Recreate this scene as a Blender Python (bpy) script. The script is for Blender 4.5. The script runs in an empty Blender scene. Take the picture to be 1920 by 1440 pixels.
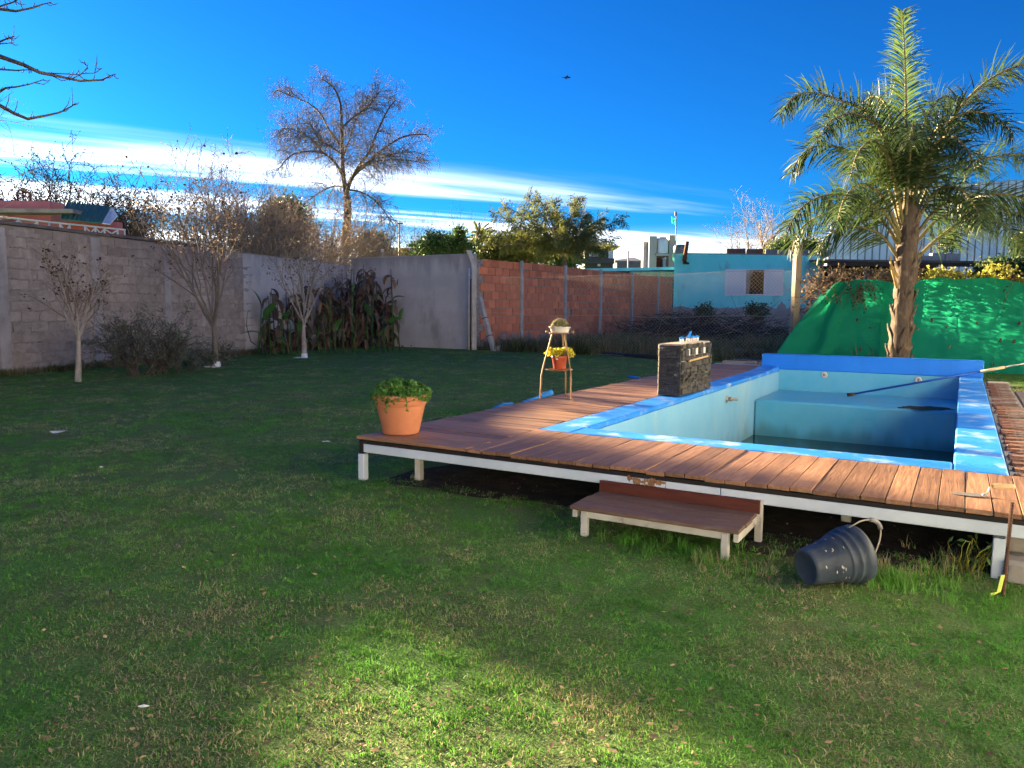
import bpy, bmesh, math, random
import numpy as np
from mathutils import Vector, Matrix, noise as mnoise

R = math.radians
scene = bpy.context.scene
col = scene.collection

# ------------------------------------------------------------------ camera
CAM_H, PITCH, ROLL, FPX = 1.4, R(5.625), R(0.366), 1430.0
cam_data = bpy.data.cameras.new("camera")
cam_data.sensor_width = 36.0
cam_data.lens = 36.0 * FPX / 1920.0
cam_data.clip_start = 0.05
cam_data.clip_end = 3000.0
cam = bpy.data.objects.new("camera", cam_data)
col.objects.link(cam)
CAM_ROT = Matrix.Rotation(R(90) - PITCH, 3, 'X') @ Matrix.Rotation(ROLL, 3, 'Z')
cam.matrix_world = Matrix.Translation((0, 0, CAM_H)) @ CAM_ROT.to_4x4()
scene.camera = cam

# ------------------------------------------------------------------ sun, sky, exposure
SUN_AZ, SUN_EL = R(-42.0), R(10.9)          # azimuth from +Y towards +X
SUN_DIR = Vector((math.sin(SUN_AZ) * math.cos(SUN_EL), math.cos(SUN_AZ) * math.cos(SUN_EL), math.sin(SUN_EL)))
sun_data = bpy.data.lights.new("sun", 'SUN')
sun_data.energy = 3.6
sun_data.angle = R(0.53)
sun_data.color = (1.0, 0.75, 0.44)
sun = bpy.data.objects.new("sun", sun_data)
sun.rotation_euler = SUN_DIR.to_track_quat('Z', 'Y').to_euler()
sun.location = SUN_DIR * 60
col.objects.link(sun)

world = bpy.data.worlds.new("World")
scene.world = world
world.use_nodes = True


def build_sky():
    nt = world.node_tree
    N, L = nt.nodes, nt.links
    N.clear()
    out = N.new('ShaderNodeOutputWorld')
    bg = N.new('ShaderNodeBackground')
    bg.inputs['Strength'].default_value = 0.15
    L.new(bg.outputs[0], out.inputs[0])
    sky = N.new('ShaderNodeTexSky')
    sky.sky_type = 'NISHITA'
    sky.sun_disc = False
    sky.sun_elevation = SUN_EL
    sky.sun_rotation = SUN_AZ
    sky.altitude = 200
    sky.air_density = 1.0
    sky.dust_density = 0.2
    sky.ozone_density = 2.5
    # deepen the blue the way the clear dry winter air does: contrast of the sky's own colours
    gn = N.new('ShaderNodeVectorMath')
    gn.operation = 'MULTIPLY'
    gn.inputs[1].default_value = (0.15, 0.15, 0.15)
    L.new(sky.outputs[0], gn.inputs[0])
    gm = N.new('ShaderNodeGamma')
    gm.inputs['Gamma'].default_value = 1.2
    L.new(gn.outputs[0], gm.inputs['Color'])
    hs = N.new('ShaderNodeVectorMath')
    hs.operation = 'MULTIPLY'
    hs.inputs[1].default_value = (0.036, 0.312, 0.67)
    L.new(gm.outputs[0], hs.inputs[0])
    # thin cirrus bands on a plane high above the ground
    tc = N.new('ShaderNodeTexCoord')
    sep = N.new('ShaderNodeSeparateXYZ')
    L.new(tc.outputs['Generated'], sep.inputs[0])

    def math_(op, a, b=None, clamp=False):
        m = N.new('ShaderNodeMath')
        m.operation = op
        m.use_clamp = clamp
        for i, x in enumerate((a, b)):
            if x is None:
                continue
            if isinstance(x, (int, float)):
                m.inputs[i].default_value = x
            else:
                L.new(x, m.inputs[i])
        return m.outputs[0]
    z = math_('MAXIMUM', math_('ADD', sep.outputs[2], 0.012), 0.012)
    px = math_('DIVIDE', sep.outputs[0], z)
    py = math_('DIVIDE', sep.outputs[1], z)
    dx, dy = 0.858, 0.515
    along = math_('ADD', math_('MULTIPLY', px, dx), math_('MULTIPLY', py, dy))
    across = math_('ADD', math_('MULTIPLY', px, -dy), math_('MULTIPLY', py, dx))
    comb = N.new('ShaderNodeCombineXYZ')
    L.new(math_('MULTIPLY', along, 0.10), comb.inputs[0])
    L.new(math_('MULTIPLY', across, 0.62), comb.inputs[1])
    comb.inputs[2].default_value = 3.7
    n1 = N.new('ShaderNodeTexNoise')
    n1.inputs['Scale'].default_value = 1.0
    n1.inputs['Detail'].default_value = 6
    n1.inputs['Roughness'].default_value = 0.55
    n1.inputs['Distortion'].default_value = 0.4
    L.new(comb.outputs[0], n1.inputs['Vector'])
    comb2 = N.new('ShaderNodeCombineXYZ')
    L.new(math_('MULTIPLY', along, 0.5), comb2.inputs[0])
    L.new(math_('MULTIPLY', across, 2.0), comb2.inputs[1])
    n2 = N.new('ShaderNodeTexNoise')
    n2.inputs['Scale'].default_value = 1.0
    n2.inputs['Detail'].default_value = 5
    L.new(comb2.outputs[0], n2.inputs['Vector'])
    # the veil lies low all round the horizon and reaches higher on the left of the view
    lim = math_('ADD', math_('MULTIPLY', n2.outputs[0], 0.5), math_('MULTIPLY', n1.outputs[0], 0.9))
    edge = N.new('ShaderNodeMapRange')
    edge.interpolation_type = 'SMOOTHSTEP'
    edge.inputs['From Min'].default_value = 4.9
    edge.inputs['From Max'].default_value = 7.6
    L.new(math_('ADD', math_('ABSOLUTE', across), lim), edge.inputs['Value'])
    band = N.new('ShaderNodeMapRange')
    band.interpolation_type = 'SMOOTHSTEP'
    band.inputs['From Min'].default_value = 0.44
    band.inputs['From Max'].default_value = 0.76
    L.new(math_('ADD', n1.outputs[0], math_('MULTIPLY', math_('SUBTRACT', n2.outputs[0], 0.5), 0.22)), band.inputs['Value'])
    dens = math_('MULTIPLY', edge.outputs[0], band.outputs[0])
    # forward scattering: bands glow more towards the sun
    dot = N.new('ShaderNodeVectorMath')
    dot.operation = 'DOT_PRODUCT'
    L.new(tc.outputs['Generated'], dot.inputs[0])
    dot.inputs[1].default_value = SUN_DIR
    ph = N.new('ShaderNodeMapRange')
    ph.inputs['From Min'].default_value = 0.2
    ph.inputs['From Max'].default_value = 0.98
    ph.inputs['To Min'].default_value = 3.2
    ph.inputs['To Max'].default_value = 7.0
    L.new(dot.outputs['Value'], ph.inputs['Value'])
    cc = N.new('ShaderNodeVectorMath')
    cc.operation = 'SCALE'
    cc.inputs[0].default_value = (1.0, 0.95, 0.88)
    L.new(ph.outputs[0], cc.inputs['Scale'])
    op = N.new('ShaderNodeMapRange')
    op.interpolation_type = 'SMOOTHSTEP'
    op.inputs['From Min'].default_value = 0.78
    op.inputs['From Max'].default_value = 0.985
    op.inputs['To Min'].default_value = 0.32
    op.inputs['To Max'].default_value = 0.68
    L.new(dot.outputs['Value'], op.inputs['Value'])
    veil = N.new('ShaderNodeMapRange')
    veil.interpolation_type = 'SMOOTHSTEP'
    veil.inputs['From Min'].default_value = 0.0
    veil.inputs['From Max'].default_value = 0.11
    veil.inputs['To Min'].default_value = 0.42
    veil.inputs['To Max'].default_value = 0.0
    L.new(sep.outputs[2], veil.inputs['Value'])
    amt = math_('MAXIMUM', math_('MULTIPLY', dens, op.outputs[0]), veil.outputs[0], True)
    mix = N.new('ShaderNodeMix')
    mix.data_type = 'RGBA'
    L.new(amt, mix.inputs['Factor'])
    L.new(hs.outputs[0], mix.inputs[6])
    L.new(cc.outputs[0], mix.inputs[7])
    L.new(mix.outputs[2], bg.inputs['Color'])


build_sky()
vs = scene.view_settings
vs.view_transform = 'Standard'
vs.look = 'None'
vs.exposure = 4.0
vs.gamma = 1.0
vs.use_curve_mapping = False
scene.cycles.max_bounces = 6
scene.cycles.diffuse_bounces = 3
scene.cycles.transparent_max_bounces = 8
scene.cycles.sample_clamp_indirect = 6.0

# ------------------------------------------------------------------ measuring helpers
def ray(px, py):
    d = CAM_ROT @ Vector(((px - 960.0) / FPX, (720.0 - py) / FPX, -1.0))
    return d


def at(px, py, D):
    """point seen at that spot of the picture at distance D metres in front of the camera"""
    d = ray(px, py)
    return Vector((0, 0, CAM_H)) + d * (D / d.y)


def ground(px, py, z=0.0):
    d = ray(px, py)
    return Vector((0, 0, CAM_H)) + d * ((z - CAM_H) / d.z)


def gx(px, D, z=0.0):
    """point on the level z below/above that column of the picture at distance D"""
    p = at(px, 580, D)
    return Vector((p.x, D, z))


# the pool's own axes: u along its near edge, v away from the camera
TH = R(30.516)
PO = Vector((0.217, 6.556, 0.0))
UU = Vector((math.cos(TH), -math.sin(TH), 0))
VV = Vector((math.sin(TH), math.cos(TH), 0))
POOL_M = Matrix.Translation(PO) @ Matrix.Rotation(-TH, 4, 'Z')


def uv(u, v, z=0.0):
    return PO + UU * u + VV * v + Vector((0, 0, z))


def to_uv(p):
    q = p - PO
    return Vector((q.dot(UU), q.dot(VV), p.z))


# ------------------------------------------------------------------ mesh helpers
class MB:
    def __init__(s):
        s.v, s.f, s.sm, s.mi = [], [], [], []
        s.cur = 0

    def add(s, vs_, fs, smooth=False):
        o = len(s.v)
        s.v.extend([tuple(x) for x in vs_])
        for f in fs:
            s.f.append(tuple(i + o for i in f))
            s.sm.append(smooth)
            s.mi.append(s.cur)
        return s

    def box(s, c, d, rot=None, bev=0.0):
        hx, hy, hz = d[0] / 2, d[1] / 2, d[2] / 2
        c = Vector(c)
        if bev <= 0:
            vs_ = [Vector((x, y, z)) for x in (-hx, hx) for y in (-hy, hy) for z in (-hz, hz)]
            fs = [(0, 1, 3, 2), (4, 6, 7, 5), (0, 4, 5, 1), (2, 3, 7, 6), (0, 2, 6, 4), (1, 5, 7, 3)]
        else:
            b = min(bev, hx * .9, hy * .9, hz * .9)
            vs_, idx = [], {}
            for sx in (-1, 1):
                for sy in (-1, 1):
                    for sz in (-1, 1):
                        for ax in range(3):
                            k = [hx - b, hy - b, hz - b]
                            k[ax] += b
                            idx[(sx, sy, sz, ax)] = len(vs_)
                            vs_.append(Vector((sx * k[0], sy * k[1], sz * k[2])))
            fs = []
            for ax in range(3):
                a, bb = [(1, 2), (2, 0), (0, 1)][ax]
                for sg in (-1, 1):
                    q = []
                    for (p, r) in ((-1, -1), (1, -1), (1, 1), (-1, 1)):
                        k = [0, 0, 0]
                        k[ax], k[a], k[bb] = sg, p, r
                        q.append(idx[(k[0], k[1], k[2], ax)])
                    fs.append(tuple(q if sg > 0 else q[::-1]))
            for ax in range(3):
                a, bb = [(1, 2), (2, 0), (0, 1)][ax]
                for p in (-1, 1):
                    for r in (-1, 1):
                        k0, k1 = [0, 0, 0], [0, 0, 0]
                        k0[ax], k1[ax] = -1, 1
                        for k in (k0, k1):
                            k[a], k[bb] = p, r
                        q = (idx[(*k0, a)], idx[(*k1, a)], idx[(*k1, bb)], idx[(*k0, bb)])
                        fs.append(q if p * r > 0 else q[::-1])
            for sx in (-1, 1):
                for sy in (-1, 1):
                    for sz in (-1, 1):
                        q = tuple(idx[(sx, sy, sz, a)] for a in range(3))
                        fs.append(q if sx * sy * sz > 0 else q[::-1])
        if rot is not None:
            vs_ = [rot @ x for x in vs_]
        return s.add([x + c for x in vs_], fs)

    def tube(s, pts, rad, n=6, cap=True, smooth=True, squash=1.0):
        pts = [Vector(p) for p in pts]
        if not hasattr(rad, '__len__'):
            rad = [rad] * len(pts)
        up = None
        vs_, fs = [], []
        m = len(pts)
        for i, p in enumerate(pts):
            t = (pts[min(i + 1, m - 1)] - pts[max(i - 1, 0)])
            if t.length < 1e-9:
                t = Vector((0, 0, 1))
            t.normalize()
            if up is None:
                a = Vector((0, 0, 1)) if abs(t.z) < .9 else Vector((1, 0, 0))
                up = (a - t * a.dot(t)).normalized()
            else:
                up = up - t * up.dot(t)
                if up.length < 1e-6:
                    up = t.orthogonal()
                up.normalize()
            w = t.cross(up)
            for k in range(n):
                an = 2 * math.pi * k / n
                vs_.append(p + (up * math.cos(an) * squash + w * math.sin(an)) * rad[i])
        for i in range(m - 1):
            for k in range(n):
                k2 = (k + 1) % n
                fs.append((i * n + k, i * n + k2, (i + 1) * n + k2, (i + 1) * n + k))
        if cap and n > 2:
            fs.append(tuple(range(n))[::-1])
            fs.append(tuple(range((m - 1) * n, m * n)))
        return s.add(vs_, fs, smooth)

    def lathe(s, prof, n=24, mat=None, smooth=True, wob=0.0, seed=0):
        rnd = random.Random(seed)
        vs_, fs = [], []
        m = len(prof)
        for i, (r, z) in enumerate(prof):
            for k in range(n):
                an = 2 * math.pi * k / n
                rr = r * (1 + wob * math.sin(an * 3 + i * .7 + seed))
                p = Vector((rr * math.cos(an), rr * math.sin(an), z))
                vs_.append(mat @ p if mat is not None else p)
        for i in range(m - 1):
            for k in range(n):
                k2 = (k + 1) % n
                fs.append((i * n + k, i * n + k2, (i + 1) * n + k2, (i + 1) * n + k))
        s.add(vs_, fs, smooth)
        return s

    def disc(s, r, z, n=24, mat=None, flip=False):
        ps = [Vector((r * math.cos(2 * math.pi * k / n), r * math.sin(2 * math.pi * k / n), z)) for k in range(n)]
        ps = [mat @ p for p in ps] if mat is not None else ps
        return s.add(ps, [tuple(range(n))[::-1] if flip else tuple(range(n))])

    def prism(s, poly, z0, z1):
        n = len(poly)
        vs_ = [Vector((x, y, z0)) for x, y in poly] + [Vector((x, y, z1)) for x, y in poly]
        fs = [tuple(range(n))[::-1], tuple(range(n, 2 * n))]
        fs += [(i, (i + 1) % n, n + (i + 1) % n, n + i) for i in range(n)]
        return s.add(vs_, fs)

    def ball(s, c, r, n=6, m=5, sc=(1, 1, 1), jit=0.0, rnd=None):
        c = Vector(c)
        vs_ = [c + Vector((0, 0, -r * sc[2]))]
        for i in range(1, m):
            ph = math.pi * i / m
            for k in range(n):
                an = 2 * math.pi * (k + .5 * (i % 2)) / n
                rr = r * (1 + (rnd.uniform(-jit, jit) if rnd else 0))
                vs_.append(c + Vector((rr * math.sin(ph) * math.cos(an) * sc[0], rr * math.sin(ph) * math.sin(an) * sc[1], -rr * math.cos(ph) * sc[2])))
        vs_.append(c + Vector((0, 0, r * sc[2])))
        fs = []
        for k in range(n):
            fs.append((0, 1 + (k + 1) % n, 1 + k))
        for i in range(m - 2):
            a, b = 1 + i * n, 1 + (i + 1) * n
            for k in range(n):
                fs.append((a + k, a + (k + 1) % n, b + (k + 1) % n, b + k))
        t = len(vs_) - 1
        a = 1 + (m - 2) * n
        for k in range(n):
            fs.append((a + k, a + (k + 1) % n, t))
        return s.add(vs_, fs, True)

    def mesh(s, name, mats):
        me = bpy.data.meshes.new(name)
        me.from_pydata(s.v, [], s.f)
        me.polygons.foreach_set('use_smooth', s.sm)
        if not isinstance(mats, (list, tuple)):
            mats = [mats]
        for m in mats:
            me.materials.append(m)
        if len(mats) > 1:
            me.polygons.foreach_set('material_index', s.mi)
        me.update()
        return me

    def build(s, name, mats, parent=None, loc=None, rotz=None):
        return link(name, s.mesh(name, mats), parent, loc, rotz)


def link(name, me, parent=None, loc=None, rotz=None):
    o = bpy.data.objects.new(name, me)
    col.objects.link(o)
    if parent is not None:
        o.parent = parent
    if loc is not None:
        o.location = loc
    if rotz is not None:
        o.rotation_euler = (0, 0, rotz)
    return o


def np_mesh(name, V, F, mat, parent=None, smooth=False):
    """V (n,3) array, F (m,k) array of same-size faces"""
    me = bpy.data.meshes.new(name)
    V = np.asarray(V, np.float32)
    F = np.asarray(F, np.int32)
    k = F.shape[1]
    me.vertices.add(len(V))
    me.vertices.foreach_set('co', V.ravel())
    me.loops.add(F.size)
    me.loops.foreach_set('vertex_index', F.ravel())
    me.polygons.add(len(F))
    me.polygons.foreach_set('loop_start', np.arange(0, F.size, k, dtype=np.int32))
    me.polygons.foreach_set('use_smooth', np.full(len(F), smooth))
    for m in (mat if isinstance(mat, (list, tuple)) else [mat]):
        me.materials.append(m)
    me.update(calc_edges=True)
    return link(name, me, parent)


def tag(o, label, cat=None, group=None, kind=None):
    o['label'] = label
    if cat:
        o['category'] = cat
    if group:
        o['group'] = group
    if kind:
        o['kind'] = kind
    return o


def thing(name, loc, rotz, label, cat, group=None):
    o = link(name, None, None, loc, rotz)
    o.empty_display_size = .1
    return tag(o, label, cat, group)


def structure(o):
    o['kind'] = 'structure'
    return o


# ------------------------------------------------------------------ materials
def pm(name, c1, c2=None, scale=4.0, rough=0.8, bump=0.0, bump_scale=None, stretch=(1, 1, 1), rv=0.0,
       stain=None, stain_scale=1.0, stain_amt=0.5, stain_lo=.5, metallic=0.0, island=0.0, trans=0.0, spec=0.3, detail=6.0,
       coords='Object', grain=False, stain_stretch=(1, 1, 1), world_stain=False, band=None):
    """procedural surface: two colours in noise, optional stains, relief, per-object or per-piece variation"""
    m = bpy.data.materials.new(name)
    m.use_nodes = True
    nt = m.node_tree
    N, L = nt.nodes, nt.links
    b = N['Principled BSDF']
    out = N['Material Output']
    b.inputs['Roughness'].default_value = rough
    b.inputs['Metallic'].default_value = metallic
    b.inputs['Specular IOR Level'].default_value = spec
    tc = N.new('ShaderNodeTexCoord')
    mp = N.new('ShaderNodeMapping')
    mp.inputs['Scale'].default_value = stretch
    src = tc.outputs[coords]
    if rv or grain:
        oi = N.new('ShaderNodeObjectInfo')
    if grain:      # shift the pattern on every piece
        ad = N.new('ShaderNodeVectorMath')
        ad.operation = 'MULTIPLY_ADD'
        L.new(oi.outputs['Random'], ad.inputs[0])
        ad.inputs[1].default_value = (31, 17, 23)
        L.new(src, ad.inputs[2])
        src = ad.outputs[0]
    L.new(src, mp.inputs['Vector'])
    nz = N.new('ShaderNodeTexNoise')
    nz.inputs['Scale'].default_value = scale
    nz.inputs['Detail'].default_value = detail
    nz.inputs['Roughness'].default_value = .6
    L.new(mp.outputs[0], nz.inputs['Vector'])
    rp = N.new('ShaderNodeMapRange')
    rp.interpolation_type = 'SMOOTHSTEP'
    rp.inputs['From Min'].default_value = .32
    rp.inputs['From Max'].default_value = .68
    L.new(nz.outputs['Fac'], rp.inputs['Value'])
    mx = N.new('ShaderNodeMix')
    mx.data_type = 'RGBA'
    mx.inputs[6].default_value = (*c1, 1)
    mx.inputs[7].default_value = (*(c2 or c1), 1)
    L.new(rp.outputs[0], mx.inputs['Factor'])
    colr = mx.outputs[2]
    if stain:
        sm = N.new('ShaderNodeMapping')
        sm.inputs['Scale'].default_value = stain_stretch
        if world_stain:
            wg = N.new('ShaderNodeNewGeometry')
            L.new(wg.outputs['Position'], sm.inputs['Vector'])
        else:
            L.new(src, sm.inputs['Vector'])
        n2 = N.new('ShaderNodeTexNoise')
        n2.inputs['Scale'].default_value = stain_scale
        n2.inputs['Detail'].default_value = 8
        n2.inputs['Roughness'].default_value = .65
        L.new(sm.outputs[0], n2.inputs['Vector'])
        r2 = N.new('ShaderNodeMapRange')
        r2.interpolation_type = 'SMOOTHSTEP'
        r2.inputs['From Min'].default_value = stain_lo
        r2.inputs['From Max'].default_value = stain_lo + .18
        r2.inputs['To Max'].default_value = stain_amt
        L.new(n2.outputs['Fac'], r2.inputs['Value'])
        m2 = N.new('ShaderNodeMix')
        m2.data_type = 'RGBA'
        L.new(r2.outputs[0], m2.inputs['Factor'])
        L.new(colr, m2.inputs[6])
        m2.inputs[7].default_value = (*stain, 1)
        colr = m2.outputs[2]
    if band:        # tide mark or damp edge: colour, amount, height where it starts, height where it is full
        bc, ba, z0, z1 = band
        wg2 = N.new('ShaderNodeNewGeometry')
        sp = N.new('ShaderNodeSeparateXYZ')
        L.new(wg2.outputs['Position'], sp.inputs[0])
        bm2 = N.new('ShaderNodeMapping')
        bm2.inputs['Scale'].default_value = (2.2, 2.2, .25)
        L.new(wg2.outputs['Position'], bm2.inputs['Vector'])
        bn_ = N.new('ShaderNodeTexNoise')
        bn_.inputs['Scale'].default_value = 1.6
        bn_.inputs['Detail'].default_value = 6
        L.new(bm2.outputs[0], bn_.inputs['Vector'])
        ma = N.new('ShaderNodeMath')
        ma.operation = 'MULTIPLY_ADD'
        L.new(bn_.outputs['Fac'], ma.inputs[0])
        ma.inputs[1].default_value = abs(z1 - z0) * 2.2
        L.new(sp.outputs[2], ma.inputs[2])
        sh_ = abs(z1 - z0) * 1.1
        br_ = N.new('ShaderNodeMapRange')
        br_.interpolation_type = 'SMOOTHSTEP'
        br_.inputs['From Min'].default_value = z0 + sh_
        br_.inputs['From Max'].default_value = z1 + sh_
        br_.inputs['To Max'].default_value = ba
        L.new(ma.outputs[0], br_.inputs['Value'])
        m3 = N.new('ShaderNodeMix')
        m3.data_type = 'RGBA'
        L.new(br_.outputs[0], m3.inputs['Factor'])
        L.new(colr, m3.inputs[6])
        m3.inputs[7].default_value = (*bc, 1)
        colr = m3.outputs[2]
    if rv or island:
        if island:
            gi = N.new('ShaderNodeNewGeometry')
            rsrc, amt = gi.outputs['Random Per Island'], island
        else:
            rsrc, amt = oi.outputs['Random'], rv
        mr = N.new('ShaderNodeMapRange')
        mr.inputs['To Min'].default_value = 1 - amt
        mr.inputs['To Max'].default_value = 1 + amt
        L.new(rsrc, mr.inputs['Value'])
        hv = N.new('ShaderNodeHueSaturation')
        L.new(mr.outputs[0], hv.inputs['Value'])
        L.new(colr, hv.inputs['Color'])
        if island:
            mh = N.new('ShaderNodeMapRange')
            mh.inputs['To Min'].default_value = .5 - amt * .05
            mh.inputs['To Max'].default_value = .5 + amt * .05
            L.new(rsrc, mh.inputs['Value'])
            L.new(mh.outputs[0], hv.inputs['Hue'])
        colr = hv.outputs[0]
    L.new(colr, b.inputs['Base Color'])
    if bump:
        bn = nz
        if bump_scale:
            bn = N.new('ShaderNodeTexNoise')
            bn.inputs['Scale'].default_value = bump_scale
            bn.inputs['Detail'].default_value = 6
            L.new(mp.outputs[0], bn.inputs['Vector'])
        bp = N.new('ShaderNodeBump')
        bp.inputs['Strength'].default_value = bump
        bp.inputs['Distance'].default_value = .02
        L.new(bn.outputs['Fac'], bp.inputs['Height'])
        L.new(bp.outputs[0], b.inputs['Normal'])
    if trans:
        tr = N.new('ShaderNodeBsdfTranslucent')
        L.new(colr, tr.inputs['Color'])
        ms = N.new('ShaderNodeMixShader')
        ms.inputs[0].default_value = trans
        L.new(b.outputs[0], ms.inputs[1])
        L.new(tr.outputs[0], ms.inputs[2])
        L.new(ms.outputs[0], out.inputs['Surface'])
    return m


# ------------------------------------------------------------------ plants
def grow(rnd, segs, p, d, Ln, r, lev, P):
    n = P['n'][lev]
    pts, rad = [p.copy()], [r]
    w, g = P['wob'][lev], P['grav'][lev]
    tipr = P.get('tip', .45)
    for i in range(n):
        d = (d + Vector((rnd.gauss(0, w), rnd.gauss(0, w), rnd.gauss(0, w) + g))).normalized()
        p = p + d * (Ln / n)
        pts.append(p.copy())
        rad.append(r * (1 - (1 - tipr) * (i + 1) / n))
    segs.append((lev, pts, rad))
    if lev >= P['max']:
        return
    k = P['kids'][lev]
    ph = rnd.uniform(0, 6.28)
    for j in range(k):
        t = P['start'][lev] + (1 - P['start'][lev]) * ((j + rnd.uniform(.2, .9)) / k)
        x = min(t * n, n - 1e-4)
        i = int(x)
        q = pts[i].lerp(pts[i + 1], x - i)
        rr = (rad[i] + (rad[i + 1] - rad[i]) * (x - i)) * P.get('kr', .62)
        dl = (pts[i + 1] - pts[i]).normalized()
        ang = R(rnd.uniform(*P['ang'][lev]))
        ph += 2.4 + rnd.uniform(-.5, .5)
        side = dl.orthogonal().normalized()
        side = Matrix.Rotation(ph, 3, dl) @ side
        nd = (dl * math.cos(ang) + side * math.sin(ang)).normalized()
        grow(rnd, segs, q, nd, Ln * rnd.uniform(*P['ratio'][lev]) * (1.15 - .45 * t), max(rr, P.get('minr', .002)), lev + 1, P)


def segs_mesh(segs, levels, sides):
    mb = MB()
    for lev, pts, rad in segs:
        if lev in levels:
            mb.tube(pts, rad, sides[lev], cap=False)
    return mb


def leaf_quads(P, size, aspect, rnd, up=0.0, droop=0.0, dirs=None, spread=1.0):
    """leaf-shaped faces (a folded diamond of two quads' worth: 4 verts, 2 tris as one quad) at points P"""
    n = len(P)
    d = rnd.normal(size=(n, 3))
    if dirs is not None:
        d = dirs + d * spread * .5
    d[:, 2] += up - droop
    d /= np.linalg.norm(d, axis=1)[:, None] + 1e-9
    s = rnd.normal(size=(n, 3))
    s -= d * (s * d).sum(1)[:, None]
    s /= np.linalg.norm(s, axis=1)[:, None] + 1e-9
    L_ = size * rnd.uniform(.6, 1.3, n)[:, None]
    nn = np.cross(d, s)
    A = P
    B = P + d * L_ * .45 + s * L_ * aspect * .5 + nn * L_ * .06
    C = P + d * L_
    D = P + d * L_ * .45 - s * L_ * aspect * .5 + nn * L_ * .06
    V = np.stack([A, B, C, D], 1).reshape(-1, 3)
    F = np.arange(4 * n).reshape(n, 4)
    return V, F


def clumps(rnd, center, radii, n_clump, per, clump_r, shell=.5, flat=1.0):
    """leaf positions gathered in clumps spread through an ellipsoid"""
    c = rnd.normal(size=(n_clump, 3))
    c /= np.linalg.norm(c, axis=1)[:, None]
    c *= (shell + (1 - shell) * rnd.uniform(0, 1, n_clump) ** .5)[:, None] * rnd.uniform(.75, 1.08, n_clump)[:, None]
    c = c * np.array(radii) + np.array(center)
    p = np.repeat(c, per, 0) + rnd.normal(size=(n_clump * per, 3)) * np.array([1, 1, flat]) * clump_r
    return p

# ================================================================== materials
M = {}
M['soil_lawn'] = pm('lawn_soil', (.085, .245, .036), (.140, .185, .060), 2.2, .95, .8, 90, coords='Object', stain=(.060, .085, .030), stain_scale=70, stain_amt=.75, stain_lo=.44)
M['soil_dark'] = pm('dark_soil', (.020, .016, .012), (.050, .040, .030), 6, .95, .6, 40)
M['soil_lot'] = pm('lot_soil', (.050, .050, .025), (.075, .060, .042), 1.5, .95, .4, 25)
M['plank'] = pm('deck_plank', (.30, .165, .095), (.20, .105, .062), 3.0, .55, .25, None, (1.2, 14, 14), rv=.30, grain=True,
                stain=(.11, .060, .045), stain_scale=2.2, stain_amt=.55, stain_lo=.54)
M['near_black'] = pm('gap_and_tie_black', (.012, .010, .010), (.02, .016, .014), 8, .7)  # near-black, also used for the painted shadow gap under the planks
M['riser'] = pm('step_riser_board', (.110, .028, .018), (.070, .018, .012), 3, .5, .2, None, (1.5, 12, 12))
M['white_steel'] = pm('white_steel', (.60, .68, .78), (.50, .58, .68), 3, .45, .05, 60, stain=(.19, .085, .035), stain_scale=5, stain_amt=.5, stain_lo=.66)
M['rusty_steel'] = pm('rusty_white_steel', (.55, .55, .53), (.42, .41, .38), 6, .55, .1, 60, stain=(.17, .065, .025), stain_scale=7, stain_amt=.85, stain_lo=.56)
M['rust'] = pm('rust', (.17, .065, .025), (.30, .19, .10), 30, .85, .3)
M['coping'] = pm('coping_paint', (.018, .215, .78), (.03, .27, .84), 2.0, .45, .15, 40, stain=(.60, .72, .84), stain_scale=3.2, stain_amt=.6, stain_lo=.50)
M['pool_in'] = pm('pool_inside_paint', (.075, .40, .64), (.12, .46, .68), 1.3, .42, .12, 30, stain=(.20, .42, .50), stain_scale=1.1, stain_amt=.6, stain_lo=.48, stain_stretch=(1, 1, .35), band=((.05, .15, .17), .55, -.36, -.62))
M['pool_wall_pale'] = pm('pool_grazing_light_paint', (.16, .42, .66), (.22, .49, .70), 1.0, .45, .12, 30, stain=(.40, .54, .58), stain_scale=1.3, stain_amt=.45, stain_lo=.50, stain_stretch=(1, 1, .4), band=((.10, .21, .22), .5, -.32, -.62))  # paler copy of the pool paint: grazing light on the left wall put into colour
M['pool_back'] = pm('parapet_paint', (.008, .19, .80), (.014, .22, .86), 1.4, .45, .1, 40, stain=(.015, .12, .45), stain_scale=2.2, stain_amt=.35, stain_lo=.52, stain_stretch=(1, 1, .12))
M['concrete'] = pm('concrete', (.30, .285, .265), (.22, .21, .20), 3, .9, .35, 30, rv=.10, stain=(.13, .12, .11), stain_scale=1.7, stain_amt=.5)
M['concrete_pale'] = pm('pale_concrete', (.42, .41, .40), (.32, .31, .30), 4, .9, .3, 30, rv=.08)
M['algae'] = pm('dirty_water', (.006, .030, .028), (.012, .045, .035), 2, .12, .05, 4)
M['dirt'] = pm('leaf_dirt', (.030, .035, .030), (.06, .055, .04), 12, .95, .6)

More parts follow.
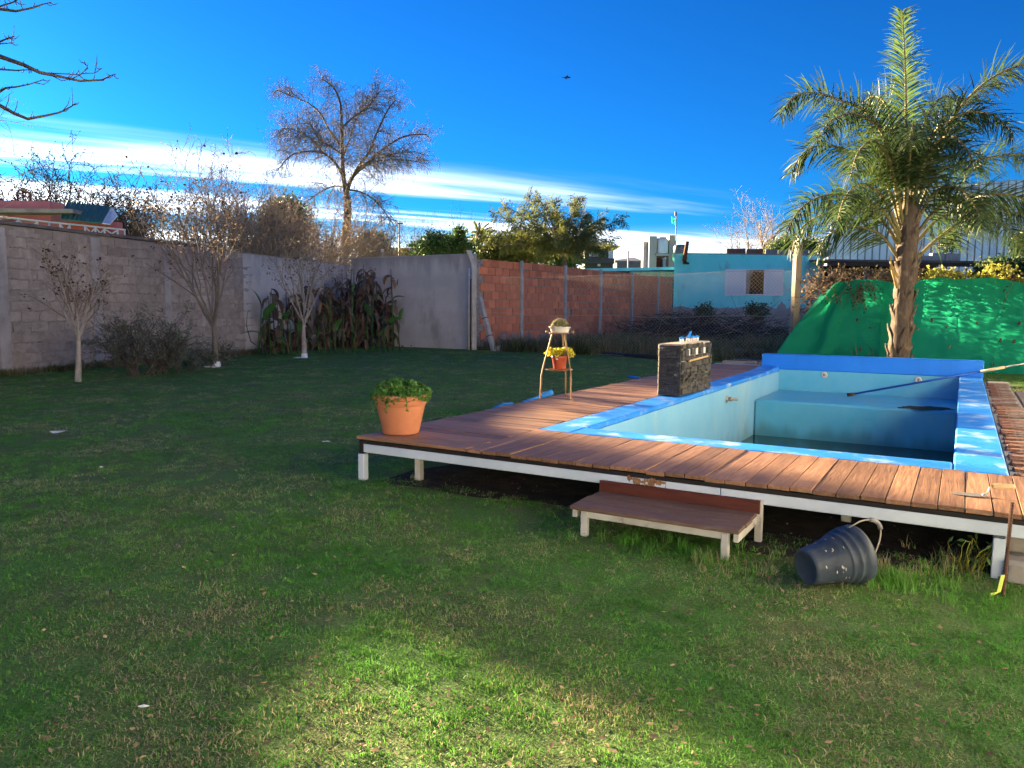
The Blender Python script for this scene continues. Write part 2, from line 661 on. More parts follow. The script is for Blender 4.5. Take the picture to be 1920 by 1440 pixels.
# ================================================================== ground
def ground_sheet():
    us = [-1600, -60, .06, 3.39, 60, 1600]
    vs_ = [-1600, -60, .06, 8.84, 60, 1600]
    mb = MB()
    for i in range(5):
        for j in range(5):
            if i == 2 and j == 2:
                continue
            mb.add([(us[i], vs_[j], 0), (us[i + 1], vs_[j], 0), (us[i + 1], vs_[j + 1], 0), (us[i], vs_[j + 1], 0)], [(0, 1, 2, 3)])
    o = mb.build('ground', M['soil_lawn'])
    o.matrix_world = POOL_M
    structure(o)
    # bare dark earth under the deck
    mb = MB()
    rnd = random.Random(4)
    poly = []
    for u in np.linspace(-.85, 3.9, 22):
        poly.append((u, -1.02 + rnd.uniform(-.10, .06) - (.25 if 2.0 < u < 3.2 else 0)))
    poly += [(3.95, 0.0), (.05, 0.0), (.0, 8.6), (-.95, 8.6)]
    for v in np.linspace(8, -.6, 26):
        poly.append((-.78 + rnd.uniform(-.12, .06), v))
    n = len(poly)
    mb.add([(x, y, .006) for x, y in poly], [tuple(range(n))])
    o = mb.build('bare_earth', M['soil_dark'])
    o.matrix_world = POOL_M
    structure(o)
    # the rough lot beyond the wire fence
    a, b = gx(905, 26.6), gx(1500, 20.3)
    c, d = gx(1560, 42), gx(1262, 42)
    mb = MB()
    mb.add([(a.x, a.y, .004), (b.x, b.y, .004), (c.x + 8, c.y, .004), (d.x - 1, d.y, .004)], [(0, 1, 2, 3)])
    structure(mb.build('rough_lot', M['soil_lot']))


ground_sheet()

# ================================================================== pool
ZC = .36
LU, RU, FV, BV = .30, 3.148, .30, 8.62          # inner faces
pool = thing('swimming_pool', PO, -TH, 'empty blue painted swimming pool set into the wooden deck', 'pool')


def pool_shell():
    zf = -.65
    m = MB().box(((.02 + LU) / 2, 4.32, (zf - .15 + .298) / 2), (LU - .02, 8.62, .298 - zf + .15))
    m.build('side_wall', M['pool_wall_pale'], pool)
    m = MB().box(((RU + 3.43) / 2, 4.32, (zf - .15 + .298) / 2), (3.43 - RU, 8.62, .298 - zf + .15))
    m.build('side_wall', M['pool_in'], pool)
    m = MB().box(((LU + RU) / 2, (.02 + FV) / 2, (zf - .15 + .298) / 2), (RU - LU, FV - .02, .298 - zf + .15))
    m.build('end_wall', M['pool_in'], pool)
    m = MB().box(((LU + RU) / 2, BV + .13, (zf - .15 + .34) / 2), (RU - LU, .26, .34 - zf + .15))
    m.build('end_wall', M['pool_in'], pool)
    MB().box(((LU + RU) / 2, (FV + BV) / 2, zf - .05), (RU - LU, BV - FV, .1)).build('floor', M['pool_in'], pool)
    # ledge at the far end
    MB().box(((LU + RU) / 2, (6.78 + BV) / 2, (zf - .032) / 2 + .001), (RU - LU - .004, BV - 6.78, -.032 - zf), bev=.03).build('ledge', M['pool_in'], pool)
    MB().box(((LU + RU) / 2, (FV + 6.77) / 2, -.62), (RU - LU - .006, 6.77 - FV - .006, .03)).build('water', M['algae'], pool)
    # coping slabs
    cb = .012
    MB().box((.155, 4.31, .33), (.31, 8.62, .06), bev=cb).build('coping', M['coping'], pool)
    MB().box((RU + .145, 3.82, .33), (.315, 7.64, .06), bev=cb).build('coping', M['coping'], pool)
    MB().box((RU + .145, 8.13, .332), (.315, .97, .06), bev=cb).build('coping', M['coping'], pool)
    MB().box(((LU + RU) / 2 - .001, .155, .329), (RU - LU - .03, .31, .06), bev=cb).build('coping', M['coping'], pool)
    # parapet
    MB().box((1.73, BV + .115, (.34 + .612) / 2), (3.47, .27, .272), bev=.012).build('parapet', M['pool_back'], pool)
    # rounded rise of the coping where it meets the parapet
    mb = MB()
    pr = [(7.55, .362), (8.0, .375), (8.35, .392), (8.6, .40)]
    vs_, fs = [], []
    for v, z in pr:
        vs_ += [(.004, v, z), (.296, v, z), (.296, v, .34), (.004, v, .34)]
    for i in range(3):
        a = i * 4
        fs += [(a, a + 1, a + 5, a + 4), (a + 1, a + 2, a + 6, a + 5), (a + 3, a, a + 4, a + 7)]
    fs += [(0, 3, 2, 1), (12, 13, 14, 15)]
    mb.add(vs_, fs)
    mb.build('coping', M['coping'], pool)
    # dried leaf dirt on the ledge
    rnd = random.Random(8)
    pts = []
    for k in range(26):
        an = 2 * math.pi * k / 26
        pts.append((2.72 + .40 * math.cos(an) * (1 + rnd.uniform(-.25, .2)), 7.05 + .24 * math.sin(an) * (1 + rnd.uniform(-.3, .3)) + .1 * math.cos(an), -.026))
    pts = [(min(x, 3.135), y, z) for x, y, z in pts]
    MB().add(pts, [tuple(range(26))]).build('dirt_patch', M['dirt'], pool)
    # light fittings and the return nozzle
    wh = pm('fitting_white', (.62, .60, .55), (.5, .48, .44), 20, .4)
    dk = pm('fitting_grey', (.22, .21, .19), (.3, .29, .27), 20, .4)

    def on_back(px, py):
        d = ray(px, py)
        o = Vector((0, 0, CAM_H))
        t = (BV - (o - PO).dot(VV)) / d.dot(VV)
        return to_uv(o + d * t)
    for px, py in ((1546, 703), (1722, 712.5)):
        c = on_back(px, py)
        T = Matrix.Translation((c.x, BV, c.z)) @ Matrix.Rotation(R(90), 4, 'X')
        f = MB().lathe([(.052, 0), (.052, .010), (.046, .018), (.030, .022), (.026, .014)], 24, T).disc(.028, .013, 24, T).build('light_fitting', wh, pool)
        lens = MB().lathe([(.02, .012), (.02, .024), (.010, .030), (.0005, .031)], 16, T)
        lens.build('lens', dk, f)
    T = Matrix.Translation((LU, 5.07, .147)) @ Matrix.Rotation(R(90), 4, 'Y')
    f = MB().lathe([(.05, 0), (.05, .015), (.03, .02), (.028, .05), (.034, .052), (.034, .075), (.02, .078), (.018, .16), (.0005, .16)], 18, T)
    f.build('return_nozzle', pm('nozzle_grey', (.34, .33, .30), (.22, .21, .2), 18, .5), pool)


pool_shell()

# ================================================================== wooden deck
deck = thing('wooden_deck', PO, -TH, 'low reddish brown plank deck on white steel frame around the pool', 'deck')


def build_deck():
    rnd = random.Random(11)
    W, G = .128, .006
    T = .026
    # walkway on the left: boards lie across
    meshes = [MB().box((0, 0, 0), (1.05 + e, W - G, T), bev=.0018).mesh('plank', M['plank']) for e in (0, .012, -.012, .02)]
    n = int((9.05 + 1.10) / W)
    for i in range(n):
        v = -1.10 + W * (i + .5)
        k = rnd.randrange(4)
        o = link('plank', meshes[k], deck, (-.527 - rnd.uniform(0, .018) , v + rnd.uniform(-.0015, .0015), ZC - T / 2 + rnd.uniform(-.004, .003)))
        o.rotation_euler = (rnd.gauss(0, .004), rnd.gauss(0, .002), rnd.gauss(0, .0012))
    # boards in front of the pool lie towards it
    meshes = [MB().box((0, 0, 0), (1.09 + e, W - G, T), bev=.0018).mesh('plank', M['plank']) for e in (0, .008, -.006)]
    m = int(3.64 / W)
    for i in range(m + 1):
        u = .004 + W * (i + .5)
        o = link('plank', meshes[rnd.randrange(3)], deck, (u, -.552, ZC - T / 2 + rnd.uniform(-.004, .003)))
        o.rotation_euler = (rnd.gauss(0, .004), rnd.gauss(0, .002), R(90) + rnd.gauss(0, .0012))
    right = .004 + W * (m + 1)
    zt = ZC - T - .006
    # black strip for the shaded gap, white front beam in lengths, side beams, joists, legs
    MB().box(((right - 1.05) / 2, -1.075, zt - .014), (right + 1.05, .035, .026)).build('gap_strip', M['near_black'], deck)  # black strip standing in for the shadow gap below the plank ends
    zb = zt - .028
    cuts = [-1.0, 1.63, 2.0, 2.012, right - .02]
    for a, b in ((-1.005, 1.545), (1.549, 1.897), (1.901, right - .01)):
        MB().box(((a + b) / 2, -1.075, zb - .034), (b - a, .045, .068), bev=.004).build('beam', M['white_steel'], deck)
    MB().box((-1.028, -1.075, zb - .03), (.04, .05, .105), bev=.003).build('corner_post_cap', M['near_black'], deck)
    MB().box((-1.02, 3.95, zb - .035), (.04, 9.9, .07)).build('beam', M['rusty_steel'], deck)
    MB().box((-.06, 3.95, zb - .035), (.04, 9.9, .07)).build('joist', M['rusty_steel'], deck)
    MB().box(((right - 1.0) / 2, -.08, zb - .035), (right + .9, .04, .07)).build('joist', M['rusty_steel'], deck)
    MB().box((right - .03, -.55, zb - .035), (.04, .95, .07)).build('joist', M['rusty_steel'], deck)
    legs = [(-1.028, -1.075, .06), (-.62, -.86, .055), (-1.03, -.33, .055), (-.22, -.15, .055), (2.54, -.33, .06), (.9, -.2, .055), (3.37, -1.06, .06),
            (-1.03, 1.6, .055), (-1.03, 3.6, .055), (-1.03, 5.6, .055), (-1.03, 7.6, .055), (1.75, -.2, .055)]
    for x, y, s in legs:
        MB().box((x, y, (zb - .085) / 2 - .01), (s, s, zb - .085 + .02), bev=.004).build('leg', M['rusty_steel'] if y > -.9 else M['white_steel'], deck)
    # flaking rust low on the front beam
    rr = random.Random(3)
    mb = MB()
    for k in range(34):
        x = 1.29 + rr.uniform(0, .25) ** 1.0 * 1.0
        z = zb - rr.uniform(.004, .05 if x < 1.48 else .02)
        w, h = rr.uniform(.006, .02), rr.uniform(.006, .030)
        n = 7
        ps = [(x + w * math.cos(2 * math.pi * q / n) * rr.uniform(.6, 1.2), -1.0988 - .0001 * k / 34, z + h * math.sin(2 * math.pi * q / n) * rr.uniform(.6, 1.2)) for q in range(n)]
        mb.add(ps, [tuple(range(n))])
    tag(mb.build('rust_patch', M['rust'], deck), 'flaking rust on the white front beam')
    # rough concrete pier carrying the right end
    mb = MB()
    prof = [(3.36, .26), (3.40, .16), (3.43, .06), (3.47, -.02)]
    ys = (-.92, -.5, .0)
    vs_ = [(x, y, z) for y in ys for x, z in prof] + [(3.95, y, z) for y in ys for x, z in prof]
    fs = []
    np_ = len(prof)
    for j in range(2):
        for i in range(np_ - 1):
            a = j * np_ + i
            fs.append((a, a + 1, a + np_ + 1, a + np_))
    o2 = 3 * np_
    for i in range(np_ - 1):
        fs.append((i, o2 + i, o2 + i + 1, i + 1))
    mb.add(vs_, fs)
    mb.build('concrete_pier', M['concrete'], deck)
    mb = MB().box((3.62, -1.04, .055), (.45, .22, .13), bev=.02)
    mb.build('footing', M['concrete'], deck)


build_deck()

# ================================================================== brick border and slabs right of the pool
def right_side():
    rnd = random.Random(21)
    br = pm('old_brick', (.16, .075, .052), (.11, .055, .042), 9, .95, .5, 40, rv=.35, stain=(.26, .23, .20), stain_scale=6, stain_amt=.8, stain_lo=.44)
    bord = thing('brick_border', uv(3.47, 0, 0), -TH, 'worn red brick border along the right coping of the pool', 'border')
    MB().box((.15, 3.86, .165), (.31, 8.1, .328)).build('mortar_bed', M['concrete'], bord)
    ms = [MB().box((0, 0, 0), (.27 + e, .085, .06), bev=.012).mesh('brick', br) for e in (0, -.02, .015)]
    v = -.10
    while v < 7.6:
        o = link('brick', ms[rnd.randrange(3)], bord, (.15 + rnd.uniform(-.012, .012), v, .312 + rnd.uniform(-.012, .01)))
        o.rotation_euler = (rnd.gauss(0, .03), rnd.gauss(0, .03), rnd.gauss(0, .04))
        v += .108 + rnd.uniform(0, .012)
    MB().box((.17, 7.78, .315), (.30, .26, .07), bev=.02).build('end_slab', M['concrete'], bord)
    sl = pm('path_slab', (.235, .205, .185), (.17, .15, .14), 1.6, .85, .35, 24, rv=.15, stain=(.10, .085, .075), stain_scale=1.2, stain_amt=.6, stretch=(1, .5, 1))
    path = link('path', None, None, uv(3.8, 0, 0), -TH)
    structure(path)
    for i, (a, b) in enumerate(((-.4, 1.6), (1.62, 3.3), (3.32, 5.1), (5.12, 6.85))):
        MB().box((1.2, (a + b) / 2, .15 + .004 * i), (2.4, b - a, .30), bev=.012).build('slab', sl, path)


right_side()

# ================================================================== boundary walls
M['plaster'] = pm('grey_plaster', (.50, .48, .48), (.41, .39, .39), 1.1, .92, .25, 18, stain=(.22, .20, .20), stain_scale=1.0, stain_amt=.6, stain_lo=.52, stain_stretch=(1, 1, .45), band=((.15, .14, .14), .6, 2.55, 3.2))
M['block'] = pm('concrete_block', (.315, .275, .262), (.225, .197, .188), 5, .95, .7, 24, rv=.14, stain=(.42, .39, .38), stain_scale=1.3, stain_amt=.55, stain_lo=.50, stain_stretch=(1, 1, .6), world_stain=True, grain=True, band=((.17, .145, .135), .55, 2.2, 3.0))
M['mortar'] = pm('mortar', (.30, .268, .255), (.225, .20, .19), 6, .95, .7, 30)
M['cap'] = pm('wall_cap', (.085, .080, .085), (.13, .12, .12), 4, .9, .3)
LW0 = Vector((-10.2, 15.2, 0))
LWD = Vector((.2856, .9584, 0)).normalized()
LWN = Vector((LWD.y, -LWD.x, 0))                # towards the garden
LWH = 3.0
CORNER = Vector((-6.09, 29.0, 0))
LEN = (CORNER - LW0).length
LW_ROT = math.atan2(LWD.y, LWD.x)


def block_wall():
    rnd = random.Random(5)
    w = thing('block_wall', LW0, LW_ROT, 'tall rough grey block wall along the left side of the lawn', 'wall')
    # local: x along the wall, -y to the garden
    s0 = -24
    MB().box(((-.75 + LEN) / 2, .085, LWH / 2 - .05), (LEN + .75, .14, LWH + .1)).build('mortar_core', M['mortar'], w)
    MB().box((-1.35, .085, 1.385), (1.2, .14, 2.97)).build('sun_gap_section', M['plaster'], w)  # unseen low stretch, shaped to let sun onto the near lawn
    MB().box(((s0 - 1.95) / 2, .085, 1.6), (-1.95 - s0, .14, 3.4)).build('mortar_core', M['plaster'], w)  # unseen stretch, its height raised to bound that patch of sun
    bw, bh = .42, .2145
    ms = []
    for k in range(6):
        mb = MB().box((0, 0, 0), (bw - .012, .15, bh - .011), bev=.010)
        mb.v = [(x + rnd.uniform(-.004, .004), y + rnd.uniform(-.007, .007), z + rnd.uniform(-.004, .004)) for x, y, z in mb.v]
        ms.append(mb.mesh('block', M['block']))
    for r in range(14):
        for i in range(20):
            x = -.55 + bw * (i + .5) + (bw / 2 if r % 2 else 0)
            o = link('block', ms[rnd.randrange(6)], w, (x, .075 + rnd.uniform(-.008, .012), bh * (r + .5)))
            o.rotation_euler = (rnd.gauss(0, .008), rnd.gauss(0, .006), rnd.gauss(0, .008))
    # mortar squeezed out of the joints
    mb = MB()
    for r in range(1, 14):
        x = -.5
        while x < 8.2:
            l = rnd.uniform(.08, .45)
            if rnd.random() < .75:
                n = 5
                pts = [(x + l * q / n, .0 + rnd.uniform(-.012, .012), bh * r + rnd.uniform(-.012, .012)) for q in range(n + 1)]
                mb.tube(pts, [rnd.uniform(.008, .022) for _ in pts], 5)
            x += l + rnd.uniform(.0, .12)
    mb.build('mortar_ridges', M['mortar'], w)['kind'] = 'stuff'
    # slobbered render over the blocks
    sm_ = MB()
    for k in range(150):
        x, z = rnd.uniform(-.4, 8.0), rnd.uniform(.1, 2.9)
        a, h = rnd.uniform(.06, .30), rnd.uniform(.03, .12)
        n = 9
        ps = [(x + a * math.cos(6.283 * q / n) * rnd.uniform(.6, 1.2), .004, z + h * math.sin(6.283 * q / n) * rnd.uniform(.6, 1.2)) for q in range(n)]
        sm_.add(ps + [(x, -.022 - rnd.uniform(0, .006), z)], [(q, (q + 1) % n, n) for q in range(n)], True)
    sm_.build('render_smears', M['mortar'], w)['kind'] = 'stuff'
    # plastered columns
    pl = pm('pale_render', (.34, .33, .35), (.26, .25, .265), 2.2, .9, .3, 20, stain=(.19, .17, .165), stain_scale=2.0, stain_amt=.7, stain_lo=.46)
    for x, wd in ((.10, .24), (2.45, .26), (4.7, .22)):
        MB().box((x, -.012, LWH / 2 - .02), (wd, .05, LWH - .06), bev=.012).build('pilaster', pl, w)
    MB().box((3.9 + LEN / 2 , .03, LWH / 2 - .02), (LEN - 7.9, .07, LWH - .02)).build('render_face', M['plaster'], w)
    # flat dark capping, a little uneven
    x = -.7
    while x < 5.4:
        l = rnd.uniform(1.3, 2.1)
        o = MB().box((0, 0, 0), (l - .01, .30, .07), bev=.01).build('capping', M['cap'], w, (x + l / 2, .10, LWH + .035 + rnd.uniform(0, .02)))
        o.rotation_euler = (0, rnd.gauss(0, .006), 0)
        x += l
    # fallen render showing a pale patch
    return w


block_wall()


def plaster_wall():
    a = gx(888, 26.2)
    d = (CORNER - a).normalized()
    ln = (CORNER - a).length
    w = thing('plaster_wall', a, math.atan2(d.y, d.x), 'smooth grey plastered wall at the back behind the withered plants', 'wall')
    # local x runs from the post to the corner; +y faces the garden? (garden lies towards the camera)
    MB().box((ln / 2, -.1, 1.62), (ln, .2, 3.24), bev=.01).build('rendered_wall', M['plaster'], w)
    MB().box((ln / 2, -.1, 3.255), (ln + .02, .215, .03), bev=.008).build('top_edge', M['concrete_pale'], w)
    return w


plaster_wall()

BW0 = gx(897, 26.7)
BWD = Vector((math.sin(R(33.2)), math.cos(R(33.2)), 0))
BW_ROT = math.atan2(BWD.y, BWD.x)
BWL = 18.2


def brick_wall():
    rnd = random.Random(17)
    bm_ = pm('hollow_brick', (.62, .205, .105), (.50, .155, .082), 3.5, .88, .35, 26, rv=.20, grain=True, stain=(.16, .06, .045), stain_scale=3, stain_amt=.5, stain_lo=.56)
    mort = pm('grey_mortar', (.36, .32, .29), (.20, .16, .14), 9, .95, .6)
    w = thing('brick_wall', BW0, BW_ROT, 'red hollow brick wall with concrete posts behind the wire fence', 'wall')
    Hh, rows = 3.15, 11
    bh = Hh / rows
    MB().box((BWL / 2, .16, Hh / 2 - .03), (BWL, .2, Hh - .02)).build('mortar_core', mort, w)
    bw = .455
    ms = [MB().box((0, 0, 0), (bw - .016 + e, .14, bh - .022), bev=.008).mesh('brick', bm_) for e in (0, -.006, -.012)]
    far = MB()
    for r in range(rows):
        for i in range(40):
            x = bw * (i + .5) + (bw / 2 if r % 2 else 0) - .1
            if x > BWL - .2 or x < .15:
                continue
            z = bh * (r + .5) + .012 * math.sin(x * .9 + r)
            if r == 0 and rnd.random() < .25:
                continue
            if i < 27:
                if (r, i) == (4, 14):
                    continue
                o = link('brick', ms[rnd.randrange(3)], w, (x + rnd.uniform(-.006, .006), .06 + rnd.uniform(-.01, .012), z))
                o.rotation_euler = (0, rnd.gauss(0, .006), rnd.gauss(0, .008))
            else:
                far.box((x, .06 + rnd.uniform(-.01, .012), z), (bw - .016, .14, bh - .022))
    far.build('far_bricks', bm_, w)['kind'] = 'stuff'
    # thick render at the foot
    mb = MB()
    for k in range(26):
        x = rnd.uniform(.2, 7)
        mb.ball((x, -.01, rnd.uniform(.05, .38)), rnd.uniform(.12, .28), 7, 5, (1.2, .12, .8), .25, rnd)
    mb.build('render_smears', pm('pink_render', (.30, .225, .205), (.22, .16, .145), 5, .95, .5), w)
    # concrete posts standing against the bricks
    for px in (981.6, 1063, 1129, 1187.6, 1236):
        K = 26532.0
        D = K / (1900 - px)
        p = gx(px, D)
        x = (p - BW0).dot(BWD)
        MB().box((x, -.055, 1.60), (.15, .10, 3.2), bev=.015).build('concrete_post', M['concrete_pale'], w)
    # dark open cell of one broken brick
    return w


brick_wall()


# bent concrete fence post at the end of the plaster wall, its pipes and the leaning brace
def fence_post_things():
    p = gx(889, 26.0)
    t = thing('fence_post', p, 0, 'grey concrete fence post with bent top at the end of plaster wall', 'post')
    mb = MB()
    sec = [(0, 0, -.1), (0, 0, 2.75), (-.02, 0, 2.95), (-.19, -.04, 3.35)]
    vs_, fs = [], []
    for x, y, z in sec:
        vs_ += [(x - .08, y - .08, z), (x + .08, y - .08, z), (x + .08, y + .08, z), (x - .08, y + .08, z)]
    for i in range(3):
        for k in range(4):
            a, b = i * 4 + k, i * 4 + (k + 1) % 4
            fs.append((a, b, b + 4, a + 4))
    fs.append((12, 13, 14, 15))
    mb.add(vs_, fs).build('shaft', M['concrete_pale'], t)
    MB().tube([(-.17, -.1, 0), (-.17, -.1, 2.75)], .035, 8).build('pipe', M['concrete_pale'], t)
    MB().tube([(-.115, -.13, 0), (-.105, -.13, 2.4)], .022, 8).build('dark_pipe', pm('dark_pipe', (.03, .022, .02), (.05, .03, .025), 8, .7), t)
    a, b = at(899, 558, 25.9), ground(927, 658)
    t = thing('leaning_post', (b.x, b.y, 0), 0, 'grey concrete brace post leaning against the bent fence post', 'post')
    av, bv = a - b, Vector((0, 0, -.05))
    dr = (av - bv)
    rot = dr.to_track_quat('Z', 'Y').to_matrix()
    MB().box((av + bv) / 2, (.15, .15, dr.length), rot, .02).build('shaft', M['concrete_pale'], t)
    mb = MB()
    for f in (.30, .62):
        c = bv.lerp(av, f)
        mb.box(c, (.17, .17, .02), rot)
    mb.build('tie_wire', M['near_black'], t)
    mb = MB()
    rnd = random.Random(9)
    mb.ball((.18, .1, .05), .26, 9, 6, (1.2, .8, .55), .2, rnd)
    mb.build('footing', M['concrete'], t)


fence_post_things()


# wooden post and the wire fence between the two
WP = gx(1490, 20.0)


def timber_post_and_wire():
    t = thing('timber_post', WP, R(12), 'weathered square timber post rising beside the green cloth', 'post')
    wd = pm('weathered_timber', (.42, .33, .24), (.33, .25, .18), 3, .85, .4, None, (9, 9, 1.0), stain=(.22, .18, .15), stain_scale=3, stain_amt=.5)
    mb = MB()
    secs = [(0, 0, -.1, .085), (.0, 0, .8, .085), (.015, .0, 1.8, .08), (.02, 0, 2.6, .082), (.03, .0, 3.12, .078)]
    vs_, fs = [], []
    for x, y, z, h in secs:
        vs_ += [(x - h, y - h, z), (x + h, y - h, z), (x + h, y + h, z + (.05 if z > 3 else 0)), (x - h, y + h, z)]
    for i in range(len(secs) - 1):
        for k in range(4):
            a, b = i * 4 + k, i * 4 + (k + 1) % 4
            fs.append((a, b, b + 4, a + 4))
    e = 4 * (len(secs) - 1)
    fs.append((e, e + 1, e + 2, e + 3))
    mb.add(vs_, fs).build('shaft', wd, t)
    MB().tube([(.09 * math.cos(a), .12 * math.sin(a), 1.75) for a in np.linspace(0, 6.28, 9)], .006, 4).build('wire_tie', M['near_black'], t)
    # chain-link mesh
    a = gx(893, 26.0)
    b = WP
    d = (b - a)
    ln = d.length
    f = thing('wire_fence', a, math.atan2(d.y, d.x), 'diamond wire mesh fence across the back between concrete and timber posts', 'fence')
    st = pm('galvanised_wire', (.52, .48, .43), (.40, .37, .33), 8, .6)
    mb = MB()
    s, Hf = .105, 2.45
    k = -Hf
    while k < ln:
        for sg in (1, -1):
            x0, x1 = k, k + Hf
            z0, z1 = (0.04, Hf) if sg > 0 else (Hf, .04)
            # clip to [0, ln]
            t0 = max(0, (0 - x0) / (x1 - x0))
            t1 = min(1, (ln - x0) / (x1 - x0))
            if t1 > t0:
                sag = lambda q: .02 * math.sin(q * 2.1)
                p0 = (x0 + (x1 - x0) * t0, sag(x0), z0 + (z1 - z0) * t0)
                p1 = (x0 + (x1 - x0) * t1, sag(x0) + .004 * sg, z0 + (z1 - z0) * t1)
                mb.tube([p0, p1], .0015, 3, cap=False)
        k += s
    m = mb.build('wire_mesh', st, f)
    m['kind'] = 'stuff'
    for z in (.06, 1.25, 2.45):
        pts = [(ln * q / 24, .0, z + .03 * math.sin(q * .7) - .05 * math.sin(math.pi * q / 24)) for q in range(25)]
        MB().tube(pts, .004, 4).build('tension_wire', st, f)


timber_post_and_wire()

# ================================================================== buildings
M['unseen_render'] = pm('unseen_house_render', (.68, .72, .77), (.62, .66, .71), 1.2, .85, .15, 20, stain=(.50, .50, .50), stain_scale=.8, stain_amt=.4)  # render of the unseen added houses, blue-white to keep their bounce light neutral
M['glass_dark'] = pm('window_glass', (.006, .007, .009), (.010, .011, .013), 2, .5, spec=.01)
M['wood_dark'] = pm('dark_wood', (.055, .035, .025), (.085, .05, .035), 3, .8, .3, None, (10, 10, 1.5), rv=.3)


def slope_quad(mb, a, b, c, d, th):
    """slab with the four given top corners and thickness th downwards"""
    a, b, c, d = map(Vector, (a, b, c, d))
    n = (b - a).cross(d - a).normalized()
    if n.z < 0:
        n = -n
    vs_ = [a, b, c, d] + [p - n * th for p in (a, b, c, d)]
    mb.add(vs_, [(0, 1, 2, 3), (7, 6, 5, 4), (0, 4, 5, 1), (1, 5, 6, 2), (2, 6, 7, 3), (3, 7, 4, 0)])
    return mb


def fill_house_behind():
    """unseen pale house added behind the camera to bounce sunlight onto the garden"""
    t = thing('rear_fill_house', (2.0, -8.5, 0), 0, 'unseen pale house added behind the camera to bounce sunlight', 'house')  # added out of view as a source of fill light
    Wd, Hh = 17.0, 4.6
    MB().box((0, -3, Hh / 2), (Wd, 6, Hh)).build('wall', M['unseen_render'], t)
    slope_quad(MB(), (-9, .6, Hh - .05), (9, .6, Hh - .05), (9, -3.2, Hh + 1.1), (-9, -3.2, Hh + 1.1), .15).build('roof', pm('roof_sheet', (.22, .10, .07), (.17, .08, .06), 3, .8), t)
    for x in (-5.5, -2.0, 1.6, 5.2):
        for z in (1.45,):
            f = MB().box((x, .03, z), (1.3, .06, 1.2), bev=.01).build('window', M['white_steel'], t)
            MB().box((x, .066, z), (1.1, .012, 1.0)).build('pane', M['glass_dark'], f)


fill_house_behind()


def fill_house_right():
    """unseen wing inferred from a light patch; placed and coloured to bounce sun"""
    t = thing('right_fill_house', uv(7.4, 0, 0), -TH, 'unseen pale house wing right of the terrace, shaped for bounce light', 'house')  # size and position of the unseen wing chosen for its fill light
    Hh = 4.4
    MB().box((3, 5.2, Hh / 2), (6, 17, Hh)).build('wall', M['unseen_render'], t)
    slope_quad(MB(), (-.5, -3.5, Hh), (-.5, 13.9, Hh), (3.2, 13.9, Hh + 1.2), (3.2, -3.5, Hh + 1.2), .14).build('roof', bpy.data.materials['roof_sheet'], t)
    for v in (-1.5, 2.2, 5.6, 12.0):
        f = MB().box((-.03, v, 1.45), (.06, 1.5, 1.3), bev=.01).build('window', M['white_steel'], t)
        MB().box((-.066, v, 1.45), (.012, 1.3, 1.1)).build('pane', M['glass_dark'], f)
    MB().box((-.03, 9.2, 1.05), (.06, .95, 2.1), bev=.01).build('door', M['wood_dark'], t)


fill_house_right()

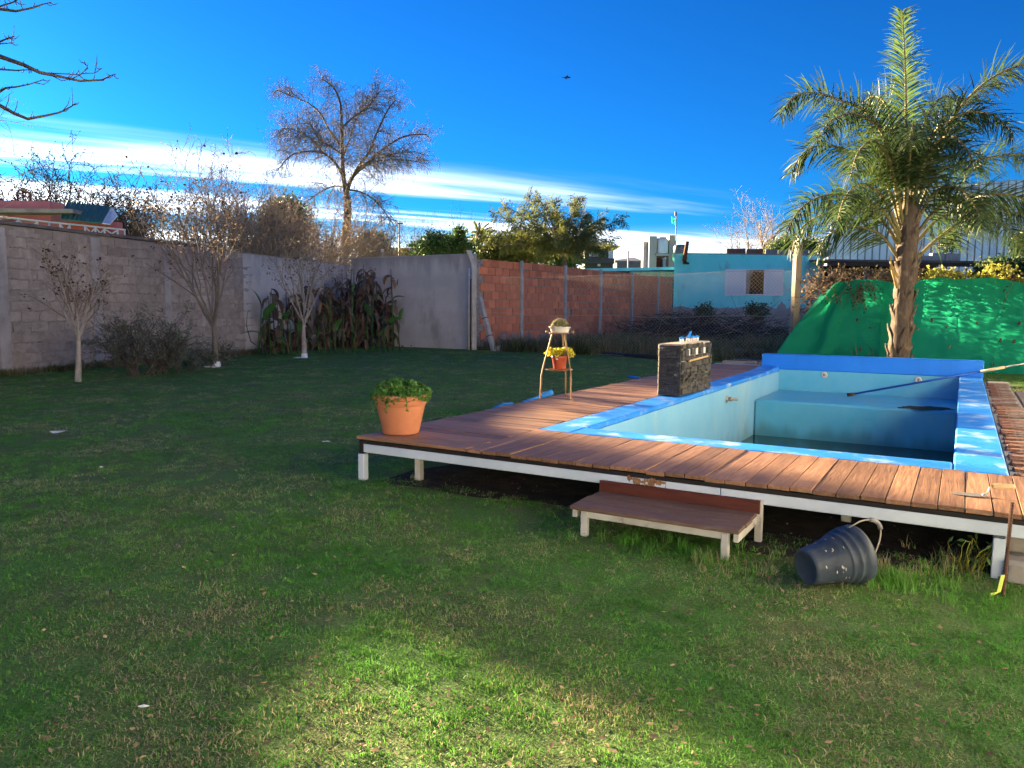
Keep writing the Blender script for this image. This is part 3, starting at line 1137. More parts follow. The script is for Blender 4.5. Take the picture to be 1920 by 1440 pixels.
# ------------------------------------------------------------------ turquoise house
def blue_house():
    D = 42.0
    s = D / FPX
    p0 = gx(1262, D)
    t = thing('turquoise_house', p0, -R(13.5), 'small turquoise painted house with white shutters beyond the wire fence', 'house')
    pt = pm('turquoise_paint', (.15, .80, .80), (.21, .84, .84), 1.0, .85, .25, 16, stain=(.22, .34, .34), stain_scale=1.2, stain_amt=.7, stain_lo=.52, stain_stretch=(1, 1, .4))
    raw = pm('bare_render', (.36, .345, .345), (.28, .265, .265), 1.5, .95, .3, 16)
    X = lambda px: (at(px, 580, D).x - p0.x) * .965
    Z = lambda py, px=1390: at(px, py, D).z
    W = X(1530)
    zt0, zt1 = Z(476.5), Z(483)
    wx0, wx1, wz0, wz1 = X(1396), X(1428.5), Z(552), Z(508)
    zb = Z(578)
    dp = 6.0

    def slab(x0, x1, z0, z1a, z1b, name, mat, y0=0, y1=.22, par=t):
        vs_ = [(x0, y0, z0), (x1, y0, z0), (x1, y1, z0), (x0, y1, z0), (x0, y0, z1a), (x1, y0, z1b), (x1, y1, z1b), (x0, y1, z1a)]
        return MB().add(vs_, [(0, 3, 2, 1), (4, 5, 6, 7), (0, 1, 5, 4), (1, 2, 6, 5), (2, 3, 7, 6), (3, 0, 4, 7)]).build(name, mat, par)
    tz = lambda x: zt0 + (zt1 - zt0) * x / W
    slab(0, wx0, zb, tz(0), tz(wx0), 'wall', pt)
    slab(wx1, W, zb, tz(wx1), tz(W), 'wall', pt)
    slab(wx0, wx1, zb, wz0, wz0, 'wall', pt)
    slab(wx0, wx1, wz1, tz(wx0), tz(wx1), 'wall', pt)
    slab(0, .2, 0, tz(0), tz(0), 'wall', pt, .22, dp)
    slab(W - .2, W, 0, tz(W), tz(W), 'wall', raw, .22, dp)
    slab(0, W, 0, tz(0) - .3, tz(W) - .3, 'wall', pt, dp, dp + .2)
    slab(-.03, W + .03, -.2, zb, zb, 'plinth', raw, -.03, .22)
    # ragged lower edge of the paint
    rnd = random.Random(2)
    mb = MB()
    x = .0
    while x < W - .4:
        w = rnd.uniform(.3, .9)
        h = rnd.uniform(.02, .10) + (.28 if 5.0 < x < 6.2 else 0)
        x1 = min(x + w, W)
        n = 6
        top = [(x + (x1 - x) * k / n, -.006, zb + h * math.sin(math.pi * k / n) * rnd.uniform(.6, 1.2)) for k in range(n + 1)]
        mb.add([(x, -.006, zb - .01)] + top + [(x1, -.006, zb - .01)], [tuple(range(n + 3))])
        x += w * 1.2
    mb.build('flaked_paint_edge', raw, t)
    sl = slab(-.15, W + .35, zt1 - .02, tz(0) + .07, tz(W) + .09, 'roof_slab', M['concrete'], .24, dp + .2)
    # crumbling top right corner
    mb = MB()
    for k in range(7):
        mb.ball((W - .06 + rnd.uniform(-.03, .1), -.05, zt1 - .1 - .15 * k), rnd.uniform(.08, .16), 7, 5, (.8, .4, 1), .3, rnd)
    mb.build('broken_corner', raw, t)
    # window
    fr = pm('lilac_white_paint', (.80, .83, .86), (.73, .76, .80), 4, .6)
    f = MB()
    cw = .055
    f.box(((wx0 + wx1) / 2, -.01, wz0 - cw / 2), (wx1 - wx0 + 2 * cw, .10, cw))
    f.box(((wx0 + wx1) / 2, -.01, wz1 + cw / 2), (wx1 - wx0 + 2 * cw, .10, cw))
    f.box((wx0 - cw / 2, -.008, (wz0 + wz1) / 2), (cw, .10, wz1 - wz0))
    f.box((wx1 + cw / 2, -.008, (wz0 + wz1) / 2), (cw, .10, wz1 - wz0))
    win = f.build('window', fr, t)
    MB().box(((wx0 + wx1) / 2, .16, (wz0 + wz1) / 2), (wx1 - wx0, .01, wz1 - wz0)).build('pane', M['glass_dark'], win)
    cur = MB()
    n = 16
    xs = [wx0 + .02 + (wx1 - wx0) * .42 * k / n for k in range(n + 1)]
    vs_ = []
    for k, x in enumerate(xs):
        y = .09 + .02 * math.sin(k * 1.9)
        zt_, zb_ = wz1 - .01, wz0 + .02
        xm = x if k < 9 else x - (k - 8) * .035
        vs_ += [(x, y, zt_), (xm, y + .01, (zt_ + zb_) / 2), (xm - .02, y, zb_)]
    cur.add(vs_, [(3 * k + j, 3 * k + j + 1, 3 * k + j + 4, 3 * k + j + 3) for k in range(n) for j in (0, 1)], True)
    cur.build('curtain', pm('curtain_cloth', (.40, .36, .36), (.33, .30, .30), 6, .9, trans=.3), win)
    # slatted shutters folded back on both sides
    for x0, x1 in ((X(1357.5), wx0 - cw - .01), (wx1 + cw + .01, X(1463))):
        sh = MB()
        za, zz = wz0 - .08, wz1 + .06
        e = .05
        sh.box(((x0 + x1) / 2, -.045, zz - e / 2), (x1 - x0, .05, e))
        sh.box(((x0 + x1) / 2, -.045, za + e / 2), (x1 - x0, .05, e))
        sh.box((x0 + e / 2, -.045, (za + zz) / 2), (e, .048, zz - za - 2 * e))
        sh.box((x1 - e / 2, -.045, (za + zz) / 2), (e, .048, zz - za - 2 * e))
        so = sh.build('shutter', fr, t)
        k = 12
        for i in range(k):
            z = za + e + (zz - za - 2 * e) * (i + .5) / k
            MB().box((0, 0, 0), (x1 - x0 - 2 * e, .012, (zz - za) / k * 1.02), Matrix.Rotation(R(-32), 3, 'X')).build('slat', fr, so, ((x0 + x1) / 2, -.045, z))
    # short beam end sticking out of the parapet
    a, b = at(1283, 490, D - .25), at(1289, 453, D - .25)
    o = thing('wood_stub', a, 0, 'short rusty brown post stub leaning from the turquoise parapet', 'stub')
    v = b - a
    MB().tube([(0, 0, 0), v * .5 + Vector((.0, 0, 0)), v], [.12, .11, .10], 10).build('stub_shaft', pm('stub_rust', (.20, .085, .045), (.13, .06, .035), 6, .9, .3), o)
    MB().tube([(-.05, 0, -.05), (.26, -.04, -.12)], [.09, .05], 8).build('stub_root', M['wood_dark'], o)
    # loose blocks lying along the roof edge
    k = 0
    where = ['red brick piece nearest the bare tree on the turquoise roof', 'pierced brick lying second along the turquoise roof edge', 'grey block third along the turquoise roof edge',
             'grey block lying fourth along the turquoise roof edge', 'grey block beside the timber post on the turquoise roof edge', 'last grey block on the roof edge next to the warehouse']
    for a, b, m in ((1359, 1394, 0), (1396, 1426, 0), (1431, 1452, 1), (1454, 1475, 1), (1477, 1508, 1), (1510, 1546, 1)):
        x0, x1 = X(a), X(b)
        mt = pm('roof_block_%d' % k, (.22, .11, .08) if m == 0 else (.26, .25, .24), (.15, .08, .06) if m == 0 else (.20, .19, .18), 6, .95, .4)
        o = MB().box((0, 0, .13), (x1 - x0, .3, .26), bev=.015).build('roof_block', mt, None, p0 + Matrix.Rotation(-R(13.5), 3, 'Z') @ Vector(((x0 + x1) / 2, .5 + .05 * k, tz((x0 + x1) / 2) + .085)), -R(13.5) + rnd.uniform(-.05, .05))
        tag(o, where[k], 'block', 'loose blocks on the turquoise roof')
        k += 1
    return t


blue_house()


# ------------------------------------------------------------------ open shed right of the turquoise house
def shed():
    D = 39.0
    p0 = gx(1540, D)
    t = thing('open_shed', p0, 0, 'dark open lean-to shed between turquoise house and warehouse', 'shed')
    X = lambda px: at(px, 580, D).x - p0.x
    Z = lambda py, px=1680: at(px, py, D).z
    W = X(1836)
    zr = Z(490)
    slope_quad(MB(), (-.2, -.6, zr + .05), (W + .1, -.6, zr + .0), (W + .1, 4.5, zr + .22), (-.2, 4.5, zr + .26), .10).build('roof', pm('shed_roof', (.10, .085, .075), (.15, .13, .12), 4, .9, .3), t)
    MB().box((W / 2, -.5, zr - .18), (W, .12, .2)).build('eaves_beam', M['wood_dark'], t)
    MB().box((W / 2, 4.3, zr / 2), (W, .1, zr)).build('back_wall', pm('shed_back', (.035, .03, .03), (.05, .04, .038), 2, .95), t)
    for px in (1571, 1587, 1610, 1640, 1668, 1705, 1760, 1828):
        MB().tube([(X(px), -.42, 0), (X(px) + .02, -.42, zr - .1)], .055, 8).build('post', M['wood_dark'] if px % 2 else M['concrete'], t)
    rnd = random.Random(31)
    for k, px in enumerate((1550, 1558, 1596, 1603, 1618, 1626, 1634, 1650, 1659)):
        MB().box((X(px), -.15 + .03 * (k % 2), zr * .45), (.2, .03, zr * .9 - .1 * rnd.random())).build('board', pm('shed_board_%d' % (k % 3), ((.15, .075, .05), (.10, .05, .04), (.05, .05, .07))[k % 3], None, 3, .9) if k < 3 else bpy.data.materials['shed_board_%d' % (k % 3)], t)
    # blocks piled on the shed roof
    cb = pm('stacked_blocks', (.33, .32, .31), (.26, .25, .24), 5, .95, .4)
    lab = ('long grey block on the shed roof behind the palm', 'left grey block of the pair on the shed roof', 'right grey block of the pair on the shed roof')
    for (a, b, zz, h), l in zip(((1700, 1756, 482, .25), (1757, 1781, 478, .38), (1782, 1808, 478, .38)), lab):
        o = MB().box((0, 0, h / 2), (X(b) - X(a), .35, h), bev=.02).build('roof_block', cb, None, (p0.x + (X(a) + X(b)) / 2, D + .9, zr + .1))
        tag(o, l, 'block', 'grey blocks on the shed roof')


shed()


# ------------------------------------------------------------------ metal warehouse
def warehouse():
    D = 78.0
    p0 = gx(1548, D)
    t = thing('metal_warehouse', p0, 0, 'pale blue ribbed metal warehouse with curved roof behind the palm', 'warehouse')
    X = lambda px: at(px, 580, D).x - p0.x
    Z = lambda py, px=1760: at(px, py, D).z
    prof = [(1548, 452), (1551, 420), (1560, 402), (1580, 387), (1610, 374), (1650, 363), (1700, 354), (1780, 346), (1880, 339), (2000, 333), (2120, 331), (2300, 333)]

    def top(px):
        for (a, ya), (b, yb) in zip(prof, prof[1:]):
            if a <= px <= b:
                return Z(ya + (yb - ya) * (px - a) / (b - a), px)
        return Z(333)
    sheet = pm('warehouse_sheet', (.58, .66, .76), (.52, .60, .70), .6, .42, .05, 20, metallic=.15, rv=.06, stain=(.25, .29, .34), stain_scale=.5, stain_amt=.4, stain_stretch=(1, 1, .2))
    rib = pm('warehouse_rib', (.16, .18, .21), (.2, .22, .25), 2, .5)
    px = 1548.0
    step = 13.6
    while px < 2290:
        a, b = px, px + step
        m = 4
        xs = [a + (b - a) * k / m for k in range(m + 1)]
        mb = MB()
        vs_ = []
        for x in xs:
            vs_ += [(X(x), 0, 0), (X(x), 0, top(x))]
        for x in xs:
            vs_ += [(X(x), .06, 0), (X(x), .06, top(x))]
        o2 = 2 * (m + 1)
        fs = [(2 * k, 2 * k + 2, 2 * k + 3, 2 * k + 1) for k in range(m)]
        fs += [(2 * k + 1, 2 * k + 3, o2 + 2 * k + 3, o2 + 2 * k + 1) for k in range(m)]
        mb.add(vs_, fs)
        pan = mb.build('panel', sheet, t)
        MB().box((X(a) + .02, -.035, top(a) / 2), (.09, .07, top(a) - .02)).build('rib', rib, pan)
        px += step
    # roof running back from the gable
    mb = MB()
    vs_ = []
    xs = [1548, 1551, 1560, 1580, 1610, 1650, 1700, 1780, 1880, 2000, 2120, 2299]
    for x in xs:
        vs_ += [(X(x), -.05, top(x) + .06), (X(x) + 20, 40, top(x) + .06)]
    mb.add(vs_, [(2 * k, 2 * k + 2, 2 * k + 3, 2 * k + 1) for k in range(len(xs) - 1)])
    mb.build('roof', sheet, t)
    MB().add([(X(1548), 0, 0), (X(1548), 0, top(1548)), (X(1548) + 20, 40, top(1548)), (X(1548) + 20, 40, 0)], [(0, 1, 2, 3)]).build('side_wall', sheet, t)


warehouse()


# ------------------------------------------------------------------ pink house behind the block wall
def pink_house():
    D = 30.0
    p0 = gx(0, D)
    t = thing('pink_house', p0, 0, 'pink painted house with green sheet roof over the left wall', 'house')
    X = lambda px: at(px, 580, D).x - p0.x
    Z = lambda py, px=120: at(px, py, D).z
    pk = pm('pink_paint', (.46, .17, .19), (.40, .145, .165), 1.5, .85, .2, 14, stain=(.28, .12, .13), stain_scale=1.3, stain_amt=.5)
    orr = pm('orange_red_paint', (.46, .12, .075), (.40, .10, .07), 2, .85)
    MB().box(((X(-85) + X(84)) / 2, 2.2, Z(372) / 2), (X(84) - X(-85), 3, Z(372))).build('upper_wall', pk, t)
    MB().box(((X(-85) + X(150)) / 2, .25, Z(396)), (X(150) - X(-85), .8, .15)).build('balcony_slab', M['concrete'], t)
    MB().box(((X(-85) + X(215)) / 2, .75, Z(412) / 2), (X(215) - X(-85), .3, Z(398) - .3)).build('lower_wall', pk, t)
    MB().box((X(158), .55, Z(424)), (X(198) - X(118), .5, .42)).build('gable_wall', orr, t)
    g = pm('green_roof_sheet', (.045, .14, .135), (.06, .17, .16), 2, .6, .15, None, (1, 14, 1))
    a, b, c, d = Vector((X(127), -.15, Z(411))), Vector((X(203), -.15, Z(418))), Vector((X(184), 1.3, Z(378))), Vector((X(101), 1.3, Z(369)))
    roof = slope_quad(MB(), a, b, c, d, .06).build('roof', g, t)
    n = 9
    rb = MB()
    for k in range(n + 1):
        p, q = a.lerp(b, k / n), d.lerp(c, k / n)
        rb.tube([p + Vector((0, -.01, .02)), q + Vector((0, 0, .02))], .022, 4)
    rb.build('roof_ribs', g, roof)
    slope_quad(MB(), (X(203), -.17, Z(418)), (X(217), -.15, Z(420)), (X(196), 1.3, Z(395)), (X(186), 1.3, Z(379)), .05).build('verge_board', M['white_steel'], t)
    # railing with crossed bars
    wr = pm('pale_rail_paint', (.55, .62, .66), (.48, .55, .60), 4, .6)
    zb = Z(446)

    def zt(px):
        return Z(406 + (431 - 406) * px / 240.0, px)
    MB().tube([(X(-80), -.05, zt(-80)), (X(243), -.05, zt(243))], .035, 6).build('handrail', wr, t)
    k = 0
    for px in (4, 45, 80, 102, 122, 140, 168, 187, 204, 228, 241):
        MB().tube([(X(px), -.05, zb - .3), (X(px), -.05, zt(px))], .04 if px not in (4,) else .12, 6).build('baluster', wr, t)
    for a_, b_ in ((10, 45), (45, 80), (122, 140), (168, 187), (187, 204), (204, 228)):
        for s in (0, 1):
            p, q = (a_, b_) if s else (b_, a_)
            MB().tube([(X(p), -.05, zb), (X(q), -.04, zt(q) - .04)], .028, 5).build('cross_bar', wr, t)
    # rusty frame standing on the roof
    fr = thing('rusty_frame', gx(55, 31.6, Z(374)), 0, 'dark rusty square tube frame standing on the pink roof', 'frame')
    rs = pm('dark_rust', (.09, .04, .03), (.06, .03, .025), 6, .8)
    D2 = 31.6
    s = D2 / FPX
    h = 22 * s
    for x in (-10, 0, 13):
        MB().box((x * s, 0, h / 2), (.055, .055, h + (.02 if x else 0))).build('upright', rs, fr)
    for x0, x1, z in ((-10, 0, h - .03), (0, 13, h), (-10, 0, h * .1), (0, 13, h * .1)):
        MB().box(((x0 + x1) / 2 * s, .003, z), ((x1 - x0) * s + .05, .055, .055)).build('crossbar', rs, fr)


pink_house()


def sun_blocker_house():
    p = Vector((-17.6, 16.0, 0))  # off-frame house added to keep sun off parts of the lawn
    t = thing('sun_blocker_house', p, LW_ROT, 'unseen whitish house added beyond the left wall to block sun', 'house')
    MB().box((-5.2, 1.5, 2.15), (9.6, 4, 4.3)).build('wall', M['unseen_render'], t)
    slope_quad(MB(), (-10.3, -.8, 4.2), (-.2, -.8, 4.2), (-.2, 1.5, 5.2), (-10.3, 1.5, 5.2), .12).build('roof', bpy.data.materials['roof_sheet'], t)


sun_blocker_house()


# ------------------------------------------------------------------ far buildings in the middle
def mid_buildings():
    # dark two-storey house
    D = 75.0
    p0 = gx(1110, D)
    X = lambda px: at(px, 580, D).x - p0.x
    Z = lambda py, px=1120: at(px, py, D).z
    t = thing('dark_house', p0, 0, 'dark grey two-storey house with low hipped roof behind feathery tree', 'house')
    dk = pm('dark_render', (.045, .05, .065), (.06, .065, .08), 1, .8)
    MB().box(((X(1095) + X(1148)) / 2, 3, Z(466) / 2), (X(1148) - X(1095), 6, Z(466))).build('wall', dk, t)
    mb = MB()
    e0, e1, rz, ez = X(1080), X(1159), Z(450), Z(463)
    mb.add([(e0, -1, ez), (e1, -1, ez), (e1, 7, ez), (e0, 7, ez), (X(1105), 3, rz), (X(1128), 3, rz)], [(0, 1, 5, 4), (1, 2, 5), (2, 3, 4, 5), (3, 0, 4), (0, 3, 2, 1)])
    mb.build('roof', pm('grey_roof', (.10, .10, .11), (.13, .13, .14), 1, .7), t)
    MB().box((X(1112), -.4, Z(490)), (X(1150) - X(1078), .9, .5)).build('balcony', dk, t)
    for a, b, c, d in ((1103, 1125, 471, 481), (1139, 1148, 470, 485), (1119, 1124, 492, 499)):
        f = MB().box(((X(a) + X(b)) / 2, -.04, (Z(c) + Z(d)) / 2), (X(b) - X(a), .08, Z(c) - Z(d))).build('window', M['white_steel'], t)
        MB().box(((X(a) + X(b)) / 2, -.09, (Z(c) + Z(d)) / 2), (X(b) - X(a) - .3, .02, Z(c) - Z(d) - .2)).build('pane', pm('sky_pane_%d' % a, (.35, .5, .6), None, 2, .1), f)
    # low sheds with blue roof edge, nearer
    D = 48.0
    p0 = gx(1095, D)
    X = lambda px: at(px, 580, D).x - p0.x
    Z = lambda py, px=1180: at(px, py, D).z
    t = thing('blue_edged_shed', p0, 0, 'low dark shed with bright blue roof edge over the brick wall', 'shed')
    MB().box(((X(1095) + X(1275)) / 2, 3, Z(510) / 2), (X(1275) - X(1095), 6, Z(506))).build('wall', pm('shed_navy', (.035, .055, .10), (.05, .07, .12), 1.2, .8), t)
    slope_quad(MB(), (X(1093), -.2, Z(504.5)), (X(1276), -.2, Z(500)), (X(1276), 6.4, Z(497)), (X(1093), 6.4, Z(500)), .18).build('roof', pm('blue_roof_edge', (.10, .34, .62), (.14, .40, .66), 1.5, .6), t)
    MB().box(((X(1180) + X(1275)) / 2, -.2, Z(517)), (X(1275) - X(1176), .3, .5)).build('concrete_band', M['concrete'], t)
    # dark long roofs further away
    D = 95.0
    for i, (a, b, y0, y1, lab) in enumerate(((1155, 1200, 483, 500, 'long dark roofed building left of the tank tower, farther'), (1188, 1262, 470 + 14, 502, 'low dark building running behind the tank tower'))):
        p0 = gx(a, D + 6 * i)
        q = at(b, 580, D + 6 * i).x - p0.x
        t = thing('dark_roofed_building', p0, 0, lab, 'building', 'dark roofed buildings in the distance')
        z0, z1 = at(a, y0 + 6, D).z, at(a, y1, D).z
        MB().box((q / 2, 4, z0 / 2), (q, 8, z0)).build('wall', pm('far_dark_%d' % i, (.06, .075, .11), (.08, .095, .13), .5, .9), t)
        slope_quad(MB(), (-.3, -.3, z0), (q + .3, -.3, z0 + (.8 if i else 0)), (q + .3, 8, z0 + 1.0), (-.3, 8, z0 + .5), .2).build('roof', pm('far_roof_%d' % i, (.07, .09, .14), (.1, .12, .17), .5, .7), t)
    # tank tower
    D = 56.0
    p0 = gx(1236, D)
    X = lambda px: at(px, 580, D).x - p0.x
    Z = lambda py, px=1236: at(px, py, D).z
    t = thing('tank_tower', p0, 0, 'concrete tower holding a white water tank left of turquoise house', 'tower')
    cc = pm('tower_render', (.42, .36, .30), (.36, .31, .26), 1, .9, .2)
    MB().box(((X(1214) + X(1228)) / 2, .6, Z(443) / 2), (X(1228) - X(1214), 1.4, Z(443))).build('side_wall', cc, t)
    MB().box(((X(1252) + X(1263)) / 2, .6, Z(441) / 2), (X(1263) - X(1250), 1.4, Z(441))).build('side_wall', cc, t)
    MB().box(((X(1228) + X(1250)) / 2, 1.2, Z(444) / 2), (X(1250) - X(1228) - .01, .2, Z(444))).build('back_wall', cc, t)
    MB().box(((X(1228) + X(1250)) / 2, .4, Z(478)), (X(1252) - X(1226), 1.6, .16)).build('shelf', cc, t)
    MB().box(((X(1228) + X(1250)) / 2, .9, Z(490) - 1), (X(1250) - X(1228) - .02, .1, 2.6)).build('red_panel', pm('tower_brick', (.16, .05, .035), (.11, .04, .03), 2, .9), t)
    MB().box(((X(1205) + X(1214)) / 2, .9, Z(452) / 2), (X(1213.5) - X(1206), .8, Z(452))).build('flue', M['concrete_pale'], t)
    r = (X(1249) - X(1230)) / 2
    zz = Z(476)
    tk = thing('water_tank', (p0.x + (X(1230) + X(1249)) / 2, D - .1, zz + .02), 0, 'white cylindrical water tank sitting in the concrete tower', 'tank')
    MB().lathe([(.01, 0), (r, 0), (r * 1.02, .1), (r, .15), (r, .5), (r * 1.02, .55), (r, .6), (r, .95), (r * .9, 1.02), (.01, 1.1)], 24).build('tank_body', pm('tank_white', (.62, .62, .64), (.56, .56, .58), 2, .5), tk)
    MB().lathe([(.25, 1.06), (.25, 1.16), (.01, 1.18)], 14).build('lid', bpy.data.materials['tank_white'], tk)
    pp = thing('vent_pipe', (at(1241, 580, D).x, D - .5, 0), 0, 'short white vent pipe in front of the tank tower', 'pipe')
    MB().tube([(0, 0, 0), (0, 0, Z(487))], .12, 10).build('pipe', M['concrete_pale'], pp)
    MB().lathe([(.18, Z(487)), (.2, Z(485)), (.01, Z(484))], 12).build('cowl', M['concrete_pale'], pp)
    pp = thing('white_pole', gx(1176, 52), 0, 'thin white and red pole sticking up over the blue roof edge', 'pole')
    hz = at(1176, 470, 52).z
    MB().tube([(0, 0, 0), (0, 0, hz)], .05, 8).build('shaft', pm('pole_pink', (.5, .35, .35), (.6, .5, .5), 3, .7), pp)
    # flag pole with small flag
    fp = thing('flag_pole', gx(1263.5, 55.5), 0, 'thin metal pole with small green flag beside the tank tower', 'flag pole')
    hz = at(1263.5, 398, 55.5).z
    MB().tube([(0, 0, 0), (0, 0, hz)], .035, 8).build('pole', M['concrete_pale'], fp)
    MB().box((-.06, 0, hz - .1), (.12, .1, .3)).build('finial', pm('finial', (.25, .15, .10), None, 3, .8), fp)
    n, m = 8, 6
    vs_, fs = [], []
    for i in range(n + 1):
        for j in range(m + 1):
            x = -.36 * i / n
            z = hz - .50 - .45 * j / m + .22 * i / n
            vs_.append((x, .05 * math.sin(i * 1.1 + j * .3), z))
    fs = [(i * (m + 1) + j, i * (m + 1) + j + 1, (i + 1) * (m + 1) + j + 1, (i + 1) * (m + 1) + j) for i in range(n) for j in range(m)]
    fl = MB().add(vs_, fs, True).build('flag', pm('flag_green', (.02, .36, .27), (.03, .42, .32), 3, .8, trans=.4), fp)
    MB().box((-.17, -.06, hz - .60), (.14, .006, .16), Matrix.Rotation(R(20), 3, 'Y')).build('emblem', M['white_steel'], fl)
    # dark grey tank on the parapet beside
    tk = thing('dark_tank', gx(1272, 50, at(1272, 479, 50).z), 0, 'dark grey roof tank half hidden behind the turquoise house corner', 'tank')
    MB().lathe([(.01, 0), (.42, 0), (.43, .5), (.38, .66), (.01, .7)], 18).build('tank_body', pm('dark_tank', (.07, .08, .10), (.09, .10, .12), 3, .5), tk)
    # small ochre building and street lamp behind the plaster wall
    D = 60.0
    p0 = gx(725, D)
    X = lambda px: at(px, 580, D).x - p0.x
    Z = lambda py, px=740: at(px, py, D).z
    t = thing('ochre_building', p0, 0, 'small ochre building with grey door behind the plaster wall', 'building')
    MB().box(((X(743) + X(762)) / 2, 1.5, Z(465) / 2), (X(764) - X(743), 3, Z(464))).build('wall', pm('ochre_paint', (.42, .24, .08), (.36, .20, .07), 2, .85), t)
    MB().box(((X(733) + X(743)) / 2, 1.4, Z(465) / 2), (X(742.8) - X(733), 3, Z(465))).build('door', M['concrete_pale'], t)
    MB().box(((X(724) + X(733)) / 2, 1.5, Z(464) / 2), (X(732.8) - X(724), 3, Z(463.5))).build('side_wall', M['wood_dark'], t)
    lp = thing('street_lamp', gx(749.5, 58), 0, 'tall slim street lamp standing behind the plaster wall', 'street lamp')
    hz = at(749.5, 420, 58).z
    MB().tube([(0, 0, 0), (0, 0, hz * .7), (0, 0, hz)], [.09, .07, .045], 8).build('pole', pm('lamp_pole', (.12, .12, .13), (.16, .16, .17), 3, .6), lp)
    MB().tube([(0, 0, hz), (.12, 0, hz + .03), (.2, 0, hz + .02)], [.04, .035, .03], 6).build('arm', bpy.data.materials['lamp_pole'], lp)
    MB().box((.1, 0, hz + .05), (.42, .16, .1), bev=.03).build('lamp_head', bpy.data.materials['lamp_pole'], lp)
    # two small white signs / lights on the wall top
    for px, py, l in ((624, 476, 'left small white floodlight peeping over the wall'), (717, 470, 'right small white floodlight peeping over the wall')):
        p = at(px, py, 33)
        o = thing('floodlight', p, 0, l, 'floodlight', 'white floodlights over the back wall')
        MB().box((0, 0, 0), (.13, .1, .13), bev=.02).build('lamp_head', M['white_steel'], o)
        MB().tube([(0, .03, -.05), (0, .05, -p.z)], .03, 6).build('stem', M['concrete_pale'], o)
    # far hills
    mb = MB()
    n = 60
    vs_ = []
    for k in range(n + 1):
        a = R(-70 + 140 * k / n)
        h = 14 + 10 * math.sin(k * .37) + 7 * math.sin(k * .91 + 1) + 22 * math.exp(-((k - 36) / 5) ** 2)
        vs_ += [(900 * math.sin(a), 900 * math.cos(a), -1), (980 * math.sin(a), 980 * math.cos(a), max(4, h * .55)), (1150 * math.sin(a), 1150 * math.cos(a), -1)]
    fs = []
    for k in range(n):
        fs += [(3 * k, 3 * k + 3, 3 * k + 4, 3 * k + 1), (3 * k + 1, 3 * k + 4, 3 * k + 5, 3 * k + 2)]
    structure(mb.add(vs_, fs, True).build('hills', pm('hill_scrub', (.05, .06, .05), (.07, .08, .06), .02, .95)))


mid_buildings()

# ================================================================== vegetation
M['bark_dark'] = pm('dark_bark', (.060, .047, .040), (.095, .075, .062), 6, .95, .5, 30)
M['bark_grey'] = pm('grey_bark', (.20, .175, .155), (.14, .12, .105), 5, .95, .4, 30)
M['bark_pale'] = pm('pale_bark', (.36, .33, .30), (.24, .21, .19), 7, .9, .4, 30)
M['twig_brown'] = pm('brown_twigs', (.17, .125, .095), (.12, .088, .066), 5, .9)
M['twig_tan'] = pm('tan_twigs', (.30, .245, .195), (.22, .18, .14), 5, .9)
M['pods'] = pm('seed_pods', (.060, .040, .030), (.10, .065, .045), 9, .95, island=.4)
M['dry_leaf'] = pm('dry_leaves', (.25, .17, .10), (.18, .12, .072), 6, .9, island=.5, trans=.35)
M['leaf_dark'] = pm('dark_leaves', (.035, .070, .022), (.055, .095, .030), 4, .55, island=.45, trans=.25)
M['leaf_olive'] = pm('olive_leaves', (.085, .105, .030), (.13, .14, .042), 4, .6, island=.45, trans=.4)
M['leaf_mid'] = pm('green_leaves', (.055, .115, .030), (.085, .15, .040), 4, .55, island=.45, trans=.35)
M['leaf_yellow'] = pm('yellow_leaves', (.36, .34, .05), (.28, .30, .05), 5, .6, island=.4, trans=.45)
M['orange'] = pm('orange_fruit', (.75, .28, .03), (.7, .22, .03), 5, .5)


def bare_tree(name, base, P, seed, H, r, label, lean=(0, 0), bark='bark_dark', twig='twig_brown', sides=(9, 7, 5, 4, 3), split=2, group=None, cat='tree', dirs=None, trunk_d=None):
    rnd = random.Random(seed)
    t = thing(name, base, 0, label, cat, group)
    segs = []
    d0 = Vector((lean[0], lean[1], 1)).normalized()
    grow(rnd, segs, Vector((0, 0, -.05)), d0, H, r, 0, P)
    segs_mesh(segs, range(0, split), sides).build('trunk', M[bark], t)
    segs_mesh(segs, range(split, 9), sides).build('crown', M[twig], t)
    return t, segs


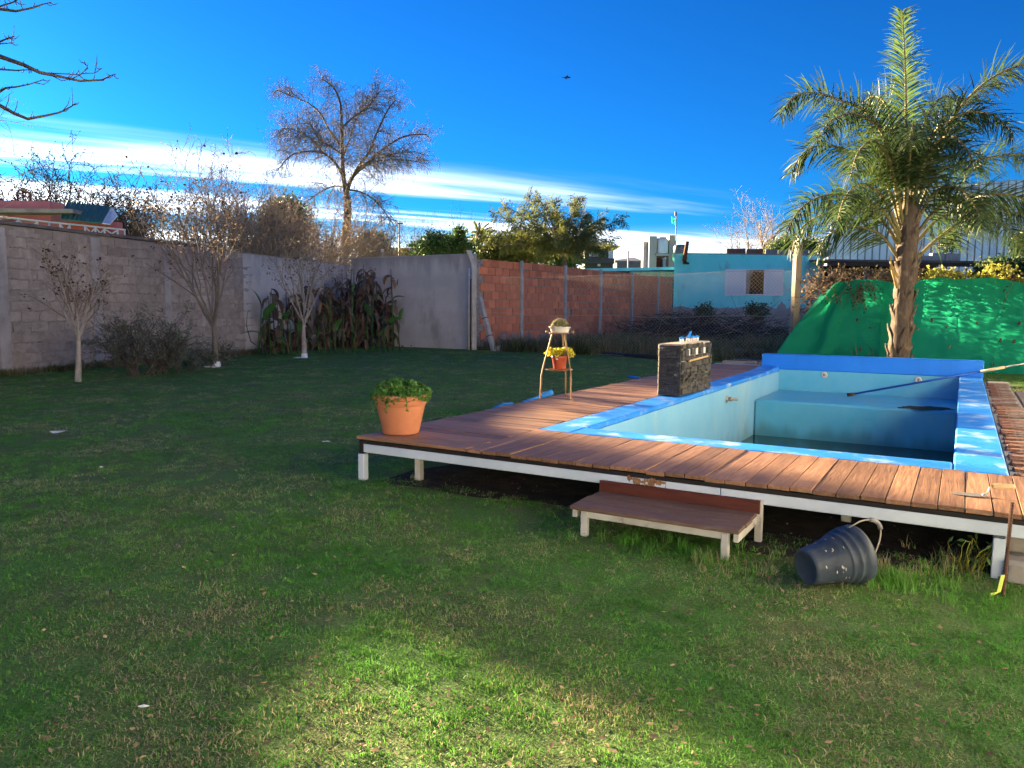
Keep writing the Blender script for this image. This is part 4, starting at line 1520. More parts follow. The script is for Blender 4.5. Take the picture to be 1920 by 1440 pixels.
def big_tree():
    """the tall bare tree: forking trunk, long arching limbs, fine drooping twigs"""
    D = 45.0
    base = gx(652, D)
    s = D / FPX
    t = thing('tall_bare_tree', base, 0, 'tall round-crowned bare tree rising alone behind the wall', 'tree')
    rnd = random.Random(12)

    def pt(px, py, dy=0.0):
        p = at(px, py, D + dy)
        return p - base
    segs = []
    limbs = [
        # image spots along the limb with a depth offset and the radii
        ([(646, 480, 0), (648, 440, 0), (652, 400, 0), (651, 372, 0), (648, 355, 0)], (.30, .17)),
        ([(648, 355, 0), (643, 325, -.3), (642, 290, -.5), (641, 240, -.8), (638, 195, -1), (626, 165, -1.4), (604, 148, -1.8)], (.16, .03)),
        ([(650, 358, 0), (662, 330, .6), (690, 305, 1.2), (720, 278, 2.0), (760, 255, 2.6), (800, 252, 3.0)], (.15, .03)),
        ([(655, 345, .3), (672, 312, -.8), (692, 285, -1.6), (708, 245, -2.4), (728, 205, -3.0), (742, 188, -3.2)], (.10, .025)),
        ([(643, 330, -.3), (628, 305, -1.2), (606, 287, -2.2), (575, 284, -3.0), (545, 292, -3.6), (520, 320, -4)], (.09, .025)),
        ([(641, 275, -.5), (618, 245, .8), (600, 212, 1.8), (575, 192, 2.6), (540, 178, 3.2), (522, 168, 3.4)], (.085, .022)),
        ([(648, 352, 0), (628, 349, 1.2), (600, 360, 2.4), (575, 378, 3.2), (560, 400, 3.8)], (.06, .02)),
        ([(656, 356, 0), (676, 360, -1.2), (698, 372, -2.2), (720, 395, -3.0), (732, 415, -3.4)], (.06, .02)),
        ([(641, 240, -.8), (662, 220, -1.8), (690, 200, -2.8), (712, 172, -3.6)], (.06, .02)),
        ([(690, 305, 1.2), (722, 300, 2.6), (760, 300, 4), (790, 305, 4.6)], (.06, .02)),
        ([(641, 300, -.4), (655, 262, 2), (668, 225, 3.4), (690, 180, 4.4)], (.07, .02)),
        ([(606, 287, -2.2), (585, 262, -3), (556, 245, -3.4), (530, 240, -3.6)], (.05, .018)),
        ([(642, 290, -.5), (620, 275, -3), (600, 262, -4.4), (580, 230, -5.2)], (.06, .018)),
        ([(672, 312, -.8), (700, 300, -3), (730, 290, -4.4), (765, 285, -5)], (.05, .018)),
    ]
    trunk, crown = MB(), MB()
    P = dict(n=[4, 4, 3], wob=[.16, .22, .25], grav=[-.06, -.16, -.24], kids=[6, 4, 0], start=[.1, .1, 0], ang=[(25, 75), (30, 80), (0, 0)],
             ratio=[(.4, .7), (.45, .8), (0, 0)], max=2, tip=.4, kr=.6, minr=.007)
    for k, (pts, (r0, r1)) in enumerate(limbs):
        q = [pt(*p) for p in pts]
        # smooth
        fine = []
        for i in range(len(q) - 1):
            for j in range(4):
                u = j / 4
                p0, p1, p2, p3 = q[max(i - 1, 0)], q[i], q[i + 1], q[min(i + 2, len(q) - 1)]
                fine.append(.5 * ((2 * p1) + (p2 - p0) * u + (2 * p0 - 5 * p1 + 4 * p2 - p3) * u * u + (3 * p1 - p0 - 3 * p2 + p3) * u ** 3))
        fine.append(q[-1])
        n = len(fine)
        rad = [r0 + (r1 - r0) * (i / (n - 1)) ** .8 for i in range(n)]
        trunk.tube(fine, rad, 8, cap=False)
        if k == 0:
            continue
        m = 42
        for j in range(m):
            u = .12 + .88 * (j + rnd.random()) / m
            x = u * (n - 1)
            i = min(int(x), n - 2)
            p = fine[i].lerp(fine[i + 1], x - i)
            dl = (fine[i + 1] - fine[i]).normalized()
            side = Matrix.Rotation(rnd.uniform(0, 6.28), 3, dl) @ dl.orthogonal().normalized()
            a = R(rnd.uniform(25, 80))
            d = dl * math.cos(a) + side * math.sin(a)
            d.z += .12
            sg = []
            grow(rnd, sg, p, d.normalized(), rnd.uniform(.8, 1.9) * (1.15 - .45 * u), .020, 0, P)
            for lev, pp, rr in sg:
                crown.tube(pp, rr, 3, cap=False)
    trunk.build('trunk', M['bark_dark'], t)
    crown.build('crown', pm('fine_twigs', (.17, .15, .14), (.125, .11, .105), 3, .9), t)


big_tree()

VASE = dict(n=[3, 6, 5, 4, 3], wob=[.03, .06, .10, .14, .2], grav=[0, .05, .03, .0, 0], kids=[8, 5, 4, 2, 0], start=[.78, .25, .2, .2, 0],
            ang=[(10, 38), (14, 38), (18, 48), (20, 60), (0, 0)], ratio=[(1.7, 2.6), (.35, .6), (.4, .7), (.4, .8), (0, 0)], max=4, tip=.5, kr=.55, minr=.0035)


def yard_trees():
    spec = [(146, 716, 0.95, .060, 21, 2.9, 'slender bare young tree nearest the left edge against block wall', 0),
            (406, 688, 1.15, .085, 22, 4.7, 'tallest bare young tree with seed heads before the block wall', 1),
            (571, 671, 1.10, .080, 25, 3.9, 'pale trunked bare young tree beside the withered canna bed', 2)]
    for px, py, H, r, seed, tot, lab, k in spec:
        base = ground(px, py)
        P = dict(VASE)
        f = (tot - H) / H
        P['ratio'] = [(.72 * f, 1.05 * f)] + VASE['ratio'][1:]
        rnd = random.Random(seed)
        t = thing('young_tree', base, 0, lab, 'tree', 'bare young trees along the wall')
        segs = []
        grow(rnd, segs, Vector((0, 0, -.03)), Vector((.03 * (1, -2, .8)[k], 0, 1)).normalized(), H, r, 0, P)
        segs_mesh(segs, (0, 1), (9, 6, 4, 3, 3)).build('trunk', M['bark_pale'] if k != 1 else M['bark_grey'], t)
        segs_mesh(segs, (2, 3, 4), (9, 6, 4, 3, 3)).build('crown', M['twig_brown'] if k != 2 else M['twig_tan'], t)
        # dark seed heads and last dry leaves on the twig ends
        rn = np.random.default_rng(seed)
        tips = [s_[1][-1] for s_ in segs if s_[0] >= 3]
        mb = MB()
        for p in tips:
            if rnd.random() < (.16, .30, .10)[k]:
                for _ in range(rnd.choice((1, 2, 3))):
                    q = p + Vector((rnd.gauss(0, .03), rnd.gauss(0, .03), rnd.gauss(0, .03)))
                    mb.ball(q, rnd.uniform(.012, .024), 5, 4, (1, 1, .8), .3, rnd)
        mb.build('seed_heads', M['pods'], t)['kind'] = 'stuff'
        A = np.array([tuple(p) for p in tips])
        if k != 0:
            A = A[A[:, 2] > 1.2]
            n = min(len(A), (0, 90, 600)[k])
            A = A[rn.permutation(len(A))[:n]]
            V, F = leaf_quads(A, .085, .42, rn, droop=.6)
            np_mesh('dry_leaves', V, F, M['dry_leaf'], t)
        if k:
            MB().lathe([(r * 1.25, -.02), (r * 1.15, .05), (r * 1.02, .13)], 12).build('white_base', M['white_steel'], t)
            c = MB()
            rr = random.Random(seed + 7)
            c.ball((-.08, -.08, .0), .17, 9, 5, (1.2, .7, .16), .25, rr)
            tag(c.build('white_rag', pm('white_rag_%d' % k, (.62, .62, .66), (.52, .52, .56), 8, .9), None, base + Vector((0, -.05, .012))), ('white rag lying at the foot of the tallest young tree', 'white rag lying at the foot of the pale trunked tree')[k - 1], 'rag')


yard_trees()

BUSH = dict(n=[4, 5, 4, 3], wob=[.10, .12, .16, .2], grav=[.02, .02, .0, -.02], kids=[9, 7, 4, 0], start=[.2, .12, .1, 0],
            ang=[(15, 45), (20, 55), (25, 65), (0, 0)], ratio=[(.45, .75), (.4, .7), (.4, .75), (0, 0)], max=3, tip=.45, kr=.58, minr=.010)


def bare_bush(px, ptop, D, spread_px, seed, label, stems=7, twig='twig_tan', leaves=1200, leafmat='dry_leaf', leafsize=.09, group='bare bushes behind the left wall', name='bare_bush', P=BUSH, r=.05, pods=0):
    base = gx(px, D)
    H = at(px, ptop, D).z
    rnd = random.Random(seed)
    t = thing(name, base, 0, label, 'bush', group)
    segs = []
    sp = spread_px * D / FPX
    for k in range(stems):
        a = 6.28 * k / stems + rnd.uniform(-.4, .4)
        q = Vector((math.cos(a), math.sin(a), 0))
        tilt = sp / H * rnd.uniform(.25, .95)
        grow(rnd, segs, q * .15 + Vector((0, 0, -.02)), (Vector((0, 0, 1)) + q * tilt).normalized(), H * rnd.uniform(.62, .88), r * rnd.uniform(.7, 1.2), 0, P)
    segs_mesh(segs, (0,), (6, 4, 3, 3)).build('stems', M['bark_grey'], t)
    segs_mesh(segs, (1, 2, 3), (6, 4, 3, 3)).build('crown', M[twig], t)
    rn = np.random.default_rng(seed)
    if leaves:
        A = np.array([tuple(p) for lev, pts, _ in segs if lev >= 2 for p in pts[1:]])
        A = A[rn.permutation(len(A))[:leaves]]
        V, F = leaf_quads(A, leafsize, .45, rn, droop=.3)
        np_mesh('leaves', V, F, M[leafmat], t)
    if pods:
        mb = MB()
        for lev, pts, _ in segs:
            if lev >= 2 and rnd.random() < pods:
                mb.ball(pts[-1], rnd.uniform(.03, .055), 5, 4, (1, 1, .8), .3, rnd)
        mb.build('seed_heads', M['pods'], t)['kind'] = 'stuff'
    return t


bare_bush(345, 345, 26, 85, 41, 'twiggy bush with seed heads left of the rounded one', 6, leaves=300, pods=.12, P=dict(BUSH, kids=[5, 4, 3, 0], minr=.008))
bare_bush(425, 330, 29, 75, 42, 'highest rounded brown bush over the block wall', 11, leaves=900, pods=.05)
bare_bush(505, 385, 27, 60, 43, 'tan bush full of dry leaves left of the tall tree trunk', 9, leaves=2200)
bare_bush(570, 400, 30, 55, 44, 'dry leaved bush just left of the tall tree trunk', 9, leaves=2200)
bare_bush(625, 425, 34, 45, 45, 'low dry bush around the foot of the tall tree', 8, leaves=1200)
bare_bush(690, 430, 36, 34, 46, 'thin drooping bush right of the tall tree trunk', 7, leaves=500)
bare_bush(792, 428, 60, 34, 47, 'bare grey shrub right of the street lamp', 9, leaves=0, twig='twig_brown', r=.07)


def leafy(name, px, pbot, ptop, D, half_px, seed, label, mat, n_clump, per, size, aspect=.5, clump_r=.25, cat='tree', group=None, trunk=True, depth=.9, shell=.45, extra=None, up=0., flat=.8):
    base = gx(px, D)
    zt, zb = at(px, ptop, D).z, at(px, pbot, D).z
    rx = half_px * D / FPX
    rz = (zt - zb) / 2
    rn = np.random.default_rng(seed)
    t = thing(name, base, 0, label, cat, group)
    c = (0, 0, (zt + zb) / 2)
    Pn = clumps(rn, c, (rx * .92, rx * depth, rz * .92), n_clump, per, clump_r, shell, flat)
    V, F = leaf_quads(Pn, size, aspect, rn, up=up)
    np_mesh('crown', V, F, M[mat], t)
    if trunk:
        rnd = random.Random(seed)
        segs = []
        P = dict(n=[4, 4, 3], wob=[.05, .14, .2], grav=[0, .05, 0], kids=[7, 5, 0], start=[.35, .2, 0], ang=[(25, 60), (25, 60), (0, 0)], ratio=[(.35, .6), (.4, .6), (0, 0)], max=2, tip=.4)
        grow(rnd, segs, Vector((0, 0, -.05)), Vector((0, 0, 1)), (zb + rz * 1.3), max(.06, rx * .06), 0, P)
        segs_mesh(segs, (0, 1, 2), (7, 5, 3)).build('trunk', M['bark_grey'], t)
    return t, c, (rx, rx * depth, rz), rn


leafy('evergreen_tree', 541, 480, 366, 42, 38, 51, 'rounded dark evergreen tree left of the tall bare tree', 'leaf_dark', 260, 40, .20, .5, .32)
leafy('cedar_tree', 700, 490, 432, 48, 34, 52, 'dark spreading cedar right of the tall tree trunk', 'leaf_dark', 160, 34, .22, .3, .3, flat=.35)
t_, c_, r_, rn_ = leafy('orange_tree', 833, 500, 440, 40, 66, 53, 'dark leafy orange tree above the plaster wall end', 'leaf_mid', 220, 36, .19, .5, .26)


def fruits(t, c, r, rn, n, rad=.07):
    for k in range(n):
        d = rn.normal(size=3)
        d /= np.linalg.norm(d)
        d[1] = -abs(d[1])
        p = np.array(c) + d * np.array(r) * .95
        MB().ball(tuple(p), rad, 9, 7).build('orange', M['orange'], t)


fruits(t_, c_, r_, rn_, 5)
leafy('leafy_shoot', 863, 470, 420, 39, 12, 54, 'upright leafy shoot left of the small distant palm', 'leaf_mid', 26, 30, .17, .45, .12, cat='shrub')
t_, c_, r_, rn_ = leafy('round_tree', 962, 512, 440, 41, 70, 55, 'rounded yellow green tree behind the brick wall', 'leaf_olive', 300, 40, .19, .5, .27)
fruits(t_, c_, r_, rn_, 6, .06)
leafy('clipped_hedge', 1052, 510, 452, 45, 40, 56, 'dark green bush behind the feathery tree', 'leaf_dark', 140, 36, .19, .5, .26, cat='bush', trunk=False)
for px, pt_, D, hw, sd, lab in ((1468, 444, 58, 24, 57, 'dark green shrub just left of the timber post top'), (1452, 458, 60, 18, 58, 'low olive shrub left of the dark one above turquoise roof'), (1517, 452, 58, 22, 59, 'dark green shrub between timber post and warehouse')):
    leafy('roofline_shrub', px, 486, pt_, D, hw, sd, lab, 'leaf_dark' if sd != 58 else 'leaf_olive', 80, 30, .24, .45, .28, cat='shrub', group='shrubs above the turquoise roof', trunk=False)
leafy('dark_conifer', 1918, 520, 418, 44, 26, 60, 'dark conifer at the right edge before the warehouse', 'leaf_dark', 110, 36, .22, .3, .22)
leafy('climbing_shrub', 1770, 488, 420, 46, 16, 61, 'thin dark shrub growing before the warehouse behind palm', 'leaf_dark', 30, 26, .2, .4, .2, cat='shrub')
leafy('ivy_mass', 1880, 540, 488, 37, 62, 62, 'dark ivy mass right of the open shed', 'leaf_dark', 150, 36, .2, .6, .25, cat='ivy', trunk=False, depth=.4)
bare_bush(1408, 403, 66, 48, 48, 'round bare tree above the turquoise roof', 6, leaves=700, twig='twig_tan', leafmat='dry_leaf', leafsize=.14, group=None, name='round_bare_tree', r=.16,
          P=dict(BUSH, kids=[7, 6, 4, 0], minr=.014))
for px, pt_, D, hw, sd, lab in ((40, 356, 36, 60, 71, 'thin leaved bare tree behind the rusty roof frame'), (165, 338, 42, 85, 72, 'spreading knotty tree behind the green roof'), (232, 366, 40, 60, 73, 'lower knotty tree right of the green roof')):
    bare_bush(px, pt_, D, hw, sd, lab, 9, leaves=5000, twig='bark_dark', leafmat='pods', leafsize=.13, group='trees behind the pink house', name='knotty_tree', r=.10, P=dict(BUSH, minr=.016, wob=[.12, .2, .28, .35]))


def feathery_tree():
    """tree with long pinnate leaves in arching sprays"""
    D = 37.0
    base = gx(1062, D)
    t = thing('feathery_tree', base, 0, 'feathery tree with long drooping compound leaves above brick wall', 'tree')
    rnd = random.Random(77)
    trunk, V, F = MB(), [], []
    tips = [(925, 402, -1), (945, 385, 1), (990, 368, .5), (1010, 372, -1.5), (1035, 380, 1.5), (1085, 370, -1), (1080, 385, 1.6), (1130, 408, .8), (1168, 412, -.6), (1150, 450, 1), (910, 430, 1.2),
            (960, 420, -2), (1110, 440, -2), (1000, 430, -2.4), (1060, 420, -2.2), (1100, 400, .2), (975, 395, 2.2), (1040, 400, 2.6), (1130, 470, -1.6), (940, 460, -1.6), (1015, 470, -2.6), (1085, 475, -2.6), (1050, 450, -3), (905, 445, -.4), (1120, 425, 2)]
    root = Vector((0, 0, 0))
    hub = at(1058, 480, D) - base
    trunk.tube([root, hub * .5 + Vector((.05, 0, 0)), hub], [.14, .12, .10], 7)
    for px, py, dy in tips:
        tip = at(px, py, D + dy) - base
        mid = hub.lerp(tip, .55) + Vector((0, 0, .5))
        pts = []
        for k in range(11):
            u = k / 10
            pts.append(hub * (1 - u) ** 2 + mid * 2 * u * (1 - u) + tip * u * u)
        trunk.tube(pts, [.05 - .042 * k / 10 for k in range(11)], 5, cap=False)
        # compound leaves along the outer part of every shoot
        for k in range(46):
            u = .25 + .75 * k / 45
            i = min(int(u * 10), 9)
            p = pts[i].lerp(pts[i + 1], u * 10 - i)
            ax = (pts[i + 1] - pts[i]).normalized()
            side = Matrix.Rotation(rnd.uniform(0, 6.28), 3, ax) @ ax.orthogonal().normalized()
            d = (ax * .6 + side * .8).normalized()
            ln = rnd.uniform(.35, .62)
            q = p.copy()
            for j in range(7):
                d = (d + Vector((0, 0, -.13))).normalized()
                q2 = q + d * ln / 7
                w = d.orthogonal().normalized()
                w = Matrix.Rotation(rnd.uniform(-.5, .5), 3, d) @ w
                for sg in (-1, 1):
                    e = (d * .55 + w * sg * .8 + Vector((0, 0, -.25))).normalized() * rnd.uniform(.15, .25)
                    n_ = d.cross(e).normalized() * .0
                    wd = d * .030
                    o = len(V)
                    V.extend([q, q + e * .5 + wd, q + e, q + e * .5 - wd])
                    F.append((o, o + 1, o + 2, o + 3))
                q = q2
    trunk.build('trunk', M['bark_grey'], t)
    np_mesh('crown', np.array([tuple(v) for v in V]), np.array(F), M['leaf_olive'], t)
    # small far palm left of it
    b = gx(897, 60)
    p = thing('distant_palm', b, 0, 'tiny distant palm above the bent concrete post', 'palm')
    z = at(897, 440, 60).z
    MB().tube([(0, 0, 0), (.1, 0, z * .6), (.05, 0, z)], [.28, .24, .30], 8).build('trunk', M['bark_grey'], p)
    V, F = [], []
    for k in range(46):
        a, e = rnd.uniform(0, 6.28), rnd.uniform(-.7, 1.2)
        d = Vector((math.cos(a) * math.cos(e), math.sin(a) * math.cos(e), math.sin(e)))
        q = Vector((.05, 0, z))
        for j in range(5):
            q2 = q + d * .24
            w = d.orthogonal().normalized() * .11
            o = len(V)
            V.extend([q - w, q + w, q2 + w * .8, q2 - w * .8])
            F.append((o, o + 1, o + 2, o + 3))
            d = (d + Vector((0, 0, -.16))).normalized()
            q = q2
    np_mesh('crown', np.array([tuple(v) for v in V]), np.array(F), M['leaf_olive'], p)


feathery_tree()


# ------------------------------------------------------------------ the palm by the pool
def palm():
    D = 15.5
    base = gx(1690, D)
    t = thing('palm_tree', base, 0, 'queen palm with arching feathery fronds behind the pool', 'palm')
    rnd = random.Random(5)
    s = D / FPX
    boot = pm('palm_boots', (.120, .088, .068), (.068, .050, .041), 5, .9, .5, None, (8, 8, 1.2), island=.35, stain=(.24, .18, .12), stain_scale=5, stain_amt=.5)
    zc = at(1697, 400, D).z
    prof = [(.24, -.05), (.21, .25), (.18, .6), (.17, 1.1), (.165, 1.5), (.17, 1.9), (.195, 2.2), (.19, 2.6), (.17, 3.0), (.17, zc), (.12, zc + .35)]
    mb = MB()
    n = 20
    vs_ = []
    for i, (r, z) in enumerate(prof):
        cx = .07 * (z / zc)
        for k in range(n):
            a = 6.283 * k / n
            rr = r * (1 + .06 * math.sin(3 * a + z * 5) + .04 * math.sin(7 * a - z * 9))
            vs_.append((cx + rr * math.cos(a), rr * math.sin(a), z))
    fs = [(i * n + k, i * n + (k + 1) % n, (i + 1) * n + (k + 1) % n, (i + 1) * n + k) for i in range(len(prof) - 1) for k in range(n)]
    mb.add(vs_, fs, True).build('trunk', boot, t)
    # old leaf bases wrapped round the trunk
    k = 0
    for z, rr, h, wd in [(.0, .215, .55, .17), (.25, .195, .5, .15), (.55, .18, .6, .14), (.95, .17, .6, .14), (1.3, .165, .55, .13), (1.65, .165, .6, .13), (1.95, .185, .55, .13), (2.2, .19, .6, .12), (2.5, .18, .6, .11), (2.8, .165, .6, .09)]:
        for j in range(5):
            a = 1.256 * j + k * .55 + rnd.uniform(-.2, .2)
            k += 1
            q = MB()
            m = 6
            vv = []
            for i in range(m + 1):
                u = i / m
                w = wd * (1 - u) ** .7 * (1.0 + .3 * math.sin(u * 3))
                out = rr + (.030 if z < 2 else .016) + (.055 if z < 2 else .04) * u * u + .015 * math.sin(u * 9)
                zz = z + h * u
                cx = .07 * (zz / zc)
                for e in (-1, 0, 1):
                    aa = a + e * w / rr * .75
                    o = out - (.02 if e else 0)
                    vv.append((cx + o * math.cos(aa), o * math.sin(aa), zz + rnd.uniform(-.01, .01)))
            q.add(vv, [(3 * i + e, 3 * i + e + 1, 3 * i + e + 4, 3 * i + e + 3) for i in range(m) for e in (0, 1)], True)
            q.build('leaf_base', boot, t)
    stub = pm('yellow_stub', (.42, .30, .10), (.32, .22, .08), 6, .8)
    for px, p0, p1 in ((1672, (1684, 520), (1676, 500)), (1674, (1683, 540), (1668, 480))):
        MB().tube([at(*p0, D - .2) - base, at((p0[0] + p1[0]) / 2 - 2, (p0[1] + p1[1]) / 2, D - .22) - base, at(*p1, D - .2) - base], [.035, .028, .018], 6).build('petiole_stub', stub, t)
    fr = pm('palm_fronds', (.042, .075, .024), (.070, .105, .032), 3, .42, island=.45, trans=.35)
    frl = pm('young_frond', (.048, .088, .018), (.072, .115, .025), 3, .45, island=.35, trans=.5)
    rach = pm('frond_stalk', (.20, .17, .07), (.14, .12, .05), 4, .7)
    # (image points of the midrib, depth offset at the tip)
    fronds = [
        ([(1697, 440), (1699, 300), (1698, 150), (1692, 20)], -.2, 1),
        ([(1693, 430), (1650, 240), (1571, 187), (1500, 176), (1462, 215)], -.7, 0),
        ([(1702, 430), (1765, 260), (1835, 165), (1925, 120), (1985, 150)], -.5, 0),
        ([(1694, 445), (1655, 330), (1580, 278), (1515, 280), (1482, 325)], .9, 0),
        ([(1703, 445), (1755, 330), (1835, 300), (1930, 290), (1980, 330)], .8, 0),
        ([(1690, 460), (1655, 395), (1580, 365), (1515, 380), (1472, 432)], -.9, 0),
        ([(1705, 460), (1760, 390), (1830, 365), (1910, 370), (1960, 410)], -1.0, 0),
        ([(1688, 490), (1650, 440), (1600, 425), (1555, 440), (1530, 475)], .8, 0),
        ([(1708, 495), (1755, 450), (1810, 412), (1870, 395), (1925, 405)], .3, 0),
        ([(1697, 430), (1705, 300), (1712, 245), (1712, 235), (1705, 262)], -2.6, 0),
        ([(1700, 430), (1735, 300), (1775, 255), (1810, 275), (1830, 320)], -2.2, 0),
        ([(1692, 450), (1655, 370), (1615, 345), (1585, 370), (1570, 415)], -2.0, 0),
        ([(1704, 450), (1745, 370), (1785, 350), (1820, 375), (1840, 420)], -2.0, 0),
        ([(1695, 430), (1670, 310), (1640, 265), (1610, 285), (1595, 330)], -2.2, 0),
        ([(1694, 430), (1665, 270), (1610, 215), (1560, 225), (1530, 265)], -1.6, 0),
        ([(1701, 430), (1740, 270), (1800, 215), (1860, 215), (1900, 250)], -1.6, 0),
        ([(1697, 430), (1680, 290), (1665, 205), (1640, 180), (1615, 195)], 2.2, 0),
        ([(1700, 430), (1722, 280), (1745, 205), (1775, 180), (1800, 200)], 2.2, 0),
        ([(1690, 470), (1640, 400), (1570, 395), (1510, 420), (1480, 465)], 1.6, 0),
        ([(1706, 470), (1760, 410), (1820, 395), (1880, 420), (1920, 465)], 1.8, 0),
    ]
    for pts, dy, young in fronds:
        m = len(pts) - 1
        q = [at(x, y, D + dy * (i / m) ** 1.3) - base for i, (x, y) in enumerate(pts)]
        fine = []
        for i in range(m):
            for j in range(8):
                u = j / 8
                p0, p1, p2, p3 = q[max(i - 1, 0)], q[i], q[i + 1], q[min(i + 2, m)]
                fine.append(.5 * ((2 * p1) + (p2 - p0) * u + (2 * p0 - 5 * p1 + 4 * p2 - p3) * u * u + (3 * p1 - p0 - 3 * p2 + p3) * u ** 3))
        fine.append(q[-1])
        n = len(fine)
        cum = [0]
        for i in range(1, n):
            cum.append(cum[-1] + (fine[i] - fine[i - 1]).length)
        L_ = cum[-1]
        V, F = [], []
        cnt = int(40 * L_ / 1.0)
        for k in range(cnt):
            u = .20 + .80 * k / cnt
            dist = u * L_
            i = max(j for j in range(n - 1) if cum[j] <= dist)
            f = (dist - cum[i]) / max(1e-6, cum[i + 1] - cum[i])
            p = fine[i].lerp(fine[i + 1], f)
            ax = (fine[i + 1] - fine[i]).normalized()
            sd = ax.cross(Vector((0, 0, 1)))
            if sd.length < .3:
                sd = Vector((1, .15, 0))
            sd.normalize()
            for sg in (-1, 1):
                roll = rnd.gauss(0, .95) if not young else rnd.gauss(0, .35)
                e = Matrix.Rotation(roll * sg + sg * .15, 3, ax) @ (sd * sg)
                ln = (.74 if not young else .68) * (math.sin(math.pi * min(1, .22 + .70 * u)) ** .7) * rnd.uniform(.75, 1.15)
                fw = .45 + .6 * u
                d = (e + ax * fw).normalized()
                w = ax.cross(d).cross(d)
                if w.length < 1e-4:
                    continue
                w = w.normalized() * .0105
                c = p
                dr_ = rnd.uniform(.4, 1.7)
                o = len(V)
                seg = 4
                for j in range(seg + 1):
                    t_ = j / seg
                    ww = w * (1.0 - .9 * t_ ** 1.5) * (.6 + .8 * min(1, t_ * 3))
                    V.extend([c - ww, c + ww])
                    d = (d + Vector((rnd.gauss(0, .03), rnd.gauss(0, .03), (-.10 - .12 * t_) * dr_))).normalized()
                    c = c + d * (ln / seg)
                for j in range(seg):
                    F.append((o + 2 * j, o + 2 * j + 1, o + 2 * j + 3, o + 2 * j + 2))
        fo = np_mesh('frond', np.array([tuple(v) for v in V]), np.array(F), frl if young else fr, t)
        MB().tube(fine, [.035 * (1 - i / n) ** .8 + .005 for i in range(n)], 5, cap=False).build('midrib', rach, fo)


palm()


